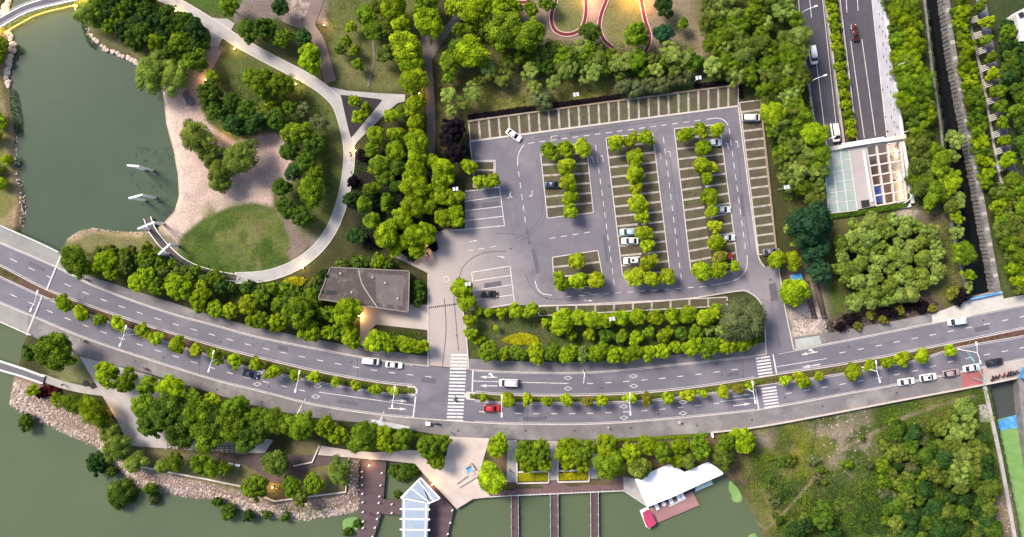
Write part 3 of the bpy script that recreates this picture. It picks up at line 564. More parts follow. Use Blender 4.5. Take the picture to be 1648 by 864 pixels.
for x, y, w_, h_, an, k in ((850, 380, 14, 2, 1.4, 0), (862, 420, 20, 3, 1.35, 0), (905, 365, 18, 7, -.15, 1), (1050, 470, 20, 3, -.1, 0), (825, 340, 3, 16, -.1, 1), (1100, 300, 3, 26, -.12, 1), (975, 400, 2.5, 22, -.12, 0), (1195, 330, 3, 18, -.1, 0), (940, 212, 24, 3, -.13, 0), (1085, 190, 16, 3, -.13, 1), (790, 330, 14, 5, -.1, 0), (793, 458, 14, 4, -.15, 0), (1245, 470, 6, 14, -.15, 0)):
    patch(x, y, w_, h_, an, lot, 0.031, k)
M_tyre = mat('tyre_mark', (0.088, 0.083, 0.098), (0.115, 0.108, 0.125), 1.2, 0.9)
for i, pl in enumerate(([(868, 300), (874, 330), (868, 355), (850, 372), (828, 385)], [(872, 302), (879, 332), (873, 358), (854, 376), (832, 390)], [(845, 440), (856, 462), (880, 480), (930, 483)], [(800, 375), (840, 380), (862, 400), (868, 440)], [(735, 470), (745, 430), (775, 408), (815, 404)], [(966, 300), (978, 390), (985, 440)], [(1076, 240), (1088, 330), (1100, 430)], [(1186, 240), (1197, 330), (1207, 400)], [(860, 222), (960, 208), (1080, 192)], [(1240, 480), (1250, 530), (1255, 560)], [(715, 480), (718, 530), (712, 590)], [(730, 470), (735, 530), (738, 565)])):
    MB().poly(WP(ribbon(cat(pl, 6), 1.5)), 0.0352 + 0.0002 * i).build('tyre_mark', M_tyre, lot)
for i in range(40):
    x, y = PR.choice([(1012 + PR.uniform(-15, 15), PR.uniform(250, 430)), (1110 + PR.uniform(-10, 10), PR.uniform(240, 420)), (900 + PR.uniform(-14, 14), PR.uniform(260, 340)), (1212 + PR.uniform(-8, 8), PR.uniform(180, 390)), (PR.uniform(780, 1170), PR.uniform(180, 195))])
    MB().poly(WP([(x + PR.uniform(.8, 2.0) * math.cos(t), y + PR.uniform(.6, 1.6) * math.sin(t)) for t in np.linspace(0, 6.283, 10)[:-1]]), 0.0535).build('oil_stain', M_dark, lot)
for x, y in ((822, 400), (980, 300), (1090, 380), (880, 480), (1205, 250), (1240, 450), (900, 222), (735, 540)): cover(x, y, 1.6, lot, 0.0365)
# ------------------------------------------------------------------ paths, plazas, boardwalk decks
def path(name, pts, w, m, z=0.06, n_=6, kerb=None):
    c = cat(pts, n_); o = struct(name, MB().prism(WP(ribbon(c, w)), -0.3, z), m)
    if kerb:
        for sgn in (1, -1): MB().prism(ribbon(WP(offset(c, sgn * w / 2)), 0.16 if name == 'curved_walkway' else 0.26), -0.2, z + 0.05).build('edging', kerb, o)
    return o
path('ring_path', [(378, 447), (410, 446), (440, 441), (475, 427), (508, 403), (533, 370), (549, 330), (559, 285), (562, 245), (558, 215), (550, 185), (540, 163), (518, 142), (488, 123), (440, 98), (385, 68), (352, 46), (300, 14), (262, -6), (220, -30)], 17, M_path, 0.06, 6, M_kerb)
struct('path_junction', MB().prism(WP([(333, 40), (342, 28), (352, 30), (366, 30), (378, 38), (370, 52), (358, 62), (350, 76), (338, 74), (340, 60)]), -0.3, 0.066), M_path)
struct('path_triangle', MB().prism(WP([(519, 137), (560, 146), (612, 150), (652, 152), (652, 163), (640, 166), (625, 178), (600, 203), (575, 228), (567, 240), (556, 236), (556, 215), (545, 175), (530, 155)]), -0.3, 0.063), M_path)
tri = struct('planting_bed', MB().prism(WP(cat([(549, 154), (553, 153), (608, 159), (613, 162), (611, 166), (569, 217), (566, 219), (563, 216), (550, 160)], 2, True)), -0.1, 0.14), mat('dark_mulch', (0.022, 0.019, 0.026), (0.03, 0.025, 0.03), 1.0, 0.95, 0.3, 4))
path('asphalt_path', [(676, 40), (685, 67), (691, 134), (694, 200), (692, 252), (690, 300)], 14, M_greypath, 0.045)
path('asphalt_path', [(690, 95), (702, 72), (722, 45), (745, 20), (770, -10)], 13, M_greypath, 0.05)
path('brick_path', [(520, -30), (508, 10), (498, 40), (512, 65), (522, 95), (532, 132)], 19, M_brownpath, 0.045)
path('brick_path', [(455, 28), (478, 38), (500, 40)], 12, M_brownpath, 0.05)
path('narrow_path', [(600, 66), (602, 95), (597, 118), (592, 140)], 4, M_brownpath, 0.04)
path('gravel_path', [(349, 78), (335, 105), (322, 135), (312, 165)], 18, mat('pink_gravel', (0.34, 0.255, 0.225), (0.27, 0.20, 0.18), 1.2, 0.95, 0.4, 6, fine=0.2), 0.03)
# curving footbridge path over the pond edge
cw = [(237, 350), (243, 366), (254, 383), (270, 401), (292, 420), (318, 433), (350, 442), (380, 447)]
cwo = path('curved_walkway', cw, 11.5, mat('dark_walkway', (0.075, 0.06, 0.06), None, 0.5, 0.8), 0.10, 6, M_whitemetal)
# red running track with pale edging
for tr_ in ([(905, -40), (895, 0), (888, 20), (888, 36), (894, 49), (907, 55), (922, 54), (935, 46), (942, 28), (943, 0), (938, -40)], [(990, -40), (976, 0), (967, 25), (965, 46), (972, 64), (986, 76)], [(1026, -40), (1032, 0), (1038, 31), (1045, 54), (1045, 69), (1038, 84)], [(820, 2), (840, 4), (852, 0), (860, -20)]):
    path('running_track', tr_, 6.4, M_redtrack, 0.04, 6, mat('track_edging', (0.50, 0.33, 0.33), None, 1, 0.9))
# south park: plaza, paths, decks
struct('plaza', MB().prism(WP([(722, 702), (788, 705), (783, 722), (775, 750), (772, 768), (788, 780), (788, 800), (761, 803), (735, 819), (683, 764), (668, 746), (622, 741), (511, 732), (515, 717), (560, 724), (600, 728), (657, 724), (673, 725), (689, 742), (697, 754), (719, 732)]), -1.6, 0.06), M_plaza)
struct('park_paving', MB().prism(WP([(128, 573), (243, 604), (320, 640), (330, 690), (440, 708), (426, 729), (393, 729), (300, 724), (208, 717), (190, 680), (165, 637), (156, 621)]), -0.3, 0.06), mat('park_paving', (0.35, 0.325, 0.315), (0.29, 0.27, 0.265), 0.3, 0.85, c3=(0.42, 0.39, 0.38), s3=0.1, f3=0.6))
path('park_path', [(66, 607), (98, 618), (130, 626), (165, 631)], 12, mat('park_path', (0.33, 0.305, 0.29), None, 0.4, 0.85), 0.058)
struct('timber_terrace', MB().prism(WP([(352, 733), (425, 730), (511, 733), (561, 738), (559, 748), (520, 748), (500, 752), (482, 770), (450, 778), (430, 775), (410, 755), (385, 745), (352, 743)]), -0.3, 0.05), mat('terrace_timber', (0.085, 0.06, 0.06), (0.065, 0.045, 0.047), 0.6, 0.8))
struct('timber_deck', MB().prism(WP([(582, 738), (622, 743), (617, 803), (645, 806), (672, 774), (683, 764), (731, 819), (720, 864), (710, 930), (630, 930), (646, 864), (646, 829), (614, 827), (602, 864), (580, 930), (556, 930), (574, 864), (581, 849), (579, 800)], -0.2), -0.5, -0.2), M_deck)
struct('timber_deck', MB().prism(WP([(788, 776), (820, 774), (1002, 767), (1004, 789), (820, 798), (788, 800)], -0.1), -0.5, -0.1), mat('deck_timber_red', (0.13, 0.078, 0.080), (0.105, 0.062, 0.066), 0.5, 0.75, stretch=(4, 0)))
struct('jetty_ramp', MB().prism(WP([(1003, 767), (1022, 770), (1041, 815), (1004, 790)], -0.05), -0.6, -0.05), M_concrete)
for x0, x1, y0 in ((822, 834, 796), (885, 898, 794), (950, 963, 791)):
    struct('timber_jetty', MB().prism(WP([(x0, y0), (x1, y0), (x1 + 1, 930), (x0 + 1, 930)], -0.12), -0.4, -0.12), M_deck)
for pl in ([(817, 708), (832, 708), (832, 776), (815, 776)], [(881, 709), (897, 709), (899, 772), (884, 773)], [(946, 708), (956, 708), (962, 770), (949, 770)]):
    struct('stone_steps', MB().prism(WP(pl), -0.3, 0.05), M_concrete)
for x, y, r in ((138, 617, 5), (150, 621, 5)):
    struct('tree_pit', MB().prism(WP([(x + r * math.cos(t), y + r * math.sin(t)) for t in np.linspace(0, 6.28, 18)[:-1]]), 0, 0.09), M_dark)
struct('concrete_pad', MB().prism(WP([(1575, 652), (1588, 650), (1595, 678), (1578, 680)]), -0.3, 0.08), M_concrete)
struct('roadside_slab', MB().prism(WP([(1279, 546), (1318, 540), (1322, 553), (1281, 561)]), 0.1, 0.165), mat('patched_concrete', (0.34, 0.36, 0.34), (0.27, 0.28, 0.27), 0.4, 0.9))
# ------------------------------------------------------------------ trees: a few crowns per kind, copied tree by tree
ICO = None
def ico():
    global ICO
    if ICO is None:
        bm = bmesh.new(); bmesh.ops.create_icosphere(bm, subdivisions=2, radius=1.0)
        ICO = (np.array([v.co[:] for v in bm.verts]), np.array([[v.index for v in f.verts] for f in bm.faces])); bm.free()
    return ICO
def leaf_mesh(name, P, Nn, U, sx, sy, tint, extra=None):
    # one rhombic leaf-clump face at each point: normal Nn, long axis U
    U = U - Nn * (U * Nn).sum(1, keepdims=True); U /= np.linalg.norm(U, axis=1, keepdims=True) + 1e-9; V = np.cross(Nn, U)
    k = len(P); sx = sx[:, None]; sy = sy[:, None]
    vs = np.stack([P - U * sx, P - V * sy + Nn * sy * 0.25, P + U * sx, P + V * sy + Nn * sy * 0.25], 1).reshape(-1, 3)
    fs = np.arange(4 * k).reshape(k, 4); tv = np.repeat(tint, 4)
    verts = [vs]; tints = [tv]; loops = [fs.ravel()]; sizes = [np.full(k, 4)]; o = 4 * k
    if extra:
        for ev, ef, et in extra:
            verts.append(ev); tints.append(et); loops.append((ef + o).ravel()); sizes.append(np.full(len(ef), 3)); o += len(ev)
    vs = np.concatenate(verts); tv = np.concatenate(tints); lp = np.concatenate(loops).astype(np.int32); sz = np.concatenate(sizes)
    me = bpy.data.meshes.new(name); me.vertices.add(len(vs)); me.vertices.foreach_set('co', vs.ravel())
    me.loops.add(len(lp)); me.loops.foreach_set('vertex_index', lp); me.polygons.add(len(sz))
    me.polygons.foreach_set('loop_start', np.concatenate([[0], np.cumsum(sz)[:-1]]).astype(np.int32)); me.update(); me.validate()
    at = me.attributes.new('tint', 'FLOAT', 'POINT'); at.data.foreach_set('value', tv.astype(np.float32)); me.materials.append(M_leaf)
    return me
def crown(name, seed, R, nl, lr, leaf, n_leaf, zf=0.8, mode='knob', flat=0.55):
    r = np.random.default_rng(seed); cs = []; rs = []
    i = np.arange(nl) + 0.5; z = 1 - i / nl * 1.25; th = i * 2.39996 + r.random() * 6
    rad = np.sqrt(np.clip(1 - z * z, 0, 1))
    dirs = np.stack([rad * np.cos(th), rad * np.sin(th), z], 1) + r.normal(0, 0.13, (nl, 3)); dirs /= np.linalg.norm(dirs, axis=1, keepdims=True)
    kr = R * (1 - lr * 0.95) * r.uniform(0.66, 1.16, nl) * (1 + 0.16 * np.sin(2 * th + seed) + 0.10 * np.sin(3 * th + 2 * seed))
    cs = dirs * kr[:, None] * np.array([1, 1, zf]); rs = R * lr * r.uniform(0.68, 1.28, nl)
    if mode == 'star': cs[:, 2] *= 0.7; rs *= 0.85
    lt = np.clip(0.5 + r.normal(0, 0.16, nl), 0.15, 0.9)
    w = rs ** 2; lob = r.choice(nl, n_leaf, p=w / w.sum())
    d = r.normal(0, 1, (n_leaf, 3)); d[:, 2] += 0.35; d += dirs[lob] * 0.8; d /= np.linalg.norm(d, axis=1, keepdims=True)
    P = cs[lob] + d * (rs[lob] * r.uniform(0.80, 1.16, n_leaf))[:, None] * np.array([1, 1, 0.85])
    Nn = d + r.normal(0, 0.45, (n_leaf, 3)); Nn[:, 2] += 0.3; Nn /= np.linalg.norm(Nn, axis=1, keepdims=True)
    U = r.normal(0, 1, (n_leaf, 3)); sx = leaf * r.uniform(0.55, 1.15, n_leaf); sy = sx * r.uniform(0.55, 0.85, n_leaf)
    if mode == 'willow':
        out = P * np.array([1, 1, 0.0]); out /= np.linalg.norm(out, axis=1, keepdims=True) + 1e-6
        U = out * 0.8 + np.array([0, 0, -0.8]) + r.normal(0, 0.25, (n_leaf, 3)); sx *= 1.7; sy *= 0.42
        P[:, 2] -= 0.25 * (np.hypot(P[:, 0], P[:, 1]) / R) ** 2 * R; P += U * (0.12 * R * r.random(n_leaf))[:, None]
    if mode == 'feather':
        U = P + r.normal(0, 0.3 * R, (n_leaf, 3)); sx *= 1.9; sy *= 0.36; P *= r.uniform(0.9, 1.12, n_leaf)[:, None]
    if mode == 'star':
        U = d * 1.0; sx *= 1.35; sy *= 0.6; Nn = r.normal(0, 0.4, (n_leaf, 3)) + np.array([0, 0, 1.0]); Nn /= np.linalg.norm(Nn, axis=1, keepdims=True)
    tint = np.clip(lt[lob] + r.normal(0, 0.17, n_leaf), 0, 1)
    V0, F0 = ico(); extra = []
    for j in range(nl):
        jit = 1 + 0.16 * r.normal(0, 1, (len(V0), 1))
        sc = {'knob': 0.74, 'round': 0.74, 'willow': 0.62, 'feather': 0.52, 'star': 0.5}[mode]
        extra.append((V0 * rs[j] * sc * jit * np.array([1, 1, 0.8]) + cs[j], F0, np.clip(lt[j] + r.normal(0, 0.10, len(V0)), 0, 1)))
    extra.append((V0 * R * (0.46 if mode != 'star' else 0.25) * np.array([1, 1, zf]) + np.array([0, 0, -0.1 * R]), F0, np.full(len(V0), 0.4)))
    return leaf_mesh(name, P, Nn, U, sx, sy, tint, extra)
def trunk(name, h, r0, seed):
    r = random.Random(seed); mb = MB(); p = Vector((0, 0, -0.5)); hh = h * 0.62
    q = Vector((r.uniform(-.1, .1), r.uniform(-.1, .1), hh * 0.55)); t = Vector((r.uniform(-.2, .2), r.uniform(-.2, .2), hh))
    mb.tube(p, q, r0, r0 * 0.8, 7, False); mb.tube(q, t, r0 * 0.8, r0 * 0.45, 7, False)
    for i in range(5):
        a = i * 1.257 + r.uniform(-.3, .3); s = q.lerp(t, r.uniform(0.1, 0.9)); e = s + Vector((math.cos(a), math.sin(a), r.uniform(.5, 1.0))) * h * 0.24
        mb.tube(s, e, r0 * 0.42, r0 * 0.12, 5, False)
    return mb.mesh(name, M_bark)
PROTO = {}
def protos(kind, sizes, k, **kw):
    for (R, nl, nleaf, leaf) in sizes:
        L = []
        for s in range(k):
            seed = hash((kind, R, s)) % 9999 if False else (len(PROTO) * 37 + s * 101 + 11)
            L.append(crown('%s_crown' % kind, seed, R, nl, kw.get('lr', 0.36), leaf, nleaf, kw.get('zf', 0.75), kw.get('mode', kind)))
        h = height(R); PROTO[(kind, R)] = (L, [trunk('trunk', h, 0.07 + 0.05 * R, s + 5) for s in range(2)])
def height(R): return 1.6 + 1.75 * R
protos('knob', [(1.6, 18, 1500, 0.20), (2.5, 26, 2600, 0.235), (3.9, 40, 5200, 0.27)], 4, lr=0.33, zf=0.9)
protos('round', [(1.6, 26, 1600, 0.18), (2.8, 40, 3200, 0.22), (4.4, 60, 6500, 0.26)], 4, lr=0.26, zf=0.85)
protos('willow', [(2.4, 16, 2600, 0.22), (3.8, 26, 5200, 0.25)], 3, lr=0.33)
protos('feather', [(2.2, 16, 2400, 0.22), (3.4, 26, 4600, 0.25)], 3, lr=0.31, zf=1.0)
protos('star', [(1.8, 11, 1000, 0.22), (2.9, 17, 1900, 0.25)], 4, lr=0.27)
COLS = {'lime': (0.225, 0.305, 0.008), 'yellow': (0.255, 0.310, 0.010), 'bright': (0.190, 0.268, 0.006), 'green': (0.118, 0.185, 0.009), 'mid': (0.066, 0.120, 0.011), 'dark': (0.030, 0.070, 0.014),
        'olive': (0.110, 0.145, 0.020), 'willow': (0.155, 0.210, 0.028), 'pale': (0.200, 0.265, 0.050), 'blue': (0.024, 0.072, 0.030), 'purple': (0.012, 0.008, 0.012), 'red': (0.075, 0.008, 0.014), 'brown': (0.180, 0.175, 0.020), 'gold': (0.31, 0.30, 0.008), 'dull': (0.115, 0.135, 0.050), 'dead': (0.070, 0.045, 0.040)}
CWORD = {'lime': 'bright yellow-green', 'yellow': 'yellowish green', 'bright': 'fresh green', 'green': 'mid-green', 'mid': 'deep green', 'dark': 'dark green', 'olive': 'olive green', 'willow': 'soft yellow-green', 'pale': 'pale green',
         'blue': 'dark bluish-green', 'purple': 'dark purple', 'red': 'dark red', 'brown': 'brownish green', 'gold': 'golden yellow', 'dull': 'dull green', 'dead': 'brown'}
KNAME = {'knob': 'broadleaf_tree', 'round': 'dense_tree', 'willow': 'willow_tree', 'feather': 'feathery_tree', 'star': 'tufted_tree'}
TR = random.Random(3); NTREE = 0
def tree(px, py, r, kind, col, label, group=None, name=None, cat_='tree', hk=1.0):
    global NTREE
    R = r / S
    rr = min([k[1] for k in PROTO if k[0] == kind], key=lambda v: abs(math.log(v / R)))
    L, T = PROTO[(kind, rr)]; h = height(R) * hk; zc = h - 0.55 * R
    w = W(px, py, zc); gz = groundz(w.x, w.y); gz = max(gz, WZ - 0.4) if gz > -3.3 else WZ - 0.3
    w = W(px, py, zc + gz); s = R / rr * 1.0
    o = empty(name or KNAME[kind], (w.x, w.y, gz), TR.uniform(0, 6.283))
    c = link('crown', TR.choice(L), o); c.location = (0, 0, zc); c.scale = (s * TR.uniform(.85, 1.15), s * TR.uniform(.85, 1.15), s * TR.uniform(.85, 1.15))
    b_ = COLS[col]; v = TR.uniform(0.74, 1.18); hv = TR.uniform(-0.08, 0.05)
    c.color = (b_[0] * v * (1 + hv), b_[1] * v, b_[2] * v, 1)
    t = link('trunk', TR.choice(T), o); t.scale = (h / height(rr),) * 3
    tag(o, label, cat_, group); NTREE += 1; return o
def row(trees, kind, cols, where, group, ends=('left', 'right'), cat_='tree', name=None, hk=1.0):
    n_ = len(trees)
    for i, t in enumerate(trees):
        k = t[3] if len(t) > 3 and t[3] else TR.choice(cols)
        kd = t[4] if len(t) > 4 else kind
        pos = ('%s from %s' % (ordw(i), ends[0])) if i < n_ - 1 else 'last at %s' % ends[1]
        if n_ == 1: lab = '%s %s %s' % (CWORD[k], cat_, where)
        else: lab = '%s %s %s, %s' % (CWORD[k], cat_, where, pos)
        tree(t[0], t[1], t[2], kd, k, lab, group, name, cat_, hk)
# parking lot islands
IA = [(885, 244, 15), (910, 240, 13), (936, 238, 13.5), (911, 268, 14), (915, 294, 15), (917, 317, 12.5), (918, 340, 12)]
IB = [(991, 230, 15), (1015, 226, 11.5), (1040, 223, 12), (1021, 253, 12.5), (1021, 279, 15), (1025, 304, 11), (1027, 326, 15), (1033, 349, 11.5), (1038, 374, 13.5), (1041, 396, 12), (1044, 423, 14), (1023, 447, 15), (1047, 449, 13), (1075, 444, 12.5)]
IC = [(1104, 215, 13), (1128, 210, 13), (1154, 209, 13), (1132, 239, 14), (1129, 264, 14), (1143, 268, 11), (1137, 287, 12), (1143, 316, 13), (1144, 340, 12), (1150, 364, 12, 'yellow'), (1153, 389, 15), (1158, 413, 13, 'brown'), (1129, 438, 15.5), (1157, 435, 14), (1182, 428, 11)]
ID = [(929, 419, 15.5), (903, 453, 14.5), (930, 451, 14.5), (960, 452, 14.5)]
row(IA, 'knob', ['lime'], 'on the upper-left parking island', 'parking lot trees', ('top', 'bottom'))
row(IB, 'knob', ['lime', 'lime', 'yellow'], 'on the middle parking island', 'parking lot trees', ('top', 'bottom'))
row(IC, 'knob', ['lime', 'bright'], 'on the right parking island', 'parking lot trees', ('top', 'bottom'))
row(ID, 'knob', ['lime', 'yellow'], 'on the small lower-left parking island', 'parking lot trees', ('top', 'right'))
row([(740, 208, 13), (755, 267, 14), (771, 293, 10.5), (792, 291, 12)], 'knob', ['lime'], "at the lot's upper-left corner", 'parking lot trees', ('top', 'right'))
row([(743, 462, 16), (752, 485, 14), (757, 516, 12), (757, 536, 11)], 'knob', ['lime', 'bright'], 'between the driveway and the marked stalls', 'parking lot trees', ('top', 'bottom'))
row([(1249, 419, 15), (1278, 421, 14), (1277, 469, 21)], 'knob', ['lime'], 'beside the exit lane near the blue shed', 'exit lane trees', ('top', 'bottom'))
row([(1273, 369, 13), (1283, 386, 11)], 'star', ['pale'], 'behind the last stall of the east row', 'exit lane trees', ('top', 'bottom'))
# median
ML = [(102, 488, 13), (132, 504, 12.5), (162, 514, 11, 'green'), (191, 521, 12), (230, 532, 11), (252, 544, 11.5), (286, 555, 13), (316, 563, 12), (347, 573, 13), (378, 580, 12), (413, 587, 11), (440, 598, 12), (476, 604, 11), (505, 606, 10.5), (540, 614, 9), (573, 620, 9), (605, 626, 11), (634, 629, 10)]
MR = [(778, 640, 8), (818, 644, 12.5), (848, 643, 9.5), (880, 645, 10.5), (912, 644, 12), (945, 646, 10, 'brown'), (969, 644, 10), (1014, 640, 9), (1041, 643, 11, 'brown'), (1075, 640, 11), (1107, 636, 11.5), (1131, 633, 7.5), (1163, 630, 11), (1188, 626, 10, 'brown'), (1208, 620, 9), (1263, 612, 9.5), (1291, 611, 13), (1317, 605, 9.5), (1372, 597, 13), (1398, 588, 11), (1428, 583, 11), (1451, 577, 12), (1483, 573, 12.5), (1529, 564, 10)]
row(ML, 'knob', ['lime', 'yellow', 'lime', 'bright'], 'in the road median left of the crossing', 'median trees', name='median_tree')
row(MR, 'knob', ['yellow', 'lime', 'lime'], 'in the road median right of the crossing', 'median trees', name='median_tree')
# north of the left road
row([(121, 419, 23, 'green'), (150, 433, 12), (172, 419, 17), (179, 440, 13), (200, 425, 14, 'olive'), (229, 452, 19), (250, 460, 16), (288, 462, 21), (323, 474, 18), (321, 492, 12), (347, 498, 13, 'lime'), (370, 500, 12, 'lime'), (399, 490, 17, 'yellow'), (408, 514, 13), (419, 516, 15), (448, 520, 16), (481, 502, 25), (498, 532, 18), (526, 535, 12), (542, 533, 13), (559, 502, 25, 'bright'), (564, 542, 17)],
    'round', ['bright', 'green', 'green', 'bright'], 'in the north-sidewalk row left of the building', 'north sidewalk trees')
row([(604, 549, 17), (628, 554, 14), (655, 554, 15), (677, 558, 12)], 'round', ['bright', 'lime'], "between the building's forecourt and the road", 'forecourt trees')
# south of the left road
row([(172, 602, 20, 'bright'), (205, 613, 18), (239, 619, 18), (278, 628, 22, 'bright'), (314, 642, 17), (342, 648, 16, 'lime'), (378, 656, 22), (411, 670, 18), (445, 677, 22), (486, 684, 23), (524, 686, 18), (544, 698, 16), (587, 703, 24), (618, 706, 20), (646, 706, 19), (691, 717, 20), (709, 713, 16), (703, 741, 14, 'bright')],
    'round', ['green', 'bright', 'green'], 'along the south sidewalk left of the plaza', 'south sidewalk trees')
row([(236, 658, 24), (243, 684, 19), (268, 661, 27), (290, 690, 25), (316, 668, 26), (336, 697, 28), (350, 676, 24), (372, 686, 27), (394, 703, 24), (420, 690, 20)], 'round', ['mid', 'green', 'mid'], 'in the dense mass behind the south-sidewalk row', 'dense park trees')
row([(445, 744, 22, 'willow', 'knob'), (412, 784, 20, 'green'), (471, 783, 17, 'green'), (504, 779, 16, 'green'), (485, 800, 15, 'olive'), (544, 760, 19, 'willow', 'willow')], 'round', ['green'], 'by the lakeside timber terrace', 'terrace trees')
row([(52, 566, 15, 'mid'), (90, 566, 31, 'green')], 'round', ['green'], 'between the footbridge and the road bridge', 'lake corner trees')
row([(54, 628, 10, 'bright'), (94, 644, 11, 'bright'), (121, 648, 18), (149, 658, 20), (165, 674, 16), (175, 697, 16, 'willow', 'willow'), (186, 722, 20, 'willow', 'willow'), (215, 745, 16, 'willow', 'willow')], 'feather', ['bright', 'green'], 'along the top of the left rock bank', 'rock bank trees')
row([(43, 679, 14), (158, 745, 17), (180, 758, 10), (193, 795, 23, 'mid', 'willow'), (245, 786, 12), (246, 802, 11, 'dull', 'willow'), (350, 807, 9), (368, 823, 13), (400, 830, 11)], 'round', ['dark', 'mid'], 'growing at the waterline of the left rock bank', 'waterline shrubs', cat_='shrub', name='waterline_shrub', hk=0.6)
row([(262, 750, 12, 'willow', 'willow'), (281, 741, 14), (322, 745, 16), (337, 752, 16), (360, 753, 11, 'bright')], 'feather', ['green', 'mid'], 'on lawn between the pergolas and rock bank', 'lawn strip trees')
row([(460, 832, 8), (430, 828, 8), (575, 842, 9), (560, 855, 8)], 'round', ['mid'], 'at the lower end of the rock bank', 'waterline shrubs', cat_='shrub', name='waterline_shrub', hk=0.5)
row([(650, 762, 14), (662, 757, 14), (635, 757, 12), (640, 795, 7)], 'round', ['mid'], 'in the enclosed pool beside the timber deck', 'pool shrubs', cat_='shrub', name='pool_shrub', hk=0.4)
# plaza and promenade
row([(802, 718, 17, 'bright'), (792, 771, 23, 'lime', 'knob')], 'round', ['bright'], 'at the right edge of the pink plaza', 'plaza trees', ('top', 'bottom'))
row([(845, 725, 19), (867, 727, 20), (850, 742, 17), (874, 744, 16)], 'round', ['green', 'bright'], 'in the first planter right of the plaza', 'promenade trees')
row([(911, 724, 19), (934, 728, 21), (915, 742, 15), (938, 744, 14)], 'round', ['green', 'bright'], 'in the second planter right of the plaza', 'promenade trees')
row([(976, 720, 19), (981, 748, 23), (1014, 727, 18), (1028, 751, 18, 'willow', 'knob'), (1044, 717, 16), (1066, 727, 18), (1091, 741, 12), (1094, 717, 15), (1108, 743, 13, 'willow', 'knob'), (1127, 720, 20), (1162, 736, 18, 'olive', 'willow'), (1167, 713, 17), (1197, 708, 17, 'bright')],
    'round', ['green', 'green', 'bright'], 'between south sidewalk and the white-roofed boathouse', 'promenade trees')
# planting south of the lot
row([(830, 500, 12), (854, 499, 12), (903, 516, 17), (929, 512, 13.5), (956, 513, 14.5), (977, 516, 12.5), (999, 511, 14), (1025, 511, 14), (1054, 511, 13.5), (1081, 508, 12.5), (1108, 507, 13.5), (1134, 509, 13.5), (1153, 500, 12.5), (1196, 514, 31, 'dull', 'willow')], 'knob', ['bright', 'lime', 'bright'], "in the upper row of the lot's south bed", 'south bed trees')
row([(785, 566, 16), (810, 569, 11), (834, 568, 14), (862, 568, 15), (889, 568, 13.5), (914, 570, 14.5), (938, 568, 12.5, 'pale'), (962, 568, 15), (990, 570, 15), (1018, 568, 15), (1044, 568, 14), (1065, 565, 14), (1087, 558, 11), (1115, 558, 17), (1141, 558, 17), (1167, 556, 14.5), (1193, 551, 15.5), (1212, 545, 11)], 'round', ['bright', 'green', 'bright', 'lime'], "in the lower row of the lot's south bed", 'south bed trees')
row([(770, 548, 9), (799, 528, 6), (920, 540, 9), (950, 536, 10), (976, 540, 11), (1000, 541, 12), (1023, 544, 12), (1045, 535, 10), (1070, 540, 13), (1095, 536, 11), (1118, 535, 12), (1141, 530, 9, 'pale', 'star'), (1162, 532, 11, 'pale', 'star'), (1179, 521, 12, 'pale', 'star')], 'knob', ['green', 'mid', 'bright'], "small, between both rows of the lot's south bed", 'south bed trees', hk=0.8)
row([(878, 520, 8), (770, 500, 9), (787, 502, 9), (808, 503, 10), (895, 530, 9)], 'knob', ['bright'], "at the left end of the lot's south bed", 'south bed trees', hk=0.7)
# top left park
row([(141, 20, 21, 'willow'), (160, 8, 17, 'willow'), (242, 117, 26, 'willow'), (281, 121, 23, 'willow')], 'willow', ['willow'], "on the pond's east bank", 'pond bank willows')
row([(316, 220, 26), (339, 250, 17), (352, 276, 20), (355, 293, 18), (386, 252, 28)], 'willow', ['willow', 'olive'], 'in the middle of the pink gravel', 'gravel willows')
row([(571, 163, 11), (589, 175, 10.5), (578, 188, 11.5)], 'round', ['bright'], 'in the dark triangular bed by the paths', 'triangle bed trees', ('top', 'bottom'))
row([(369, 10, 17), (399, 50, 19), (425, 47, 20), (454, 62, 17), (452, 10, 15, 'dark'), (489, 60, 14, 'dark'), (498, 94, 20, 'bright')], 'round', ['green', 'mid'], 'between the ring path and the top edge', 'upper park trees')
row([(548, 80, 9, 'mid'), (557, 67, 10), (566, 42, 9.5, 'lime'), (572, 80, 9, 'lime'), (576, 104, 9.5)], 'round', ['green', 'bright'], 'small, on the lawn right of the brick path', 'lawn trees')
row([(591, 23, 15), (603, 50, 17), (608, 10, 15), (621, 44, 15), (621, 86, 15)], 'knob', ['green', 'olive'], 'left of the bright row by the asphalt path', 'lawn trees')
row([(633, 13, 20), (645, 37, 18), (653, 74, 24), (662, 101, 19), (665, 129, 20)], 'knob', ['lime', 'bright'], 'in the bright row beside the asphalt path', 'asphalt path trees', ('top', 'bottom'))
row([(685, 7, 20), (690, 34, 23), (727, 12, 13, 'lime'), (766, 13, 23), (741, 47, 13), (757, 47, 12), (809, 10, 21, 'lime'), (816, 50, 28, 'green'), (785, 45, 18, 'mid')], 'round', ['bright', 'green'], 'near the top edge right of the asphalt path', 'upper middle trees')
row([(759, 87, 27, 'bright'), (735, 80, 16, 'mid'), (722, 101, 17, 'green'), (722, 125, 11, 'green')], 'knob', ['bright'], 'just right of the asphalt path fork', 'upper middle trees', ('right', 'bottom'))
row([(722, 154, 14), (725, 178, 10), (759, 148, 17), (745, 165, 12), (809, 124, 13), (788, 112, 14), (816, 97, 16), (775, 130, 12)], 'star', ['pale', 'olive'], 'on grass between the asphalt path and upper wood', 'tufted lawn trees')
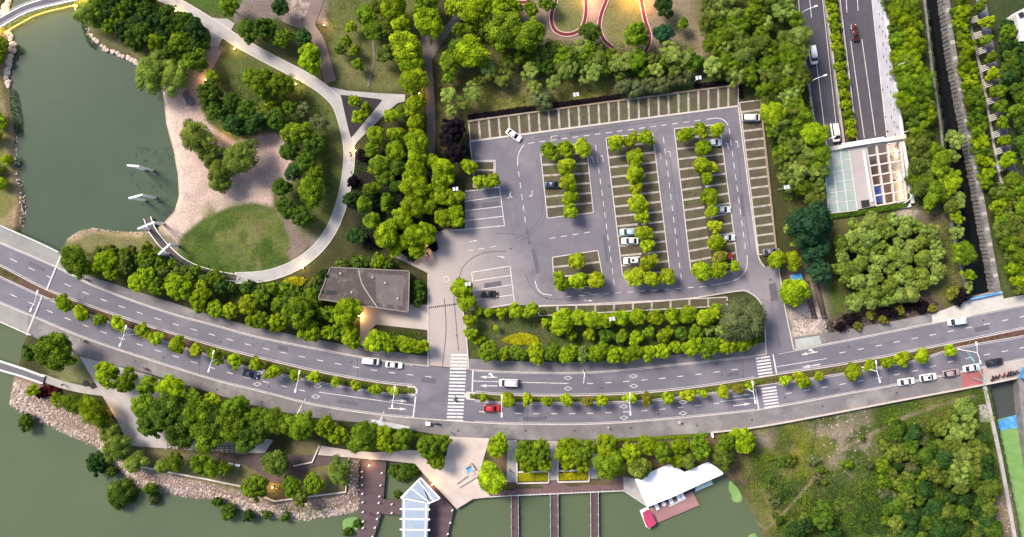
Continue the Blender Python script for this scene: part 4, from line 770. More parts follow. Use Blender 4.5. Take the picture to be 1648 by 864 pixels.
WB = [(667, 168, 20), (630, 186, 13), (668, 198, 18), (650, 180, 14, 'green'), (605, 218, 17), (638, 216, 17), (638, 242, 18), (672, 228, 22), (672, 252, 20), (610, 265, 20, 'green'), (618, 283, 15, 'green'), (640, 270, 15, 'mid'), (668, 276, 22), (712, 270, 20), (599, 304, 15, 'green'), (587, 329, 16, 'green'), (622, 325, 14, 'green'), (669, 299, 24), (667, 330, 22), (712, 290, 18), (712, 315, 20), (733, 342, 16), (712, 351, 16), (736, 356, 13), (599, 355, 15, 'green'), (622, 379, 25), (648, 353, 18), (672, 379, 22), (669, 401, 16), (688, 370, 17), (638, 400, 14), (573, 381, 15, 'dark'), (611, 419, 10), (690, 330, 16), (735, 318, 13), (695, 260, 14), (640, 300, 14, 'mid'), (600, 240, 14, 'green'), (652, 388, 14)]
WB = [(t[0], t[1], t[2] * 0.9) + t[3:] for t in WB]; WB.sort(key=lambda t: t[1])
row(WB, 'knob', ['bright', 'lime', 'bright'], 'in the wood between the ring path and the lot', 'west wood trees', ('top', 'bottom'))
row([(729, 208, 21), (722, 225, 16), (735, 245, 17)], 'round', ['purple'], "at the lot's upper-left corner", 'purple-leaved trees', ('top', 'bottom'))
row([(502, 308, 22, 'green'), (455, 301, 16), (485, 350, 17), (462, 335, 16)], 'round', ['mid'], "at the gravel's lower-right edge", 'gravel edge trees')
# centre top wood
row([(823, 13, 18, 'lime'), (850, 57, 30, 'green'), (855, 15, 13), (879, 4, 13), (951, 50, 15, 'mid'), (1025, 57, 21, 'green'), (1068, 10, 18, 'dark'), (1067, 54, 17, 'blue'), (1099, 37, 10)], 'round', ['green', 'bright'], 'around the red running track', 'running track trees')
row([(852, 114, 14), (860, 141, 12), (890, 134, 14), (912, 111, 18), (937, 74, 13), (954, 116, 19), (998, 101, 19), (1021, 96, 18, 'green'), (1055, 111, 13), (1078, 84, 19), (1099, 96, 15), (1146, 104, 15), (940, 128, 10)], 'star', ['pale'], 'in the wood between running track and lot', 'tufted wood trees')
row([(874, 161, 15), (1005, 138, 14), (1025, 141, 15), (1045, 135, 15), (1066, 135, 15), (1088, 128, 14), (1108, 120, 13), (1000, 120, 12)], 'willow', ['dull'], 'loose, overhanging the fence behind the north stalls', 'fence-line willows', hk=0.7)
# canal side
row([(1537, 224, 14), (1527, 252, 14), (1532, 285, 15), (1523, 301, 18), (1541, 322, 14), (1541, 349, 12), (1539, 374, 12), (1553, 408, 19, 'green', 'willow'), (1558, 441, 11), (1558, 461, 8)], 'star', ['pale', 'bright'], "overhanging the canal's left wall", 'canal trees', ('top', 'bottom'))
row([(1303, 363, 36), (1311, 398, 25), (1318, 436, 20)], 'round', ['blue'], 'large, left of the round grove', 'dark broad trees', ('top', 'bottom'))
row([(1577, 10, 10), (1587, 35, 11), (1586, 64, 9.5), (1594, 93, 10), (1596, 120, 10.5), (1606, 147, 12), (1611, 170, 11.5), (1613, 197, 11), (1615, 226, 10), (1621, 257, 12), (1630, 289, 13)], 'knob', ['bright', 'green'], 'along the lane right of the canal', 'canal lane trees', ('top', 'bottom'))
row([(1532, 471, 11, 'brown'), (1548, 474, 11, 'purple'), (1541, 485, 8, 'purple')], 'round', ['brown'], 'at the lower end of the canal', 'canal end shrubs', cat_='shrub', name='leafy_shrub', hk=0.6)
# bottom right
row([(1466, 699, 12), (1483, 707, 10.5), (1448, 716, 11), (1431, 731, 10.5), (1424, 717, 10.5), (1467, 720, 9), (1422, 751, 13), (1421, 772, 12), (1422, 793, 12), (1436, 800, 10), (1448, 781, 12), (1481, 764, 10.5), (1462, 752, 11), (1478, 781, 10.5), (1443, 828, 10), (1454, 819, 9), (1426, 838, 10)], 'knob', ['olive', 'dull', 'green'], 'in the scrub right of the winding footpath', 'scrub trees')
row([(1549, 661, 20), (1530, 672, 13), (1509, 685, 15), (1558, 689, 17), (1533, 696, 17), (1572, 724, 17), (1544, 727, 18), (1544, 758, 20), (1526, 767, 14), (1561, 758, 14)], 'star', ['pale', 'olive'], 'in the taller clump by the lower canal', 'lower canal trees', ('top', 'bottom'))
row([(1325, 831, 20, 'mid'), (1300, 845, 15), (1280, 855, 15), (1340, 858, 14)], 'round', ['dark'], 'in the dark clump at the bottom of the scrub', 'dark scrub trees')
# filled woods
def fill(poly, rmin, rmax, kinds, cols, where, group, f=1.15, maxn=60, name=None, cat_='tree', hk=1.0, tries=3000, seed=1, avoid=()):
    r = random.Random(seed); xs = [p[0] for p in poly]; ys = [p[1] for p in poly]; out = list(avoid); new = []
    for _ in range(tries):
        x, y, rr = r.uniform(min(xs), max(xs)), r.uniform(min(ys), max(ys)), r.uniform(rmin, rmax)
        if not inpoly(x, y, poly): continue
        if any((x - a) ** 2 + (y - b_) ** 2 < ((rr + c) * 0.5 * f) ** 2 for a, b_, c in out): continue
        out.append((x, y, rr)); new.append((x, y, rr))
        if len(new) >= maxn: break
    cnt = {}; items = []
    for x, y, rr in new:
        k = r.choice(kinds); c = r.choice(cols); items.append((x, y, rr, k, c))
    for c in dict.fromkeys(cols):
        sub = sorted([t for t in items if t[4] == c], key=lambda t: t[0]); n_ = len(sub)
        for i, (x, y, rr, k, c_) in enumerate(sub):
            pos = ', %s of its colour from left' % ordw(i) if n_ > 1 else ''
            tree(x, y, rr, k, c, '%s %s %s%s' % (CWORD[c], cat_, where, pos), group, name, cat_, hk)
fill([(150, -5), (240, -5), (280, 25), (330, 45), (318, 100), (292, 100), (262, 85), (232, 72), (205, 60), (180, 48), (158, 25)], 13, 19, ['round'], ['mid', 'green', 'dark'], 'in the wood beside the pond', 'pond wood trees', 1.0, 30, seed=2)
tree(252, 68, 17, 'knob', 'bright', 'fresh bright green tree standing out in the wood beside the pond', 'pond wood trees'); tree(289, 66, 14, 'star', 'lime', 'yellow-green tufted tree standing out in the wood beside the pond', 'pond wood trees')
row([(341, 124, 13, 'bright'), (339, 151, 20), (346, 176, 17), (373, 168, 15), (376, 201, 18, 'dark'), (396, 178, 17), (405, 126, 15), (410, 196, 17, 'dark'), (423, 133, 19), (423, 182, 14, 'olive'), (435, 164, 9, 'bright'), (447, 192, 16), (454, 139, 21), (467, 172, 13), (467, 243, 16), (474, 275, 14, 'dark'), (477, 216, 21), (487, 176, 13, 'dull', 'star'), (494, 262, 19), (504, 234, 17), (508, 282, 16), (511, 197, 16, 'dull', 'star')], 'round', ['mid', 'green', 'mid'], 'ringing the pink gravel', 'gravel ring trees')
fill([(130, 398), (250, 400), (330, 435), (420, 465), (500, 460), (530, 425), (600, 410), (640, 425), (530, 428), (512, 485), (560, 520), (400, 480), (250, 440)], 9, 15, ['round'], ['mid', 'green', 'dark', 'olive'], 'in the thicket behind the north-sidewalk row', 'thicket trees', 1.0, 46, hk=0.75, seed=4)
fill([(560, 245), (600, 235), (700, 300), (700, 400), (640, 420), (575, 390), (560, 320)], 9, 13, ['round'], ['dark', 'purple'], 'coloured as shade in the west wood', 'shaded west wood trees', 1.1, 24, hk=0.45, seed=5)  # leaf colours kept near black to paint shade between the taller crowns
fill([(830, 85), (880, 76), (955, 78), (1010, 92), (1110, 88), (1130, 105), (1000, 125), (840, 105)], 10, 16, ['round', 'knob'], ['green', 'mid', 'olive'], 'under the tufted trees above the lot', 'upper wood trees', 1.0, 40, hk=0.8, seed=6)
fill([(1130, -5), (1278, -5), (1290, 80), (1298, 170), (1322, 235), (1320, 320), (1290, 318), (1262, 300), (1250, 240), (1228, 180), (1222, 150), (1195, 128), (1150, 118), (1135, 60)], 11, 17, ['star', 'feather', 'feather'], ['pale', 'olive', 'green'], 'in the wood beside the sunken highway', 'highway wood trees', 0.88, 95, seed=7)
tree(1243, 184, 19, 'knob', 'lime', 'bright yellow-green round tree right of the white van at the lot corner', 'highway wood trees'); tree(1310, 215, 21, 'knob', 'bright', 'fresh green round tree beside the tunnel portal', 'highway wood trees')
tree(1180, 45, 0.1 + 15, 'star', 'pale', 'pale green tufted tree at the upper left of the highway wood, above the solar light', 'highway wood trees')
fill([(1428, -5), (1466, -5), (1476, 60), (1489, 150), (1498, 200), (1488, 220), (1478, 210), (1462, 190), (1448, 120)], 12, 17, ['feather', 'willow'], ['green', 'bright', 'mid'], 'between highway wall and canal', 'canal bank trees', 0.95, 40, seed=8)
fill([(1465, 225), (1515, 235), (1525, 290), (1530, 330), (1500, 330), (1470, 310)], 12, 17, ['willow', 'knob'], ['green', 'olive'], 'right of the tunnel canopy', 'canopy side trees', 1.05, 16, seed=9)
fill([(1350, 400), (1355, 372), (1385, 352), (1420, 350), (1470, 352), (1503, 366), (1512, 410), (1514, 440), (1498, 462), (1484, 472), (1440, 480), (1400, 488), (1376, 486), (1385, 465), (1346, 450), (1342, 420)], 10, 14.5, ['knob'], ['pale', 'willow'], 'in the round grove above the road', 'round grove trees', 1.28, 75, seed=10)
fill([(1536, 20), (1550, -5), (1556, 40), (1562, 90), (1574, 150), (1582, 200), (1592, 280), (1584, 300), (1572, 230), (1552, 130)], 9, 13, ['feather', 'feather', 'star'], ['green', 'bright', 'mid'], 'between canal wall and lane', 'canal wall trees', 0.95, 40, seed=11)
fill([(1615, 20), (1632, 70), (1660, 80), (1660, 260), (1645, 240), (1632, 150), (1618, 100)], 10, 16, ['round', 'knob'], ['dark', 'mid', 'green'], 'right of the lane at right edge', 'right edge trees', 0.95, 32, seed=12)
fill([(1596, 305), (1640, 300), (1660, 290), (1660, 470), (1638, 465), (1626, 420), (1610, 370)], 10, 15, ['feather', 'knob', 'star'], ['green', 'bright', 'olive'], 'below the lane at the right edge', 'lower right edge trees', 1.05, 32, seed=13)
fill([(1440, 690), (1540, 715), (1585, 700), (1595, 790), (1600, 864), (1440, 864), (1425, 800)], 10, 16, ['knob', 'round', 'knob'], ['mid', 'dark', 'olive'], 'in the low scrub wood, bottom right', 'scrub wood trees', 1.05, 70, hk=1.1, seed=14)
fill([(1415, 500), (1500, 478), (1508, 495), (1420, 515), (1340, 530), (1345, 515)], 6, 9, ['round'], ['purple', 'brown'], 'in the messy bed above the road', 'roadside shrubs', 1.1, 14, 'leafy_shrub', 'shrub', 0.5, seed=15)
fill([(-20, 55), (4, 60), (8, 100), (-20, 100)], 9, 13, ['round'], ['bright', 'green'], 'on the bank below the curved bridge', 'left bank trees', 1.0, 6, hk=0.7, seed=16)
fill([(-20, 190), (4, 180), (6, 215), (-20, 230)], 7, 10, ['round'], ['bright', 'green'], 'at left edge halfway down the pond', 'left bank trees', 1.0, 5, hk=0.7, seed=17)
fill([(-20, 240), (10, 240), (12, 300), (-20, 310)], 8, 11, ['willow'], ['lime'], 'at left edge low on pond bank', 'left bank trees', 1.0, 5, hk=0.7, seed=18)
row([(226, 72, 6)], 'round', ['red'], 'small, at the edge of the pond wood', None, cat_='shrub', name='red_shrub', hk=0.6)
row([(75, 630, 12), (64, 632, 8), (88, 631, 9)], 'round', ['red'], 'along the path by the footbridge', 'red shrubs', cat_='shrub', name='red_shrub', hk=0.4)
row([(672, 458, 9), (676, 474, 9), (672, 488, 9)], 'round', ['mid', 'green'], 'in the narrow bed right of the flat-roofed building', 'building bed shrubs', ('top', 'bottom'), 'shrub', 'leafy_shrub', 0.6)
fill([(1195, 710), (1300, 690), (1420, 660), (1580, 630), (1600, 700), (1440, 700), (1410, 770), (1420, 864), (1250, 864), (1215, 800)], 5, 11, ['round', 'star', 'knob', 'feather'], ['mid', 'green', 'olive', 'dull'], 'on the waste ground', 'waste ground shrubs', 1.5, 24, 'wild_shrub', 'shrub', 0.4, seed=71)
# clipped shrubs and hedges (each one thing): a dense low mass of leaves over an outline
def hedge(poly, z1, col, label, name='hedge', cat_='hedge', dens=16, leaf=0.17, z0=0.1, seed=1, group=None, kind=None, base=0.12):
    pts = WP(poly, z1 * 0.5); r = np.random.default_rng(seed); xs = [p[0] for p in pts]; ys = [p[1] for p in pts]
    A = abs(sum(pts[i - 1][0] * pts[i][1] - pts[i][0] * pts[i - 1][1] for i in range(len(pts)))) / 2; need = int(A * dens); P = []
    while len(P) < need:
        X = r.uniform(min(xs), max(xs), need * 2); Y = r.uniform(min(ys), max(ys), need * 2)
        m_ = sdist(X, Y, pts) > 0; P += list(zip(X[m_], Y[m_]))
    P = np.array(P[:need]); ed = np.clip(sdist(P[:, 0], P[:, 1], pts) / 0.5, 0, 1)
    Z = base + (z1 - base) * (0.35 + 0.65 * ed) * (0.75 + 0.35 * vnoise(P[:, 0], P[:, 1], 0.9, seed)) - r.random(need) * 0.15 * z1
    Nn = r.normal(0, 0.5, (need, 3)) + np.array([0, 0, 1]); Nn /= np.linalg.norm(Nn, axis=1, keepdims=True)
    sx = leaf * r.uniform(0.7, 1.5, need)
    me = leaf_mesh(name, np.stack([P[:, 0], P[:, 1], Z], 1), Nn, r.normal(0, 1, (need, 3)), sx, sx * 0.75, np.clip(0.5 + r.normal(0, 0.16, need) + (vnoise(P[:, 0], P[:, 1], 1.5, seed + 1) - .5) * .5, 0, 1))
    if z1 > 0.5 and kind is None:
        bm = MB().prism(offset_in(pts, 0.22), z0 * 0, z1 * 0.62); o2 = len(me.vertices)
    o = link(name, me); o.color = (*COLS[col], 1)
    if kind: o['kind'] = kind; o['label'] = label; o['category'] = cat_
    else:
        tag(o, label, cat_, group)
        if z1 > 0.5:
            c = MB().prism(offset_in(pts, 0.22), 0, z1 * 0.6).build('inner_branches', M_leaf, o); c.color = o.color
            at = c.data.attributes.new('tint', 'FLOAT', 'POINT'); at.data.foreach_set('value', [0.4] * len(c.data.vertices))
    return o
def offset_in(pts, d):
    A = sum(pts[i - 1][0] * pts[i][1] - pts[i][0] * pts[i - 1][1] for i in range(len(pts))); s_ = 1 if A > 0 else -1; out = []; m_ = len(pts)
    for i in range(m_):
        a, b_, c = Vector(pts[i - 1]), Vector(pts[i]), Vector(pts[(i + 1) % m_]); t = ((b_ - a).normalized() + (c - b_).normalized())
        t = t.normalized() if t.length > 1e-6 else Vector((1, 0)); out.append((b_.x - t.y * d * s_, b_.y + t.x * d * s_))
    return out
def strip_hedge(E1, E2, x0, x1, *a, **k): return hedge(eline(mid(E1, E2, 0.2), x0, x1) + eline(mid(E1, E2, 0.8), x0, x1)[::-1], *a, **k)
strip_hedge(E_MN, E_MS, 330, 668, 0.55, 'olive', 'low clipped hedge filling the median left of the crossing', seed=21, dens=22)
strip_hedge(E_MN, E_MS, 756, 1232, 0.55, 'olive', 'low clipped hedge filling the median between the two crossings', seed=22, dens=22)
strip_hedge(E_MN, E_MS, 1234, 1520, 0.5, 'olive', 'low clipped hedge filling the median right of the second crossing', seed=23, dens=14)
strip_hedge(E_MN, E_MS, -40, 30, 0.4, 'olive', 'low hedge at the far left end of the median', seed=24, dens=12)
strip_hedge(E_MN, E_MS, 1530, 1690, 0.35, 'red', 'low dark red shrubs at the far right end of the median', seed=25, dens=4)
hedge([(834, 761), (881, 760), (882, 774), (834, 775)], 0.8, 'gold', 'clipped golden hedge in the first planter right of the plaza', seed=26, dens=30)
hedge([(900, 761), (946, 760), (947, 772), (900, 773)], 0.8, 'gold', 'clipped golden hedge in the second planter right of the plaza', seed=27, dens=30)
hedge(cat([(806, 548), (822, 539), (842, 535), (860, 540), (868, 549), (850, 555), (825, 554)], 4, True), 0.7, 'gold', 'golden spindle-shaped shrub bed south of the lot', 'shrub_bed', 'shrub bed', 30, seed=28)
hedge(cat([(450, 458), (462, 447), (488, 446), (490, 456), (470, 466), (440, 470)], 4, True), 0.8, 'gold', 'golden shrub patch left of the flat-roofed building', 'shrub_bed', 'shrub bed', 26, seed=29)
hedge([(752, 184), (820, 174), (1000, 150), (1000, 158), (820, 183), (752, 193)], 0.9, 'purple', 'dark purple hedge along the back of the north stall row', seed=30, dens=22)
hedge([(1118, 134), (1192, 126), (1197, 158), (1190, 158), (1188, 134), (1118, 142)], 0.9, 'purple', "dark purple hedge at the lot's upper-right corner", seed=31, dens=22)
hedge([(1330, 344), (1345, 341), (1408, 333), (1452, 325), (1464, 308), (1470, 312), (1460, 334), (1410, 343), (1332, 353)], 1.0, 'mid', 'dark green hedge along the lower side of the tunnel canopy', seed=32, dens=24)
hedge([(1420, 0), (1426, 0), (1447, 120), (1466, 300), (1460, 300), (1440, 120)], 0.9, 'dark', 'narrow dark hedge along the highway wall', seed=33, dens=16)
hedge([(722, 701), (715, 705), (660, 695), (600, 684), (600, 690), (660, 702), (716, 712)], 0.7, 'green', 'green hedge edging the south sidewalk by the bus shelter', seed=34, dens=18)
hedge([(965, 707), (1140, 697), (1140, 703), (965, 713)], 0.7, 'green', 'green hedge strip edging the south sidewalk above the boathouse', seed=35, dens=20)
hedge([(870, 509), (1168, 493), (1168, 498), (870, 515)], 0.8, 'dark', 'dark hedge line below the south stall row', seed=36, dens=20)
hedge([(605, 530), (680, 535), (686, 540), (684, 545), (600, 541)], 0.25, 'mid', 'low ground cover behind the four forecourt trees', seed=37, dens=14)
hedge(cat([(13, 142), (20, 145), (26, 165), (29, 190), (30, 212), (24, 218), (18, 190), (14, 165)], 4, True), 0.35, 'dark', "mat of dark water plants at the pond's left waterline", 'water_plants', 'water plants', 26, 0.16, seed=38, base=WZ, kind='stuff')
hedge(cat([(128, 32), (136, 34), (140, 50), (150, 68), (146, 76), (138, 66), (132, 52)], 4, True), 0.35, 'dark', "mat of dark water plants off the pond's boulder bank", 'water_plants', 'water plants', 26, 0.16, seed=39, base=WZ, kind='stuff')
# highway median shrubs
hm = []
for i in range(15):
    t = i / 14; hm.append((1337 + 31 * t + (0 if t < .9 else 2), -2 + 216 * t, 9.5))
for i, (x, y, r_) in enumerate(hm):
    R = r_ / S; L, T = PROTO[('round', 1.6)]; w = W(x, y, -4.6); gz = zroad(w.y); w = W(x, y, gz + 1.6)
    o = empty('median_shrub', (w.x, w.y, gz), TR.uniform(0, 6)); c = link('crown', TR.choice(L), o); c.location = (0, 0, 1.5); c.scale = (1.05, 1.05, 1.0)
    cc = COLS['bright' if i % 3 else 'green']; c.color = (cc[0], cc[1], cc[2], 1); t_ = link('trunk', T[0], o); t_.scale = (0.5,) * 3
    tag(o, 'round green shrub in the sunken highway median, %s from the top' % ordw(i), 'shrub', 'highway median shrubs')
# undergrowth nobody could count: clumps of leaves, none on the trodden path or bare dirt
BARE = [ribbon(cat([(1215, 840), (1235, 850), (1270, 815), (1300, 780), (1335, 740), (1370, 715), (1440, 680), (1500, 655), (1570, 637)], 5), 3), [(1318, 672), (1398, 660), (1402, 715), (1365, 735), (1330, 752), (1312, 720)], [(1215, 696), (1248, 692), (1242, 718), (1218, 720)], [(1582, 790), (1625, 785), (1633, 870), (1592, 870)]]
BARE_W = [WP(p) for p in BARE]
def weeds(poly, col, label, dens=5, hgt=0.5, leaf=0.26, seed=1, thr=0.36):
    pts = WP(poly); r = np.random.default_rng(seed); xs = [p[0] for p in pts]; ys = [p[1] for p in pts]; dens *= 2.6; leaf *= 0.62
    n0 = int((max(xs) - min(xs)) * (max(ys) - min(ys)) * dens); X = r.uniform(min(xs), max(xs), n0); Y = r.uniform(min(ys), max(ys), n0)
    cl = fbm(X, Y, 5.0, seed); fine = fbm(X, Y, 1.6, seed + 5); ed = sdist(X, Y, pts)
    ok = (ed + (fine - .5) * 3 > 0.3) & (cl * .6 + fine * .4 + r.normal(0, .06, n0) > thr)
    for b_ in BARE_W: ok &= ~((sdist(X, Y, b_) > -0.2) & (r.random(n0) > .12))
    X, Y, cl, fine = X[ok], Y[ok], cl[ok], fine[ok]; k = len(X); gi = np.array([groundz(a, b_) for a, b_ in zip(X, Y)])
    Z = gi + hgt * (np.clip((cl - .35) * 2.2, .1, 1.6) + .5 * (fine - .5)) * r.uniform(.4, 1.0, k) + .08
    Nn = r.normal(0, .5, (k, 3)) + np.array([0, 0, 1]); Nn /= np.linalg.norm(Nn, axis=1, keepdims=True); sx = leaf * r.uniform(.6, 1.6, k)
    me = leaf_mesh('undergrowth', np.stack([X, Y, Z], 1), Nn, r.normal(0, 1, (k, 3)), sx, sx * .6, np.clip(.5 + r.normal(0, .16, k) + (fbm(X, Y, 3.0, seed + 9) - .5) * 1.3, 0, 1))
    o = link('undergrowth', me); o.color = (*COLS[col], 1); o['kind'] = 'stuff'; o['label'] = label; o['category'] = 'undergrowth'; return o
SCRUB = [(1200, 700), (1590, 622), (1630, 860), (1240, 870), (1225, 830), (1195, 775), (1180, 740)]
weeds(SCRUB, 'green', 'green weeds covering the waste ground', 7.0, 0.7, 0.20, 41, 0.43)
weeds([(1200, 700), (1300, 690), (1330, 760), (1260, 800), (1200, 780)], 'willow', 'yellow-green weeds on the waste ground', 6, 0.6, 0.17, 42, 0.48)
weeds([(1230, 770), (1420, 740), (1430, 860), (1250, 860)], 'dark', 'deep green weeds low on the waste ground', 6, 0.8, 0.3, 43)
weeds([(755, 500), (1225, 486), (1230, 548), (756, 565)], 'mid', 'ground cover in the bed south of the lot', 5, 0.35, 0.22, 44)
weeds([(700, 60), (860, 60), (1120, 70), (1190, 120), (1000, 148), (755, 180), (705, 180)], 'olive', 'ground cover under the upper wood', 3.5, 0.5, 0.25, 45)
weeds([(1120, 0), (1275, 0), (1322, 235), (1325, 325), (1260, 325), (1228, 180), (1190, 125)], 'mid', 'undergrowth in the highway wood', 4, 0.6, 0.3, 46)
weeds([(115, 400), (250, 402), (420, 455), (500, 450), (560, 415), (660, 420), (530, 430), (512, 490), (580, 520), (580, 552), (400, 515), (250, 470), (115, 425)], 'mid', 'undergrowth behind the north sidewalk', 4, 0.5, 0.28, 47)
weeds([(1262, 330), (1340, 340), (1345, 400), (1400, 500), (1345, 505), (1325, 440)], 'green', 'rough grass left of the round grove', 3, 0.35, 0.22, 48)
weeds([(1535, 0), (1560, 0), (1604, 280), (1650, 300), (1650, 460), (1620, 466), (1580, 290)], 'mid', 'undergrowth right of the canal', 4, 0.5, 0.28, 49)
weeds([(1430, 0), (1490, 0), (1530, 335), (1545, 470), (1520, 480), (1515, 360), (1470, 330)], 'olive', 'undergrowth left of the canal', 3, 0.5, 0.28, 50)
weeds([(450, 812), (545, 812), (520, 834), (440, 836)], 'olive', 'weeds at the lower end of the rock bank', 5, 0.4, 0.2, 51)
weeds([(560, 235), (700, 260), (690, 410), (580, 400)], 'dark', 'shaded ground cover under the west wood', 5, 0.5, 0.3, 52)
weeds([(1440, 690), (1590, 690), (1605, 850), (1430, 860)], 'dark', 'undergrowth in the scrub wood', 5, 0.8, 0.3, 53)
_pw = weeds([(215, 235), (285, 235), (288, 320), (262, 350), (225, 330), (205, 290)], 'blue', 'dark water weed floating just under the pond surface', 1.2, 0.0, 0.3, 61, 0.5)
_v = np.empty(len(_pw.data.vertices) * 3); _pw.data.vertices.foreach_get('co', _v); _v = _v.reshape(-1, 3); _v[:, 2] = WZ + 0.012 + 0.01 * RNG.random(len(_v)); _pw.data.vertices.foreach_set('co', _v.ravel()); _pw.data.update(); _pw.name = 'water_weed'; _pw['category'] = 'water weed'; _pw.color = (0.022, 0.045, 0.034, 1)
weeds([(1328, 522), (1345, 512), (1400, 500), (1500, 474), (1510, 494), (1430, 518), (1332, 538)], 'dead', 'dry brown scrub in the messy bed above the road', 7, 0.7, 0.26, 62, 0.2)
weeds([(345, 120), (470, 118), (530, 180), (535, 300), (500, 360), (450, 330), (475, 290), (470, 240), (440, 205), (380, 215), (330, 190)], 'mid', 'low shrubs and ground cover inside the ring path', 4, 0.6, 0.26, 63, 0.47)
weeds(cat([(305, 374), (333, 352), (375, 336), (412, 331), (443, 343), (462, 380), (466, 412), (438, 436), (380, 443), (322, 426), (294, 404)], 4, True), 'green', 'tufts of longer grass on the round lawn', 3, 0.15, 0.17, 64, 0.52)
weeds([(525, 0), (590, 0), (600, 100), (660, 140), (560, 132), (540, 80)], 'olive', 'tufts of grass on the lawn right of the brick path', 3, 0.2, 0.2, 65, 0.5)
weeds([(215, 725), (430, 735), (500, 755), (550, 760), (550, 788), (440, 800), (275, 756)], 'olive', 'tufts of grass on the lakeside lawn', 3, 0.2, 0.2, 66, 0.5)
# ------------------------------------------------------------------ vehicles
def loft(secs, n_close=True):
    # secs: list of (x, half width, z0, z1, shoulder) -> rounded cross sections along x
    mb = MB(); m_ = 10; vs = []
    for x, w, z0, z1, sh in secs:
        zs = z0 + (z1 - z0) * sh
        vs += [(x, -w * .88, z0), (x, -w, z0 + .12), (x, -w, zs), (x, -w * .93, z1 - .03), (x, -w * .72, z1), (x, w * .72, z1), (x, w * .93, z1 - .03), (x, w, zs), (x, w, z0 + .12), (x, w * .88, z0)]
    fs = []
    for i in range(len(secs) - 1):
        for j in range(m_):
            a, b_ = i * m_ + j, i * m_ + (j + 1) % m_; fs.append((a, a + m_, b_ + m_, b_))
    fs.append(tuple(range(m_))); fs.append(tuple(range((len(secs) - 1) * m_, len(secs) * m_))[::-1])
    mb.add(vs, [f[::-1] for f in fs]); return mb
def wheel_mesh():
    mb = MB()
    for y0, y1, r in ((-.11, .11, .32),): mb.tube((0, y0, 0), (0, y1, 0), r, r, 16)
    return mb.mesh('tyre', M_dark)
ME_tyre = wheel_mesh(); ME_rim = MB().tube((0, -.115, 0), (0, .115, 0), .2, .2, 10).mesh('rim', M_rail)
def car_parts(kind):
    P = {}
    if kind == 'sedan':
        P['body'] = loft([(2.28, .62, .38, .60, .7), (2.18, .78, .25, .70, .75), (1.75, .88, .2, .80, .8), (.95, .90, .2, .92, .82), (-1.35, .90, .2, .96, .82), (-2.0, .87, .22, .95, .8), (-2.22, .78, .3, .86, .75), (-2.28, .66, .4, .7, .7)])
        gl = [(1.05, .72, .90, .93, .5), (.32, .70, .90, 1.38, .6), (-.25, .69, .9, 1.42, .6), (-1.0, .68, .9, 1.37, .6), (-1.72, .66, .9, .98, .5)]
        P['roof'] = loft([(.36, .54, 1.33, 1.40, .5), (-.25, .57, 1.38, 1.452, .5), (-1.0, .54, 1.33, 1.40, .5)]); wx = (1.4, -1.35); L = 2.28
    elif kind == 'suv':
        P['body'] = loft([(2.28, .66, .42, .72, .7), (2.18, .82, .28, .86, .75), (1.7, .91, .24, .98, .8), (1.0, .93, .24, 1.06, .82), (-1.6, .93, .24, 1.08, .82), (-2.15, .90, .26, 1.06, .8), (-2.3, .80, .34, .95, .75)])
        gl = [(1.12, .74, 1.04, 1.08, .5), (.45, .74, 1.04, 1.58, .6), (-.4, .74, 1.04, 1.63, .6), (-1.6, .72, 1.04, 1.58, .6), (-2.12, .70, 1.04, 1.12, .5)]
        P['roof'] = loft([(.48, .58, 1.53, 1.60, .5), (-.4, .62, 1.58, 1.66, .5), (-1.65, .58, 1.53, 1.60, .5)]); wx = (1.42, -1.4); L = 2.3
    else:
        P['body'] = loft([(2.42, .70, .42, .80, .7), (2.35, .84, .28, .98, .75), (1.95, .92, .24, 1.12, .8), (1.4, .93, .24, 1.2, .82), (-2.2, .93, .24, 1.2, .82), (-2.42, .88, .3, 1.15, .8)])
        gl = [(1.75, .76, 1.12, 1.2, .5), (1.0, .80, 1.12, 1.82, .6), (0, .82, 1.12, 1.9, .6), (-2.1, .80, 1.12, 1.85, .6), (-2.4, .78, 1.12, 1.25, .5)]
        P['roof'] = loft([(1.05, .68, 1.78, 1.86, .5), (0, .72, 1.86, 1.94, .5), (-2.12, .70, 1.80, 1.88, .5)]); wx = (1.55, -1.5); L = 2.42
    P['windows'] = loft(gl); return P, wx, L
CARP = {}
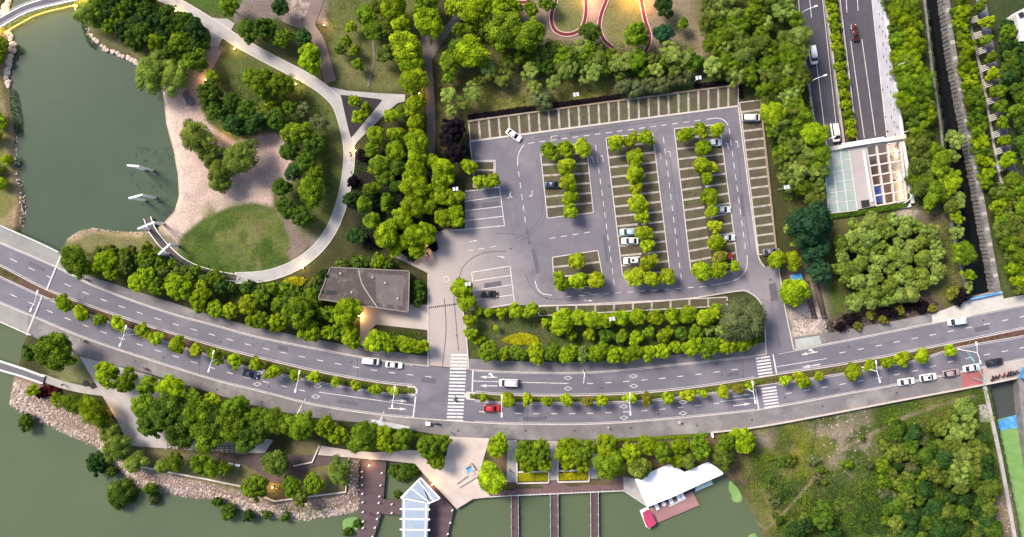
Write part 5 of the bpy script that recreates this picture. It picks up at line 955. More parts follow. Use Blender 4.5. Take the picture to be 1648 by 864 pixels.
def car(px, py, ang, kind, col, label, group, dark_roof=False, z=0.03, sunroof=False, sc=1.0):
    if kind not in CARP:
        P, wx, L = car_parts(kind)
        CARP[kind] = ({k: v.mesh(k, M_glass if k == 'windows' else M_paint) for k, v in P.items()}, wx, L)
        for k, me in CARP[kind][0].items(): me.polygons.foreach_set('use_smooth', [True] * len(me.polygons))
    ME, wx, L = CARP[kind]; w = W(px, py, z + 0.8)
    o = empty({'sedan': 'car', 'suv': 'car', 'van': 'van'}[kind], (w.x, w.y, z), math.radians(-ang), sc)
    for k, me in ME.items():
        c = link(k, me, o)
        if k == 'windows':
            pass
        c.color = (*col, 1)
        if k == 'roof' and dark_roof: c.color = (0.02, 0.02, 0.025, 1)
        if k == 'roof' and sunroof: MB().box((-.2, 0, (1.462 if kind == 'sedan' else 1.67)), (.7, .75, .012)).build('sunroof', M_glass, c)
    for x in wx:
        for s_ in (-1, 1):
            t = link('wheel', ME_tyre, o); t.location = (x, s_ * .80, .32); link('rim', ME_rim, t)
    zb = .62 if kind != 'van' else .8
    for s_ in (-1, 1):
        MB().box((L - .16, s_ * .60, zb + .06), (.16, .30, .12)).build('headlight', M_headlight, o)
        MB().box((-L + .10, s_ * .64, zb + .12), (.12, .24, .14)).build('tail_light', M_tail, o)
        MB().box((.72 if kind != 'van' else 1.35, s_ * (.99 if kind == 'sedan' else 1.02), 1.0 if kind != 'van' else 1.25), (.14, .16, .12)).build('side_mirror', M_paint, o).color = (*col, 1)
    tag(o, label, 'van' if kind == 'van' else 'car', group); return o
WH, SIL, PB, BK, DB, RD, MAR = (.72, .72, .72), (.50, .52, .54), (.34, .46, .54), (.012, .012, .014), (.02, .035, .07), (.42, .015, .02), (.30, .22, .22)
G1, G2, G3 = 'cars in the parking lot', 'vehicles on the main road', 'cars parked along the south kerb'
car(827, 217, 35, 'sedan', WH, 'white car driving at an angle at the lot\'s upper-left entrance', G1)
car(1209, 189, 0, 'van', WH, "white van in the top stall of the lot's east row", G1, z=.06)
car(890, 297, 0, 'sedan', DB, 'dark blue car on the upper-left parking island', G1, z=.06)
car(1148, 229, 0, 'suv', WH, 'white car half under trees at the top of the right parking island', G1, z=.06)
car(1011, 373, 178, 'suv', PB, 'pale blue-grey car, upper of three parked on the middle island', G1, z=.06)
car(1014, 387.5, 180, 'sedan', WH, 'white car with blue-tinted windscreen, middle of three on the middle island', G1, z=.06)
car(1017, 419, 176, 'suv', WH, 'white car with dark sunroof, lowest of three on the middle island', G1, z=.06, sunroof=True)
car(1163, 337, 0, 'sedan', SIL, 'silver car, upper of two beside the trees on the right island', G1, z=.06)
car(1170, 382, 0, 'sedan', SIL, 'silver car, lower of two beside the trees on the right island', G1, z=.06)
car(1166, 412.5, 0, 'sedan', RD, 'red car mostly hidden by a tree on the right island', G1, z=.06)
car(787, 473, 0, 'sedan', BK, 'black car in the marked stalls beside the driveway', G1)
car(1241, 405, -3, 'sedan', (.10, .10, .12), "dark grey car at the bottom of the lot's east row", G1, z=.06)
car(596, 581, 6, 'van', WH, 'white minivan on the north carriageway left of the crossing', G2)
car(634, 587, 6, 'sedan', WH, 'white sedan following the minivan on the north carriageway', G2, sunroof=False)
car(819, 616, 181, 'van', WH, 'white van waiting at the stop line right of the crossing', G2, sc=1.08)
car(792, 657, 0, 'suv', RD, 'red car on the south carriageway just right of the crossing', G2)
car(402, 602, 15, 'sedan', DB, 'dark blue car on the south carriageway beside the left median trees', G2)
car(1540, 517, 172, 'van', WH, 'white van on the north carriageway below the canal bridge', G2, dark_roof=False)
car(1459, 614, -8, 'sedan', WH, 'white car, first from the left parked along the south kerb', G3)
car(1494, 607, -9, 'suv', WH, 'white car, second from the left parked along the south kerb', G3, sunroof=True)
car(1531, 600, -9, 'suv', MAR, 'pinkish-grey car, third from the left parked along the south kerb', G3)
car(1564, 592, -10, 'sedan', WH, 'white car under the teal sign arm at the south kerb', G3)
car(1601, 583, -10, 'suv', BK, 'black car, rightmost of those at the south kerb', G3)
def hz(x, y): return zroad(W(x, y, -6.5).y) + 0.06
car(1308, 88, 80, 'van', WH, 'white van on the left carriageway of the sunken highway', 'vehicles on the sunken highway', z=hz(1308, 88), sc=1.1)
car(1376, 52, -102, 'sedan', (.07, .008, .010), 'dark red car on the right carriageway of the sunken highway', 'vehicles on the sunken highway', z=hz(1376, 52))
car(1344, 213, 80, 'van', WH, 'white van entering the tunnel mouth', 'vehicles on the sunken highway', z=hz(1344, 213), sc=1.1)
# motor scooters and riders
def scooter_meshes():
    b = MB(); b.box((0.0, 0, .48), (1.0, .26, .28), 0, .08); b.box((-.45, 0, .72), (.5, .24, .12), 0, .05); b.tube((.5, 0, .4), (.42, 0, 1.0), .05, .04, 8); b.box((.58, 0, .62), (.14, .34, .4), 0, .05)
    body = b.mesh('body', M_paint); w = MB().tube((0, -.06, 0), (0, .06, 0), .26, .26, 14).mesh('wheel', M_dark)
    hb = MB().tube((.42, -.34, 1.0), (.42, .34, 1.0), .025, .025, 6).mesh('handlebar', M_darkmetal); st = MB().box((-.2, 0, .79), (.75, .28, .1), 0, .1).mesh('seat', M_dark)
    return body, w, hb, st
SCO = scooter_meshes()
def scooter(px, py, ang, col, label, group, z=.16):
    w = W(px, py, .6); o = empty('motor_scooter', (w.x, w.y, z), math.radians(-ang))
    for nme, me in (('body', SCO[0]), ('handlebar', SCO[2]), ('seat', SCO[3])): c = link(nme, me, o); c.color = (*col, 1)
    for x in (-.55, .58): c = link('wheel', SCO[1], o); c.location = (x, 0, .26)
    tag(o, label, 'scooter', group); return o
for i, (x, y) in enumerate([(1597, 609), (1601, 608), (1607, 606), (1615, 604), (1622, 602.5), (1626, 601.5), (1630, 601), (1634, 600), (1638, 599)]):
    scooter(x, y, -70 + (i * 37 % 20), [(.02, .02, .02), (.05, .02, .02), (.02, .02, .03), (.35, .02, .03), (.03, .03, .04), (.02, .02, .02), (.1, .1, .12), (.02, .02, .02), (.3, .3, .3)][i], 'motor scooter parked on the beige sidewalk by the lower canal, %s from the left' % ordw(i), 'parked scooters')
def person_mesh(pose):
    me = bpy.data.meshes.new('person'); st = 1.0 if pose == 'walk' else 0
    if pose == 'walk':
        J = [(0, 0, .95), (0, 0, 1.2), (.02, 0, 1.42), (.03, 0, 1.52), (.05, 0, 1.66), (.0, .2, 1.40), (-.10, .25, 1.12), (.05, .24, .90), (0, -.2, 1.40), (.10, -.25, 1.12), (.22, -.24, .92), (0, .1, .88), (.16, .1, .48), (.12, .1, .08), (.26, .1, .04), (0, -.1, .88), (-.06, -.1, .48), (-.28, -.1, .12), (-.16, -.1, .04)]
    else:
        J = [(-.25, 0, .92), (-.2, 0, 1.15), (-.12, 0, 1.38), (-.1, 0, 1.48), (-.07, 0, 1.62), (-.1, .2, 1.36), (.08, .27, 1.15), (.34, .26, 1.06), (-.1, -.2, 1.36), (.08, -.27, 1.15), (.34, -.26, 1.06), (-.2, .1, .86), (.15, .14, .78), (.12, .14, .36), (.26, .14, .32), (-.2, -.1, .86), (.15, -.14, .78), (.12, -.14, .36), (.26, -.14, .32)]
    E = [(0, 1), (1, 2), (2, 3), (3, 4), (2, 5), (5, 6), (6, 7), (2, 8), (8, 9), (9, 10), (0, 11), (11, 12), (12, 13), (13, 14), (0, 15), (15, 16), (16, 17), (17, 18)]
    Rr = [.15, .15, .16, .07, .115, .07, .055, .04, .07, .055, .04, .09, .07, .05, .045, .09, .07, .05, .045]
    me.from_pydata(J, E, []); o = bpy.data.objects.new('tmp', me); COL.objects.link(o)
    o.modifiers.new('s', 'SKIN'); o.modifiers.new('d', 'SUBSURF').levels = 1
    sv = me.skin_vertices[0].data
    for i, r_ in enumerate(Rr): sv[i].radius = (r_, r_)
    sv[0].use_root = True
    dg = bpy.context.evaluated_depsgraph_get(); out = bpy.data.meshes.new_from_object(o.evaluated_get(dg)); out.materials.clear(); out.materials.append(M_cloth)
    bpy.data.objects.remove(o); return out
PM = {p: person_mesh(p) for p in ('walk', 'ride')}
ME_hair = MB().add(*(lambda V, F: ([tuple(v * np.array([.12, .11, .13])) for v in V if True], [tuple(f) for f in F]))(*ico())).mesh('hair', M_dark)
def person(px, py, ang, col, label, pose='walk', z=.07, name='person'):
    w = W(px, py, z + .8); o = empty(name, (w.x, w.y, z), math.radians(-ang)); c = link('body', PM[pose], o); c.color = (*col, 1)
    h = link('hair', ME_hair, o); h.location = (.04, 0, 1.70) if pose == 'walk' else (-.08, 0, 1.66); tag(o, label, 'person'); return o
def rider(px, py, ang, col, col2, lab, z=.04):
    scooter(px, py, ang, col2, 'motor scooter ' + lab, 'ridden scooters', z); person(px, py, ang, col, 'person seated on the scooter ' + lab, 'ride', z)
rider(732, 642, -95, (.05, .05, .06), (.6, .6, .6), 'crossing the road on the left zebra crossing')
rider(704, 682, 5, (.03, .03, .04), (.03, .03, .03), 'on the south sidewalk left of the zebra crossing', .16)
rider(138, 449, 20, (.5, .5, .5), (.4, .05, .04), 'on the north sidewalk near the bridge joint', .16)
rider(134, 548, 200, (.55, .55, .55), (.4, .05, .04), 'on the south sidewalk near the bridge joint', .16)
rider(234, 593, 200, (.5, .1, .08), (.1, .15, .4), 'on the south sidewalk beside the left park trees', .16)
rider(1094, 680, 172, (.7, .7, .7), (.6, .6, .6), 'on the south sidewalk above the boathouse', .16)
rider(1150, 580, -8, (.6, .6, .6), (.5, .5, .5), 'on the north sidewalk left of the second crossing', .16)
person(726, 696, 80, (.12, .12, .2), 'person in dark clothes at the top edge of the pink plaza', z=.16)
person(283, 10, 30, (.03, .03, .04), 'person in dark clothes on the ring path at the top')
person(101, 619, 15, (.05, .05, .06), 'person in dark clothes on the path beside the footbridge')
person(596, 827, 90, (.12, .02, .02), 'person in dark red on the timber deck', z=-.19)
person(886, 762, 90, (.65, .65, .65), 'person in white on the steps between the two planters')
person(821, 757, 90, (.04, .04, .05), 'person in dark clothes on the steps beside the plaza tree')
person(979, 688, 0, (.6, .6, .6), 'person in white on the south sidewalk right of the planters', z=.16)
w = W(692, 681.5, .6); o = empty('cargo_tricycle', (w.x, w.y, .16), math.radians(-5))
MB().box((-.5, 0, .75), (1.3, .95, .7), 0, .06).build('cargo_box', M_whitemetal, o); MB().box((.5, 0, .5), (1.0, .25, .25), 0, .06).build('frame', M_darkmetal, o)
for x, y in ((-.6, .5), (-.6, -.5), (.95, 0)): c = link('wheel', SCO[1], o); c.location = (x, y, .26)
tag(o, 'cargo tricycle with a white box on the south sidewalk left of the crossing', 'tricycle')

# ------------------------------------------------------------------ street lamps
def arm_lamp(px, py, ang, label, group, two=True, h=9.2, base_z=.2, L=2.2, name='street_lamp', m_=None, hk=1.0):
    m_ = m_ or M_whitemetal; w = W(px, py, base_z); o = empty(name, (w.x, w.y, base_z), math.radians(ang))
    MB().tube((0, 0, 0), (0, 0, h), .12, .08, 10).build('pole', m_, o); MB().tube((0, 0, 0), (0, 0, .35), .24, .2, 10).build('base', m_, o)
    for s_ in ((1, -1) if two else (1,)):
        MB().path([(0, 0, h - .1), (s_ * L * .5, 0, h + .35), (s_ * L, 0, h + .45)], .06).build('arm', m_, o)
        MB().box((s_ * (L + .25), 0, h + .45), (1.0, .36, .14), 0, .1).build('lamp_head', m_, o)
    tag(o, label, 'street lamp', group); return o
for i, (x, y, a) in enumerate([(87, 482, 70), (224, 536, 72), (360, 575, 75), (493, 606, 78), (641, 630, 82), (808, 644, 90), (1006, 641, 92), (1197, 623, 98), (1388, 591, 101), (1543, 562, 102)]):
    arm_lamp(x, y, a, 'white double-armed street lamp in the road median, %s from the left' % ordw(i), 'median street lamps')
for i, (x, y, a) in enumerate([(1284, 27, 20), (1299, 135, 20), (1312, 232, 20)]):
    arm_lamp(x, y, a, 'white single-armed lamp on the left side of the sunken highway, %s from the top' % ordw(i), 'highway lamps', False, 6.0, 0, 2.4)
for i, (x, y, a) in enumerate([(1419, 8, 160), (1436, 110, 160), (1454, 213, 160)]):
    arm_lamp(x, y, a - 140, 'white single-armed lamp on the right side of the sunken highway, %s from the top' % ordw(i), 'highway lamps', False, 5.0, 0, 1.4)
def flood(px, py, label, h=7.0):
    k = (H - h) / H; w = W(px, py, h); gz = 0; o = empty('floodlight_mast', (w.x, w.y, gz), math.radians(8))
    MB().tube((0, 0, -.2), (0, 0, h), .09, .07, 8).build('pole', M_rail, o); MB().box((0, 0, h), (1.3, .08, .08)).build('crossbar', M_rail, o)
    for x in (-.42, .42):
        for y in (-.26, .26): MB().box((x, y, h + .1), (.62, .42, .1)).build('floodlight', M_solar, o)
    tag(o, label, 'floodlight', 'lot floodlights')
flood(927, 152, 'floodlight mast behind the middle of the north stall row'); flood(1124, 125, 'floodlight mast behind the right part of the north stall row'); flood(733, 304, 'floodlight mast in the west wood left of the lot')
flood(753, 457, 'floodlight mast beside the driveway stalls'); flood(985, 513, 'floodlight mast in the tree row below the lot, left one'); flood(1170, 495, 'floodlight mast in the tree row below the lot, right one'); flood(1266, 301, 'floodlight mast right of the east stall row')
def mast_arm(b, t, z, m_, label, signs):
    w0 = W(*b, .15); w1 = W(*t, z); o = empty('sign_mast', w0); d = Vector((w1.x - w0.x, w1.y - w0.y, 0)); top = Vector((0, 0, z - .15))
    MB().tube((0, 0, 0), top, .13, .1, 8).build('pole', m_, o); MB().tube(top, top + d, .09, .06, 8).build('arm', m_, o)
    for f, s_, mm in signs: a = top + d * f; MB().box((a.x, a.y, a.z), (s_, .12, 1.0), math.atan2(d.y, d.x)).build('sign_panel', mm, o)
    tag(o, label, 'traffic sign', 'overhead sign masts')
mast_arm((487, 660), (492, 641), 6.2, M_whitemetal, 'white overhead mast arm at the left of the south kerb', [(.7, 1.2, M_rail)])
mast_arm((616, 673), (618, 662), 6.2, M_whitemetal, 'white overhead mast arm above the bus shelter', [(.7, 1.0, M_rail)])
mast_arm((1567, 609), (1556, 565), 6.4, M_teal, 'teal overhead sign arm reaching over the parked white car', [(.75, 1.6, M_tealpanel), (.4, 1.0, M_tealpanel)])
mast_arm((938, 596), (939, 617), 6.2, M_whitemetal, 'white overhead mast arm over the north carriageway right of the crossing', [(.7, .8, M_rail)])
# ------------------------------------------------------------------ bus shelter
w = W(628, 684, 2.6); o = empty('bus_shelter', (w.x, w.y, .15), math.radians(-11))
rf = MB().box((0, 0, 2.6), (10.2, 1.3, .14), 0, .1).build('roof', M_rail, o)
for x in (-4.6, -1.5, 1.5, 4.6): MB().tube((x, -.45, 0), (x, -.45, 2.55), .06, .06, 8).build('post', M_darkmetal, o)
MB().box((0, -.5, 1.3), (8.8, .05, 1.5)).build('back_panel', M_canopyglass, o); MB().box((0, -.1, .45), (5, .4, .08)).build('bench', M_brownwood, o)
tag(o, 'long narrow bus shelter with a pale roof at the south kerb', 'bus shelter')

# ------------------------------------------------------------------ flat-roofed building
BZ = 4.4; bp_ = [W2(p, BZ) for p in ((532, 430), (659, 436), (657, 502), (512, 481))]; c0 = W(590, 465, 0)
o = empty('flat_roofed_building', (c0.x, c0.y, 0)); loc = [(p[0] - c0.x, p[1] - c0.y) for p in bp_]
ins = offset_in(loc, .55); MB().prism(ins, -.2, BZ - .35).build('wall', mat('render_wall', (.42, .40, .37), None, .6, .9), o)
rf = MB().prism(loc, BZ - .4, BZ, True).build('roof', M_roof, o)
for i in range(4): MB().box(((loc[i - 1][0] + loc[i][0]) / 2, (loc[i - 1][1] + loc[i][1]) / 2, BZ + .1), (math.dist(loc[i - 1], loc[i]) - .3, .28, .22), math.atan2(loc[i][1] - loc[i - 1][1], loc[i][0] - loc[i - 1][0])).build('parapet', mat('parapet_cap', (.20, .17, .16), None, 1, .9), rf)
def L2(px, py): v = W(px, py, BZ); return (v.x - c0.x, v.y - c0.y)
MB().prism(ribbon(cat([L2(577, 432.5), L2(582, 455), L2(594, 475), L2(607, 494)], 6), .22), BZ, BZ + .06).build('drain_strip', M_concrete, rf)
MB().prism([L2(604, 441), L2(650, 443), L2(648, 493), L2(606, 487)], BZ, BZ + .03).build('membrane_patch', mat('membrane_patch', (.115, .098, .098), (.085, .075, .075), .6, .9, c3=(.15, .13, .125), s3=.4, f3=.7, stretch=(6, 0)), rf)
for vx, vy in ((548, 440), (566, 470), (620, 455), (640, 480), (600, 446)): q = L2(vx, vy); MB().box((q[0], q[1], BZ + .2), (.5, .5, .4), .1).build('roof_vent', M_concrete, rf)
MB().prism([L2(525, 467), L2(542, 469), L2(543, 474), L2(524, 474)], BZ, BZ + .04).build('damp_patch', M_dark, rf)
for i in range(5):
    t = .15 + .17 * i; p = lerp(ins[3], ins[2], t); q = lerp(ins[3], ins[2], t + .09); a = math.atan2(q[1] - p[1], q[0] - p[0])
    wd = MB().box(((p[0] + q[0]) / 2, (p[1] + q[1]) / 2, 1.9), (1.5, .1, 1.4), a).build('window', M_glass, o); MB().box(((p[0] + q[0]) / 2, (p[1] + q[1]) / 2 - .05, 1.15), (1.7, .2, .08), a).build('sill', M_concrete, wd)
p = lerp(ins[3], ins[2], .95); MB().box((p[0] - .6, p[1] + .02, 1.1), (1.1, .12, 2.2), a).build('door', M_brownwood, o)
tag(o, 'low building with a dark flat roof beside the driveway', 'building')

# ------------------------------------------------------------------ sunken highway, walls and tunnel canopy
def hwp(x, y): v = W(x, y, -6.2); z = zroad(v.y); return W(x, y, z)
rows = [-70, -30, 0, 60, 120, 180, 240, 300, 350]; vs = []; fs = []
for i, y in enumerate(rows):
    for x in (1268 + y * .2, 1404 + y * .12): v = hwp(x, y); vs.append((v.x, v.y, v.z))
fs = [(2 * i + 2, 2 * i + 3, 2 * i + 1, 2 * i) for i in range(len(rows) - 1)]
hw = struct('sunken_highway', MB().add(vs, fs), M_tunnelroad)
def hline(pts, w_, name, m_, z0=.012, z1=.012, parent=hw):
    mb = MB(); c = cat(pts, 5); L_, R_ = offset(c, w_ / 2), offset(c, -w_ / 2); vs = []
    for a, b_ in zip(L_, R_):
        for p in (a, b_): v = hwp(*p); vs.append((v.x, v.y, v.z + z1))
    n_ = len(c); fs = [(2 * i, 2 * i + 1, 2 * i + 3, 2 * i + 2) for i in range(n_ - 1)]
    mb.add(vs, fs)
    if z1 > .05:
        vs2 = [(v[0], v[1], v[2] - z1 - .1) for v in vs]; mb.add(vs + vs2, [(2 * i, 2 * i + 2, 2 * i + 2 + 2 * n_, 2 * i + 2 * n_) for i in range(n_ - 1)] + [(2 * i + 1, 2 * i + 1 + 2 * n_, 2 * i + 3 + 2 * n_, 2 * i + 3) for i in range(n_ - 1)])
    return mb.build(name, m_, parent)
hline([(1293, 75), (1309, 180), (1316, 240)], 1.1, 'edge_line', M_white); hline([(1281, -60), (1287, 25)], 1.1, 'lane_line', M_white)
hline([(1297, -60), (1306, 28)], 1.0, 'lane_line', M_white); hline([(1314, 100), (1331, 240)], 1.0, 'lane_line', M_white); hline([(1319, -60), (1324, 0), (1350, 240)], .9, 'edge_line', M_white)
for pts in ([(1359, -60), (1363, 20)], [(1376, -60), (1381, 17)], [(1369, 66), (1391, 222)], [(1387, 63), (1409, 219)], [(1398, -60), (1403, 0), (1427, 220)]): hline(pts, 1.0, 'lane_line', M_white)
hline([(1320, -60), (1327, 0), (1357, 235)], 3.2, 'concrete_barrier', M_concrete, 0, .9); hline([(1344, -60), (1350, 0), (1378, 232)], 2.2, 'concrete_barrier', M_concrete, 0, .9)
hline([(1331, -60), (1338, 0), (1367, 232)], 11, 'median_soil', M_soil, 0, .25)
def wall(name, pts, t, z0, z1, m_, label, cat_='retaining wall'):
    o = MB().prism(ribbon(pts, t), z0, z1).build(name, m_); return tag(o, label, cat_)
te = [TRENCH[7], TRENCH[6], TRENCH[5], TRENCH[4]]; ew = wall('retaining_wall', offset(te, .45), .9, -9, .9, M_lightwall, 'pale retaining wall along the right side of the sunken highway')
tw = [TRENCH[0], TRENCH[1], TRENCH[2], TRENCH[3]]; wall('retaining_wall', offset(tw, -.2), .4, -9, .0, M_oldstone, 'stone retaining wall along the left side of the sunken highway')
sw = [TRENCH[3], TRENCH[4]]; wall('retaining_wall', offset(sw, -.45), .9, -9, .5, M_lightwall, 'retaining wall closing the tunnel under the lower hedge')
a, b_ = Vector((*te[1], 0)), Vector((*te[2], 0)); ang = math.atan2(b_.y - a.y, b_.x - a.x)
for i in range(26):
    p = a.lerp(b_, i / 25); z = -3.2 + (i * 7 % 5) * .7; MB().box((p.x, p.y, z), (.5 + (i % 3) * .2, .06, .35), ang).build('drain_hole', M_dark, ew)
# railing along the right of the trench
rl = empty('trench_railing', (0, 0, 0)); ln = cat([(1419, -30), (1430, 60), (1444, 150), (1454, 219), (1462, 275), (1468, 305), (1466, 318), (1455, 327)], 6); pts = [W(x, y, 1.1) for x, y in ln]
MB().path(pts, .09, 6).build('top_rail', M_whitemetal, rl); MB().path([p - Vector((0, 0, .5)) for p in pts], .05, 6).build('lower_rail', M_whitemetal, rl)
for p in pts[::2]: MB().tube((p.x, p.y, -.1), (p.x, p.y, 1.1), .06, .06, 6).build('post', M_whitemetal, rl)
tag(rl, 'white railing along the right side of the sunken highway and canopy', 'railing')
# canopy over the tunnel mouth
M_beam = mat('painted_beam', (.52, .48, .44), (.44, .41, .38), .8, .8); CZ1 = .9; cp = empty('tunnel_canopy', W(1390, 285, 0)); c0 = cp.location.copy()
def LP(x, y, z=CZ1): v = W(x, y, z); return (v.x - c0.x, v.y - c0.y)
def bar(p, q, w_, z0, z1, nme, m_): return MB().prism(ribbon([LP(*p), LP(*q)], w_), z0, z1, True).build(nme, m_, cp)
pb = bar((1321, 242), (1456, 220), 1.1, CZ1 - 1.2, CZ1 + .9, 'portal_beam', M_beam)
bar((1352, 235.5), (1420, 224.5), 1.2, CZ1 + .9, CZ1 + 1.3, 'beam_cap', M_whitemetal)
A_, B_, C_, D_ = (1325, 246), (1366, 240), (1380, 338), (1334, 343)
def bil(u, v, Q): t = lerp(Q[0], Q[1], u); b2 = lerp(Q[3], Q[2], u); return lerp(t, b2, v)
QL = (A_, B_, C_, D_); QR = ((1394, 235), (1449, 226), (1459, 322), (1410, 331))
for i in range(3):
    for j in range(6):
        g = .012; pl = [LP(*bil(u, v, QL)) for u, v in ((i / 3 + g, j / 6 + g), ((i + 1) / 3 - g, j / 6 + g), ((i + 1) / 3 - g, (j + 1) / 6 - g), (i / 3 + g, (j + 1) / 6 - g))]
        MB().prism(pl, CZ1 - .12, CZ1 - .04, True).build('glass_pane', M_frost, cp)
for i in range(4): bar(bil(i / 3, 0, QL), bil(i / 3, 1, QL), .32, CZ1 - .3, CZ1 + .06, 'glazing_bar', M_rail)
for j in range(7): bar(bil(0, j / 6, QL), bil(1, j / 6, QL), .28, CZ1 - .3, CZ1 + .05, 'glazing_bar', M_rail)
MB().prism([LP(1367, 238), LP(1394, 234), LP(1409, 331), LP(1381, 337)], CZ1 - .5, CZ1 + .1, True).build('roof_slab', mat('canopy_slab', (.33, .29, .29), (.27, .24, .24), .3, .9, c3=(.40, .36, .35), s3=.15, f3=.6), cp)
bar((1389, 243), (1402, 325), .35, CZ1, CZ1 + .7, 'upstand', M_whitemetal)
MB().prism([LP(1385, 323), LP(1398, 321), LP(1400, 332), LP(1387, 335)], CZ1 + .09, CZ1 + .16).build('stain_patch', M_dark, cp)
for i, u in enumerate((0, .3, .62, 1.0)): bar(bil(u, 0, QR), bil(u, 1, QR), .42 if i < 3 else .6, CZ1 - .8, CZ1, 'concrete_beam', M_beam)
for j in range(7): bar(bil(0, j / 6, QR), bil(1, j / 6, QR), .36, CZ1 - .75, CZ1 + .03, 'concrete_beam', M_beam)
tag(cp, 'tunnel mouth canopy of glass panes, concrete slab and open white beams', 'canopy')
v = W(1414, 313, -5.5); o = empty('covered_cart', (v.x, v.y, -7.4)); MB().box((0, 0, 1.3), (2.0, 4.4, 1.6), .15, .2).build('cover', mat('deep_blue_tarp', (.03, .08, .42), None, 1, .5), o); MB().box((0, 0, .4), (1.8, 4.0, .3), .15).build('bed', M_darkmetal, o)
for x in (-.8, .8):
    for y in (-1.3, 1.3): t = link('wheel', ME_tyre, o); t.location = (x, y, .32); t.rotation_euler = (0, 0, 1.57)
tag(o, 'blue covered cart under the open beams of the tunnel canopy', 'cart')
def warm(loc, e, r_=.3, name='lamp_light', parent=None, spot=None, col=(1.0, .55, .18)):
    d = bpy.data.lights.new(name, 'SPOT' if spot else 'POINT'); d.energy = e; d.color = col; d.shadow_soft_size = r_
    if spot: d.spot_size = spot; d.spot_blend = .9
    q = bpy.data.objects.new(name, d); COL.objects.link(q); q.location = loc
    if parent: q.parent = parent
    return q
for i, (x, y) in enumerate([(1446, 245), (1451, 285), (1447, 315)]):
    v = W(x, y, -3.2); o = empty('tunnel_lamp', (v.x - 1.2, v.y, -3.2)); MB().box((0, 0, .1), (.35, 1.0, .15)).build('housing', M_rail, o); MB().box((0, 0, 0), (.28, .9, .05)).build('lens', M_lamp, o)
    warm((0, 0, -.25), 130, .2, parent=o); tag(o, 'lit lamp under the open beams of the canopy, %s from the top' % ordw(i), 'lamp', 'tunnel lamps')

# ------------------------------------------------------------------ canal walls
cw1 = [W2(p, .3) for p in ((1513, -90), (1524, 0), (1535, 84), (1571, 272), (1607, 471))]; cwl = wall('canal_wall', cw1, 1.5, -4.6, .3, M_oldstone, 'old stone wall along the right side of the canal', 'canal wall')
dense = []
for a, b_ in zip(cw1[:-1], cw1[1:]):
    n_ = max(2, int(math.dist(a, b_) / 1.05)); dense += [lerp(a, b_, i / n_) for i in range(n_)]
for i in range(len(dense) - 1):
    a, b_ = dense[i], dense[i + 1]; an = math.atan2(b_[1] - a[1], b_[0] - a[0]); nx_, ny_ = math.sin(an), -math.cos(an)
    if not -80 < a[1] < 80: continue
    s_ = -1 if a[0] + nx_ > a[0] else 1; r_ = random.uniform(.12, .3); k = .75 + r_ / 2; lg = math.dist(a, b_) - .12 - random.random() * .25
    MB().box((a[0] + s_ * nx_ * k + (b_[0] - a[0]) / 2, a[1] + s_ * ny_ * k + (b_[1] - a[1]) / 2, -1.6 + random.uniform(-.3, .5)), (lg, r_, 3.0), an).build('stone_block', M_oldstone, cwl)
    MB().box((a[0] + (b_[0] - a[0]) / 2, a[1] + (b_[1] - a[1]) / 2, .36), (math.dist(a, b_) - .06, 1.2, .16 + random.random() * .06), an).build('coping_stone', M_concrete if i % 4 == 0 else M_oldstone, cwl)
wall('canal_wall', [W2(p, .2) for p in ((1486, -20), (1500, 110), (1514, 200), (1527, 335), (1549, 443), (1560, 480))], .6, -4.6, .2, M_oldstone, 'thin stone wall along the left side of the canal', 'canal wall')
o = empty('canal_end_rail', (0, 0, 0)); MB().prism(ribbon([W2((1560, 482), 1), W2((1613, 470.5), 1)], .45), .1, 1.1).build('blue_panel', M_blue, o); MB().prism(ribbon([W2((1560, 482), .1), W2((1613, 470.5), .1)], .8), -4.5, .1).build('foot', M_concrete, o)
tag(o, 'blue barrier across the lower end of the canal', 'barrier')
wall('canal_wall', [W2(p, .3) for p in ((1584, 617), (1597, 677), (1610, 735), (1631, 850), (1640, 900))], 1.0, -4, .3, M_concrete, 'pale wall along the left side of the lower canal', 'canal wall')
wall('canal_wall', [W2(p, .3) for p in ((1645, 606), (1652, 680), (1672, 800))], 2.2, -4, .3, M_oldstone, 'stone wall on the right side of the lower canal', 'canal wall')
bw = MB().prism(WP(cat([(1604, 680), (1622, 672), (1643, 667), (1644, 686), (1624, 690), (1606, 693)], 4, True), -2.4), -2.55, -2.35).build('floating_boom', M_blue); tag(bw, 'blue floating boom between dark water and duckweed in the lower canal', 'boom')
o = empty('blue_kiosk', W(1651, 601, 0)); MB().box((0, 0, 1.2), (3.2, 3.0, 2.4), -.2).build('wall', M_blue, o); MB().box((0, 0, 2.5), (3.6, 3.3, .2), -.2, .1).build('roof', M_blue, o); tag(o, 'blue kiosk at the right edge beside the lower canal', 'kiosk')

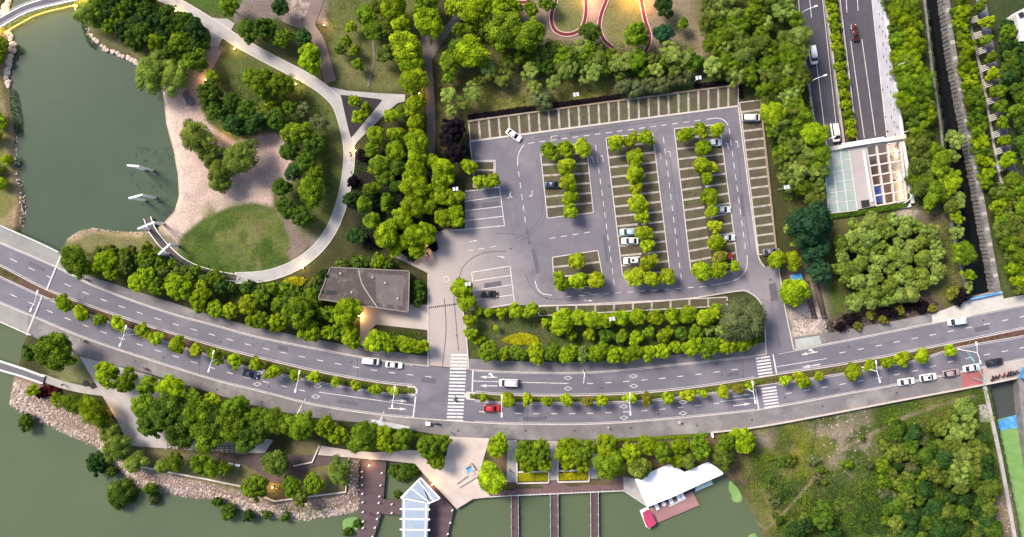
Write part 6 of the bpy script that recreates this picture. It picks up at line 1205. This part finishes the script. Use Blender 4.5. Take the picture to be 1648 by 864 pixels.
# ------------------------------------------------------------------ parapets along the road
def parapet(E, x0, x1, off, label, m_=None, h=1.0, col=None):
    o = empty('bridge_railing', (0, 0, 0)); ln = [W(x, E(x) + off, h) for x in np.arange(x0, x1 + 1, 9)]
    MB().path(ln, .09, 6).build('top_rail', m_ or M_whitemetal, o); MB().prism(ribbon([(p.x, p.y) for p in ln], .3), -.1, .35).build('plinth', M_concrete, o)
    for p in ln[::2]: MB().box((p.x, p.y, .5), (.16, .16, 1.1)).build('post', m_ or M_whitemetal, o)
    tag(o, label, 'railing')
parapet(E_NS, -60, 99, 0, "white railing on the north edge of the left road bridge"); parapet(E_SS, -60, 52, 0, 'white railing on the south edge of the left road bridge')
o = empty('parapet_wall', (0, 0, 0)); ln = [W2((x, E_SS(x)), .9) for x in np.arange(1146, 1645, 10)]
MB().prism(ribbon(ln, .32), -.3, .9).build('wall', mat('parapet_paint', (.50, .40, .37), (.44, .35, .33), .6, .8), o); MB().prism(ribbon(ln, .36), .9, 1.0).build('coping', M_kerb, o); MB().prism(ribbon([W2((1146, 697), .9), W2((1148, 704), .9)], .5), -.3, 1.0).build('return', M_whitemetal, o)
tag(o, 'long pale parapet along the south sidewalk above the waste ground', 'parapet')
# lot back walls
for pts, lab in (([(752, 195), (1000, 160), (1190, 135.5)], 'brown boundary rail behind the north stall row'), ([(1225, 160), (1238, 290), (1251, 406)], 'brown boundary rail behind the east stall row')):
    o = empty('boundary_rail', (0, 0, 0)); ln = [W(x, y, 1) for x, y in cat(pts, 12)]; mm = mat('rail_brown', (.30, .22, .17), None, 1, .8)
    MB().prism(ribbon([(p.x, p.y) for p in ln], .28), -.2, .3).build('plinth', mm, o); MB().path([p for p in ln], .05, 5).build('top_rail', mm, o)
    for p in ln: MB().tube((p.x, p.y, 0), (p.x, p.y, 1), .05, .05, 5).build('post', mm, o)
    tag(o, lab, 'fence')

# ------------------------------------------------------------------ pond footbridges and portal frames
def footbridge(N_, S_, z, label, led=False, m_=None):
    o = empty('footbridge', (0, 0, 0)); a = [W2(p, z) for p in cat(N_, 8)]; b_ = [W2(p, z) for p in cat(S_, 8)]
    MB().prism(a + b_[::-1], z - .5, z, True).build('deck', m_ or mat('bridge_deck', (.115, .11, .125), None, .5, .85), o)
    for ln in (a, b_):
        MB().prism(ribbon(ln, .26), z - .55, z + .10, True).build('fascia', M_whitemetal, o); MB().path([(p[0], p[1], z + 1.05) for p in ln], .05, 6).build('handrail', M_whitemetal, o)
        for p in ln[::3]: MB().tube((p[0], p[1], z), (p[0], p[1], z + 1.05), .035, .035, 5).build('post', M_whitemetal, o)
    if led:
        ln = offset(b_, .45)
        for i in range(0, len(ln) - 1): MB().prism(ribbon([lerp(ln[i], ln[i + 1], .04), lerp(ln[i], ln[i + 1], .9)], .12), z - .72, z - .60, True).build('light_strip', M_led, o)
    tag(o, label, 'footbridge'); return o
footbridge([(-60, 66), (-30, 45), (0, 28.6), (32, 11.5), (64, 0), (110, -14), (150, -20)], [(-60, 82), (-30, 60), (0, 43), (44.5, 19), (89, 7), (127, -1), (165, -4)], 1.2, 'curved footbridge with white rails over the top-left of the pond', True)
footbridge([(-50, 566), (0, 581), (40, 594), (72, 606)], [(-50, 580), (0, 595), (38, 606), (69, 617)], .5, 'straight grey footbridge at the left edge below the road bridge')
def portal(f1, f2, h, label):
    a, b_ = W(*f1, 0), W(*f2, 0); o = empty('portal_frame', (a.x, a.y, -2.0)); d = Vector((b_.x - a.x, b_.y - a.y, 0))
    an = math.atan2(d.y, d.x)
    MB().box((0, 0, h / 2 + .9), (.75, .45, h + 2.2), an).build('post', M_whitemetal, o); MB().box((d.x, d.y, h / 2 + .9), (.75, .45, h + 2.2), an).build('post', M_whitemetal, o)
    MB().box((d.x / 2, d.y / 2, h + 2.05), (d.length + .74, .44, .6), an).build('lintel', M_whitemetal, o); tag(o, label, 'portal frame', 'white portal frames')
portal((229, 272), (243, 273), 8.0, 'white portal frame standing in the pond, upper of two'); portal((230, 322), (247, 317.5), 7.4, 'white portal frame standing in the pond, lower of two')
portal((240, 369), (262, 360), 6.0, 'white portal frame over the tip of the curved walkway'); portal((272, 408.5), (287, 395), 6.0, 'white portal frame over the curved walkway at the shore')
# boulders along the pond
bm = bmesh.new(); BOUL = []
for s_ in range(5):
    bm = bmesh.new(); bmesh.ops.create_icosphere(bm, subdivisions=2, radius=1); r = random.Random(s_)
    for v in bm.verts: v.co *= 1 + r.uniform(-.22, .18); v.co.z *= .7
    me = bpy.data.meshes.new('boulder'); bm.to_mesh(me); bm.free(); me.materials.append(M_rock); BOUL.append(me)
def boulders(line, n_, r0, r1, where, group, jit=2.0, seed=1):
    r = random.Random(seed); ln = cat(line, 10)
    for i in range(n_):
        t = i / (n_ - 1) * (len(ln) - 1); k = min(int(t), len(ln) - 2); p = lerp(ln[k], ln[k + 1], t - k); x, y = p[0] + r.uniform(-jit, jit), p[1] + r.uniform(-jit, jit)
        w = W(x, y, -.8); o = link('boulder', r.choice(BOUL)); s_ = r.uniform(r0, r1); o.location = (w.x, w.y, -1.0); o.scale = (s_ * r.uniform(.8, 1.4), s_, s_ * .9); o.rotation_euler = (0, 0, r.uniform(0, 6))
        tag(o, 'pale boulder %s, %s from the top' % (where, ordw(i)), 'boulder', group)
boulders([(121, 8), (128, 20), (140, 35), (144, 54), (168, 77), (191, 87), (215, 97), (222, 102)], 34, .5, .95, "on the pond's east bank", 'east bank boulders', 2, 1)
boulders([(9, 50), (17, 60), (18, 80), (13, 104), (10, 118), (12, 140)], 20, .55, 1.0, "on the pond's left bank", 'left bank boulders', 2.5, 2)
boulders([(14, -5), (10, 8), (4, 22)], 7, .6, 1.1, 'above the curved footbridge', 'corner boulders', 3, 3)
def rocks(poly, n_, r0, r1, label, seed, zf=None):
    r = random.Random(seed); V0, F0 = ico(); bm = bmesh.new(); bmesh.ops.create_icosphere(bm, subdivisions=1, radius=1); V0 = [v.co.copy() for v in bm.verts]; F0 = [[v.index for v in f.verts] for f in bm.faces]; bm.free()
    mb = MB(); xs = [p[0] for p in poly]; ys = [p[1] for p in poly]; c = 0
    while c < n_:
        x, y = r.uniform(min(xs), max(xs)), r.uniform(min(ys), max(ys))
        if not inpoly(x, y, poly): continue
        w = W(x, y, -.6); z = groundz(w.x, w.y)
        if z < -2.2: continue
        s_ = r0 + (r1 - r0) * r.random() ** 2; a = r.uniform(0, 6); q = Matrix.Rotation(a, 3, 'Z'); e = r.uniform(.7, 1.3)
        mb.add([Vector((w.x, w.y, z + s_ * .1)) + q @ Vector((v.x * s_ * e * r.uniform(.85, 1.15), v.y * s_ / e, v.z * s_ * .65)) for v in V0], F0); c += 1
    o = mb.build('riprap_stones', M_rock, None, 'stuff'); o['label'] = label; o['category'] = 'stones'
rocks([(26, 612), (50, 615), (120, 660), (200, 730), (270, 764), (390, 788), (440, 812), (560, 796), (563, 740), (580, 740), (578, 824), (540, 832), (480, 842), (400, 828), (340, 808), (212, 790), (150, 722), (60, 684), (12, 656)], 5200, .10, .34, 'pale stones covering the rock bank of the lake', 4)
rocks([(16, 652), (70, 680), (153, 717), (201, 765), (215, 784), (260, 791), (347, 803), (420, 831), (480, 838), (556, 828), (578, 821), (575, 812), (480, 826), (420, 815), (340, 790), (225, 772), (160, 710), (70, 668), (24, 610), (14, 650)], 1500, .25, .55, 'larger pale stones along the foot of the rock bank', 5)
rocks([(100, 404), (108, 384), (128, 372), (150, 367), (215, 374), (240, 374), (240, 377), (150, 371), (112, 386)], 120, .12, .3, 'small stones edging the lower end of the pond', 6)
rocks([(24, 215), (42, 329), (38, 366), (32, 366), (34, 329), (20, 260)], 160, .12, .4, "small stones along the pond's lower left bank", 7)
rocks([(1268, 505), (1322, 498), (1332, 535), (1282, 544)], 500, .1, .32, 'heap of pale rubble beside the exit lane', 8)
rocks([(1445, 336), (1474, 340), (1470, 354), (1449, 352)], 140, .1, .3, 'small pile of pale rubble below the tunnel canopy', 9)
rocks([(1330, 520), (1500, 475), (1508, 496), (1420, 516), (1335, 540)], 320, .06, .2, 'scattered pale litter in the messy bed above the road', 10)
rocks([(1300, 670), (1400, 650), (1400, 750), (1340, 770), (1310, 740)], 260, .06, .25, 'scattered pale litter on the waste ground', 11)
rocks([(1590, 790), (1625, 785), (1632, 860), (1592, 860)], 160, .08, .22, 'scattered rubble by the lower canal wall', 12)

# ------------------------------------------------------------------ lakeside: low walls, canopy, planters, boathouse
for pts, lab in (([(205, 724), (226, 751), (271, 760), (330, 771), (389, 783), (404, 793)], 'low white wall along the top of the rock bank, left stretch'), ([(424, 800), (441, 807), (469, 803), (556, 792), (561, 738)], 'low white wall along the top of the rock bank, right stretch'), ([(514, 717), (502, 744), (472, 750)], 'low white wall beside the timber terrace')):
    tag(MB().prism(ribbon(WP(pts, .5), .32), -.6, .5).build('low_wall', mat('white_stone', (.62, .56, .53), None, .8, .8)), lab, 'low wall')
gc = empty('glass_canopy', W(668, 820, 0)); c0 = gc.location.copy(); GZ = 3.6
OUT = [(677, 770), (645.5, 800), (646, 864), (645, 930), (690, 930), (687, 864), (692, 809), (707, 801)]
def gl_(pts): MB().prism([LP(x, y, GZ) for x, y in pts], GZ - .05, GZ + .03, True).build('glass_pane', M_canopyglass, gc)
def gb_(p, q, w_=.28, z=GZ + .12): MB().prism(ribbon([LP(*p, GZ), LP(*q, GZ)], w_), GZ - .2, z, True).build('beam', M_whitemetal, gc)
gl_([(676, 772), (646.5, 800), (690, 807)]); gl_([(678, 771), (692, 806), (706, 801)])
ys = [801, 819, 835, 852, 869, 886, 903, 920]
for a, b_ in zip(ys[:-1], ys[1:]):
    k = (a - 801) * .05; gl_([(646.6, a + .6), (691 - k, (a + .6 if a > 801 else 808.5)), (690 - k, b_ - .6), (646.6, b_ - .6)])
for y in ys[1:]: gb_((643.5, y), (692, y + .8), .35)
gb_((650.6, 801), (650.6, 930)); gb_((686, 808), (683, 930)); gb_((677, 769), (645, 801), .34); gb_((677, 769), (708, 802), .34); gb_((645, 801), (692, 810), .3); gb_((675, 775), (699, 807), .22, GZ + .16); gb_((661, 785), (692, 809), .22, GZ + .14); gb_((668, 779), (648, 801), .2, GZ + .15); gb_((692, 809), (708, 802), .3)
for x, y in ((650, 806), (687, 812), (677, 776), (700, 802), (650, 852), (684, 852)): a = LP(x, y, 1.5); MB().tube((a[0], a[1], -.5), (a[0], a[1], GZ), .12, .12, 8).build('post', M_whitemetal, gc)
tag(gc, 'pale blue glass canopy with white beams over the timber deck', 'canopy')
bol_me = MB().tube((0, 0, 0), (0, 0, .8), .12, .12, 8).tube((0, 0, .8), (0, 0, .9), .17, .17, 8).mesh('post', M_whitemetal); bol_bar = MB().box((0, 0, .84), (.6, .18, .12)).mesh('light_bar', M_whitemetal)
def bollards(line, n_, z, where, group, ang=.6):
    ln = cat(line, 8)
    for i in range(n_):
        t = i / max(1, n_ - 1) * (len(ln) - 1.001); k = int(t); p = lerp(ln[k], ln[k + 1], t - k); w = W(*p, z); o = empty('bollard', (w.x, w.y, z), ang)
        link('post', bol_me, o); link('light_bar', bol_bar, o); tag(o, 'white bollard %s, %s from top' % (where, ordw(i)), 'bollard', group)
bollards([(583, 758), (584, 800), (585, 848)], 8, -.2, 'on the left edge of the timber deck', 'deck bollards'); bollards([(615, 760), (612, 790), (610, 808)], 4, -.2, 'on the upper right edge of the left timber deck', 'deck bollards')
bollards([(609, 824), (606, 840), (600, 862)], 4, -.2, 'on the lower right edge of the left timber deck', 'deck bollards'); bollards([(631, 810), (631, 824)], 2, -.2, 'on the cross deck below the enclosed pool', 'deck bollards'); bollards([(728, 820), (725, 840), (721, 858)], 3, -.2, 'on the right edge of the deck below the plaza', 'deck bollards')
# pool parapet, jetty rails
def railing(name, pts, z, label, h=1.0, step=1, m_=None):
    o = empty(name, (0, 0, 0)); ln = [W(x, y, z + h) for x, y in pts]; MB().path(ln, .05, 6).build('top_rail', m_ or M_rail, o)
    MB().path([p - Vector((0, 0, h * .5)) for p in ln], .03, 5).build('lower_rail', m_ or M_rail, o)
    for a, b_ in zip(ln[:-1], ln[1:]):
        n_ = max(1, int((b_ - a).length / 2.6))
        for i in range(n_): p = a.lerp(b_, i / n_); MB().box((p.x, p.y, z + h / 2), (.14, .14, h + .06)).build('post', M_whitemetal, o)
    tag(o, label, 'railing', 'waterside railings')
for nme, x0, x1, y0 in (('left', 822.5, 834, 798), ('middle', 885.5, 898, 796), ('right', 950.5, 963, 793)):
    railing('jetty_railing', [(x0, y0), (x0 + .8, 900)], -.12, 'railing on the left side of the %s jetty' % nme); railing('jetty_railing', [(x1, y0), (x1 + .8, 900)], -.12, 'railing on the right side of the %s jetty' % nme)
railing('deck_railing', [(788, 800), (820, 798), (1004, 790), (1040, 814)], -.1, 'white railing along the water side of the red deck', 1.0, m_=M_whitemetal)
for x0, x1, y0, y1, lab in ((832, 883, 706, 778, 'first'), (898, 948, 706, 776, 'second')):
    o = empty('planter', (0, 0, 0)); ws = mat('white_stone2', (.58, .52, .49), None, .8, .8)
    for p, q in (((x0, y0 + 35), (x0, y1)), ((x0, y1), (x1, y1 - 1)), ((x1, y1 - 1), (x1, y0 + 35)), ((x0, y1 - 18), (x1, y1 - 19))): MB().prism(ribbon(WP([p, q], .5), .32), -.3, .5).build('border', ws, o)
    tag(o, '%s white-edged planter right of the pink plaza' % lab, 'planter')
o = empty('plaza_stair_structure', W(755, 767, 0)); c0 = o.location.copy()
for p, q, w_, z in (((733, 777), (752, 763), .9, .5), ((738, 783), (769, 764), .7, .5), ((752, 764), (760, 757), 2.4, .4), ((760, 754), (772, 762), .7, .6), ((748, 753), (758, 747), .5, 1.0), ((758, 747), (764, 757), .5, 1.0)):
    MB().prism(ribbon([LP(*p, z), LP(*q, z)], w_), -.1, z).build('stone_wall', M_plaza, o)
MB().prism([LP(749, 754, .45), LP(757, 748, .45), LP(762, 756, .45), LP(753, 763, .45)], .05, .45).build('blue_panel', M_blue, o); tag(o, 'stone stair walls with a blue panel on the pink plaza', 'stair')
bh = empty('boathouse', W(1090, 785, -1.3)); c0 = bh.location.copy(); RZ = 4.0
def BL(pts, z): return [LP(x, y, z - 1.3 + 0) for x, y in pts]
roofp = [(1022, 771.6), (1051, 758), (1080, 746), (1102, 760), (1139.5, 743.5), (1152, 751), (1163, 760), (1164, 763), (1130, 778), (1115, 785), (1080, 801), (1041.5, 816)]
inner = offset_in(BL(roofp, RZ), .8); MB().prism(inner, .2, RZ - .2).build('wall', mat('boathouse_wall', (.55, .56, .57), None, .6, .7), bh); MB().prism(BL(roofp, RZ), RZ - .2, RZ, True).build('roof', M_whiteroof, bh)
for p, q in (((1051, 758), (1075, 803)), ((1080, 746), (1102, 790)), ((1102, 760), (1112, 786)), ((1125, 750), (1136, 775))): MB().prism(ribbon(BL([p, q], RZ), .1), RZ, RZ + .05).build('roof_seam', M_whitemetal, bh)
MB().prism(BL([(1038, 800), (1118, 762), (1122, 788), (1044, 822)], .3), -.2, .3).build('pontoon', M_darkmetal, bh)
MB().prism(BL([(1044, 819), (1115, 791), (1126, 813), (1054, 843)], .5), -.1, .5, True).build('deck', M_pinkdeck, bh)
for x, y, sx_, sy_ in ((1057, 815, 1.0, 2.0), (1079.5, 805, 1.1, 2.0), (1092, 800, 1.0, 2.0), (1098, 797, .9, 1.9)): p = BL([(x, y)], 1.0)[0]; MB().box((p[0], p[1], .9), (sx_, sy_, .1), .4).build('table_top', M_whitemetal, bh); MB().box((p[0], p[1], .65), (.2, .2, .5)).build('table_leg', M_rail, bh)
p = BL([(1068.5, 811)], 1.0)[0]; MB().tube((p[0], p[1], .5), (p[0], p[1], 1.0), .1, .1, 8).tube((p[0], p[1], 1.0), (p[0], p[1], 1.1), .62, .62, 16).build('round_table', M_whitemetal, bh)
MB().prism(BL([(1077, 812), (1104, 800), (1105, 803), (1078, 816)], .8), .5, .8).build('bench', M_rail, bh)
tag(bh, 'floating boathouse with a white folded roof and pink deck', 'boathouse')
o = empty('moored_boat', W(1043, 836, -1.3)); c0 = o.location.copy()
hull = [(1030, 822), (1034, 820), (1043.5, 840), (1046, 849), (1041, 849), (1036, 838)]
MB().prism(BL([(1030, 822), (1043, 816), (1055, 842), (1045, 851), (1040, 848)], .5), -.3, .5, True).build('hull', M_whitemetal, o)
MB().prism(BL(cat([(1036, 832), (1047, 824), (1055, 840), (1053, 845), (1044, 850), (1041, 847)], 3, True), 1.8), 1.6, 1.85, True).build('canopy', M_magenta, o); MB().prism(BL([(1034, 826), (1043, 820), (1047, 824), (1036, 832)], .9), .5, .9).build('bow_cover', M_magenta, o)
for x, y in ((1038, 834), (1047, 827), (1053, 840), (1044, 847)): p = BL([(x, y)], 1)[0]; MB().tube((p[0], p[1], .3), (p[0], p[1], 1.7), .04, .04, 6).build('canopy_post', M_rail, o)
tag(o, 'small boat with a magenta canopy moored at the pink deck', 'boat')
o = empty('floating_dock', W(1131, 782, -1.3)); c0 = o.location.copy(); MB().prism(BL([(1116, 786), (1145, 773), (1147, 779), (1119, 791)], .3), -.2, .3, True).build('frame', M_whitemetal, o)
for i in range(6):
    t = .04 + i * .16; a = lerp((1117, 786.5), (1145, 774), t); b_ = lerp((1119, 790), (1147, 778), t); d = (3.6, -1.6); MB().prism(BL([a, (a[0] + d[0], a[1] + d[1]), (b_[0] + d[0], b_[1] + d[1]), b_], .34), .28, .34).build('teal_panel', M_tealpanel, o)
tag(o, 'narrow white floating dock with teal panels below the boathouse roof', 'dock')
for pl, lab in ((cat([(1174, 775), (1181, 774), (1187, 785), (1194, 800), (1190, 808), (1179, 806), (1177, 796), (1173, 788)], 4, True), 'pale green duckweed raft near the right shore'), (cat([(1205, 862), (1214, 858), (1218, 866), (1206, 868)], 3, True), 'small duckweed raft at the bottom edge'), (cat([(552, 838), (570, 832), (580, 838), (575, 852), (556, 856)], 4, True), 'duckweed patch left of the timber deck')):
    tag(MB().poly(WP(pl, WZ), WZ + .02).build('duckweed_raft', M_lily), lab, 'duckweed')
# pergolas, benches
def pergola(x0, y0, x1, y1, label, nx_=5, ny_=4):
    o = empty('pergola', W((x0 + x1) / 2, (y0 + y1) / 2, .06)); z = 2.6; a, b_ = W(x0, y0, z) - o.location, W(x1, y1, z) - o.location
    for i in range(nx_ + 1): x = a.x + (b_.x - a.x) * i / nx_; MB().box((x, (a.y + b_.y) / 2, z), (.16, abs(b_.y - a.y) + .4, .2)).build('rafter', M_brownwood, o)
    for j in range(ny_ + 1): y = a.y + (b_.y - a.y) * j / ny_; MB().box(((a.x + b_.x) / 2, y, z - .2), (abs(b_.x - a.x) + .4, .16, .18)).build('beam', M_brownwood, o)
    for x in (a.x, b_.x):
        for y in (a.y, b_.y): MB().box((x, y, z / 2), (.2, .2, z)).build('post', M_brownwood, o)
    tag(o, label, 'pergola', 'timber pergolas')
pergola(270, 700, 300, 723, 'brown timber pergola, left one on the park paving'); pergola(345, 718, 393, 730, 'brown timber pergola, right one half under the trees', 6, 3)
for x, y, k in ((372, 746, 'left'), (383, 748, 'right')):
    o = empty('park_bench', W(x, y, 0), -.15); MB().box((0, 0, .45), (1.4, .6, .1), 0, .05).build('seat', M_whitemetal, o)
    for s_ in (-.5, .5): MB().box((s_, 0, .2), (.12, .5, .4)).build('leg', M_concrete, o)
    tag(o, 'white backless bench on the lawn below the terrace, %s of two' % k, 'bench', 'white benches')
# white slatted frames along the lane right of the canal
lane = path('lane', [(1572, -20), (1583, 20), (1590, 60), (1597, 100), (1606, 150), (1613, 200), (1620, 240), (1630, 275), (1655, 310)], 14, mat('lane_asphalt', (.145, .145, .185), (.12, .12, .155), .4, .85), .05)
path('lane_branch', [(1603, 117), (1620, 116), (1632, 122), (1640, 138)], 7, M_concrete, .056); path('garden_strip', [(1560, 20), (1566, 60), (1582, 130), (1594, 200), (1606, 270), (1614, 300)], 4, M_concrete, .04)
for i, (x, y) in enumerate([(1568, 31), (1574, 56), (1580, 81), (1585, 109), (1590, 135), (1594, 162), (1597, 189), (1602, 216), (1606, 243), (1611, 270), (1616, 296)]):
    w = W(x, y, 2.3); o = empty('slatted_frame', (w.x, w.y, 0), .3)
    for k in range(4): MB().box((.1 * (k % 2), -.66 + k * .44, 2.3), (2.1, .24, .1)).build('slat', M_kerb, o)
    MB().box((-.7, 0, 2.2), (.14, 1.9, .12)).build('crossbar', M_rail, o)
    for yy in (-.7, .7): MB().box((-.7, yy, 1.1), (.14, .14, 2.2)).build('post', M_rail, o)
    tag(o, 'white slatted shade frame beside the right-hand lane, %s from the top' % ordw(i), 'shade frame', 'shade frames')
o = empty('white_house', W(1652, 42, 0)); c0 = o.location.copy(); hp = [(1636, 23), (1650, 12), (1680, 12), (1680, 66), (1642, 66)]
MB().prism([LP(x, y, 6) for x, y in hp], 0, 5.8).build('wall', mat('house_wall', (.5, .5, .5), None, .6, .8), o); hr = MB().prism([LP(x, y, 6) for x, y in hp], 5.8, 6.1, True).build('roof', M_lightwall, o); p = LP(1643, 24, 6.1); MB().box((p[0], p[1], 6.3), (1.2, 1.3, .5), .4).build('roof_hatch', M_dark, hr)
tag(o, 'white flat-roofed house at the upper right edge', 'house')
# blue sheds, pipes by the exit lane
for pl, z, lab in (([(1274, 442), (1289, 439), (1294, 453), (1285, 456), (1284, 450), (1276, 451)], 2.4, 'small blue-roofed shed by the exit lane'), ([(1324, 422), (1332, 420.5), (1334, 431), (1327, 434)], 2.2, 'blue sheet shelter between the dark tree and the grove')):
    o = empty('blue_shed', W(*pl[0], 0)); c0 = o.location.copy(); q = [LP(x, y, z) for x, y in pl]; MB().prism(q, z - .12, z, True).build('roof', M_blue, o); MB().prism(offset_in(q, .25), 0, z - .12).build('wall', M_rail, o); tag(o, lab, 'shed', 'blue sheds')
for a, b_, lab in (((1297, 452), (1311, 511), 'left'), ((1313, 456), (1327, 511), 'right')):
    w0, w1 = W(*a, .5), W(*b_, .5); o = MB().tube((w0.x, w0.y, .35), (w1.x, w1.y, .35), .66, .66, 14).tube((w0.x, w0.y, .35), (w0.x + .1, w0.y - .5, .35), .74, .74, 14).tube((w1.x - .1, w1.y + .5, .35), (w1.x, w1.y, .35), .74, .74, 14).build('covered_pipe', mat('brown_cover', (.09, .065, .05), (.07, .05, .04), .8, .8, .3, 3), None, None, True)
    tag(o, 'long brown covered pipe beside the exit lane, %s of two' % lab, 'pipe', 'covered pipes')
o = empty('stone_table', W(304, 158, 0), .3); MB().box((0, 0, .45), (1.6, 4.0, .3), .3, .3).build('slab', mat('grey_slab', (.12, .11, .115), None, 1, .9), o); MB().box((-1.3, -.6, .3), (.7, 1.8, .5), .2, .1).build('bench', M_concrete, o); MB().box((0, 0, .15), (1.0, 2.6, .3), .3).build('foot', M_concrete, o); tag(o, 'dark stone slab with a pale bench on the gravel below the willows', 'stone bench')
o = empty('stone_ring', W(1119, 100, 0)); c = [(1.3 * math.cos(t), 1.3 * math.sin(t)) for t in np.linspace(0, 6.283, 20)]; MB().prism(ribbon(c, .55), 0, .6).build('rim', M_whitemetal, o); MB().prism([(1.05 * math.cos(t), 1.05 * math.sin(t)) for t in np.linspace(0, 6.283, 16)[:-1]], -.1, .15).build('basin', M_dark, o); tag(o, 'round white stone ring on the bare soil above the lot', 'stone ring')
# lit garden lamps (the photograph shows them glowing)
GL = [(285, 19, 'beside the ring path at the top'), (379, 80, 'at the lawn corner below the path junction'), (333, 129, 'beside the gravel path'), (369, 209, 'in the trees above the gravel'), (523, 42, 'at the bend of the brick path'), (489, 431, 'at the lower right of the ring path'), (573, 243, 'below the path triangle'), (170, 664, 'beside the left park paving'), (440, 783, 'on the lawn below the terrace'), (675, 151, 'at the right tip of the path junction'), (595, 748, 'at the top of the timber deck'), (696, 779, 'between plaza and glass canopy'), (478, 136, 'on the inside of the ring path'), (684, 384, 'at the upper end of the driveway'), (578, 508, 'at the corner of the forecourt')]
for x, y, lab in GL:
    w = W(x, y, 0); z = -.2 if y > 740 and x > 590 else .05; o = empty('garden_lamp', (w.x, w.y, z)); MB().tube((0, 0, -.1), (0, 0, .85), .06, .06, 8).build('post', M_darkmetal, o); MB().tube((0, 0, .85), (0, 0, 1.05), .11, .11, 10).build('lantern', M_lamp, o); MB().tube((0, 0, 1.05), (0, 0, 1.1), .07, .07, 10).build('cap', M_darkmetal, o)
    warm((0, 0, 1.35), {684: 600, 578: 260}.get(x, 130), .1, parent=o); tag(o, 'small lit garden lamp ' + lab, 'garden lamp', 'garden lamps')
for x, y, lab in ((945, -8, 'left'), (1012, -6, 'right'), (1034, 2, 'far right')):
    w = W(x, y, 0); o = empty('track_lamp', (w.x, w.y, 0)); MB().tube((0, 0, 0), (0, 0, 4.0), .08, .06, 8).build('pole', M_darkmetal, o); MB().box((0, 0, 4.05), (.7, .3, .15), 0, .05).build('lamp_head', M_rail, o); MB().box((0, 0, 3.95), (.6, .24, .05)).build('lens', M_lamp, o)
    warm((0, 0, 3.8), 1500, .2, parent=o, spot=2.5, col=(1.0, .42, .12)); tag(o, 'lit orange lamp above the running track, %s' % lab, 'lamp', 'running track lamps')
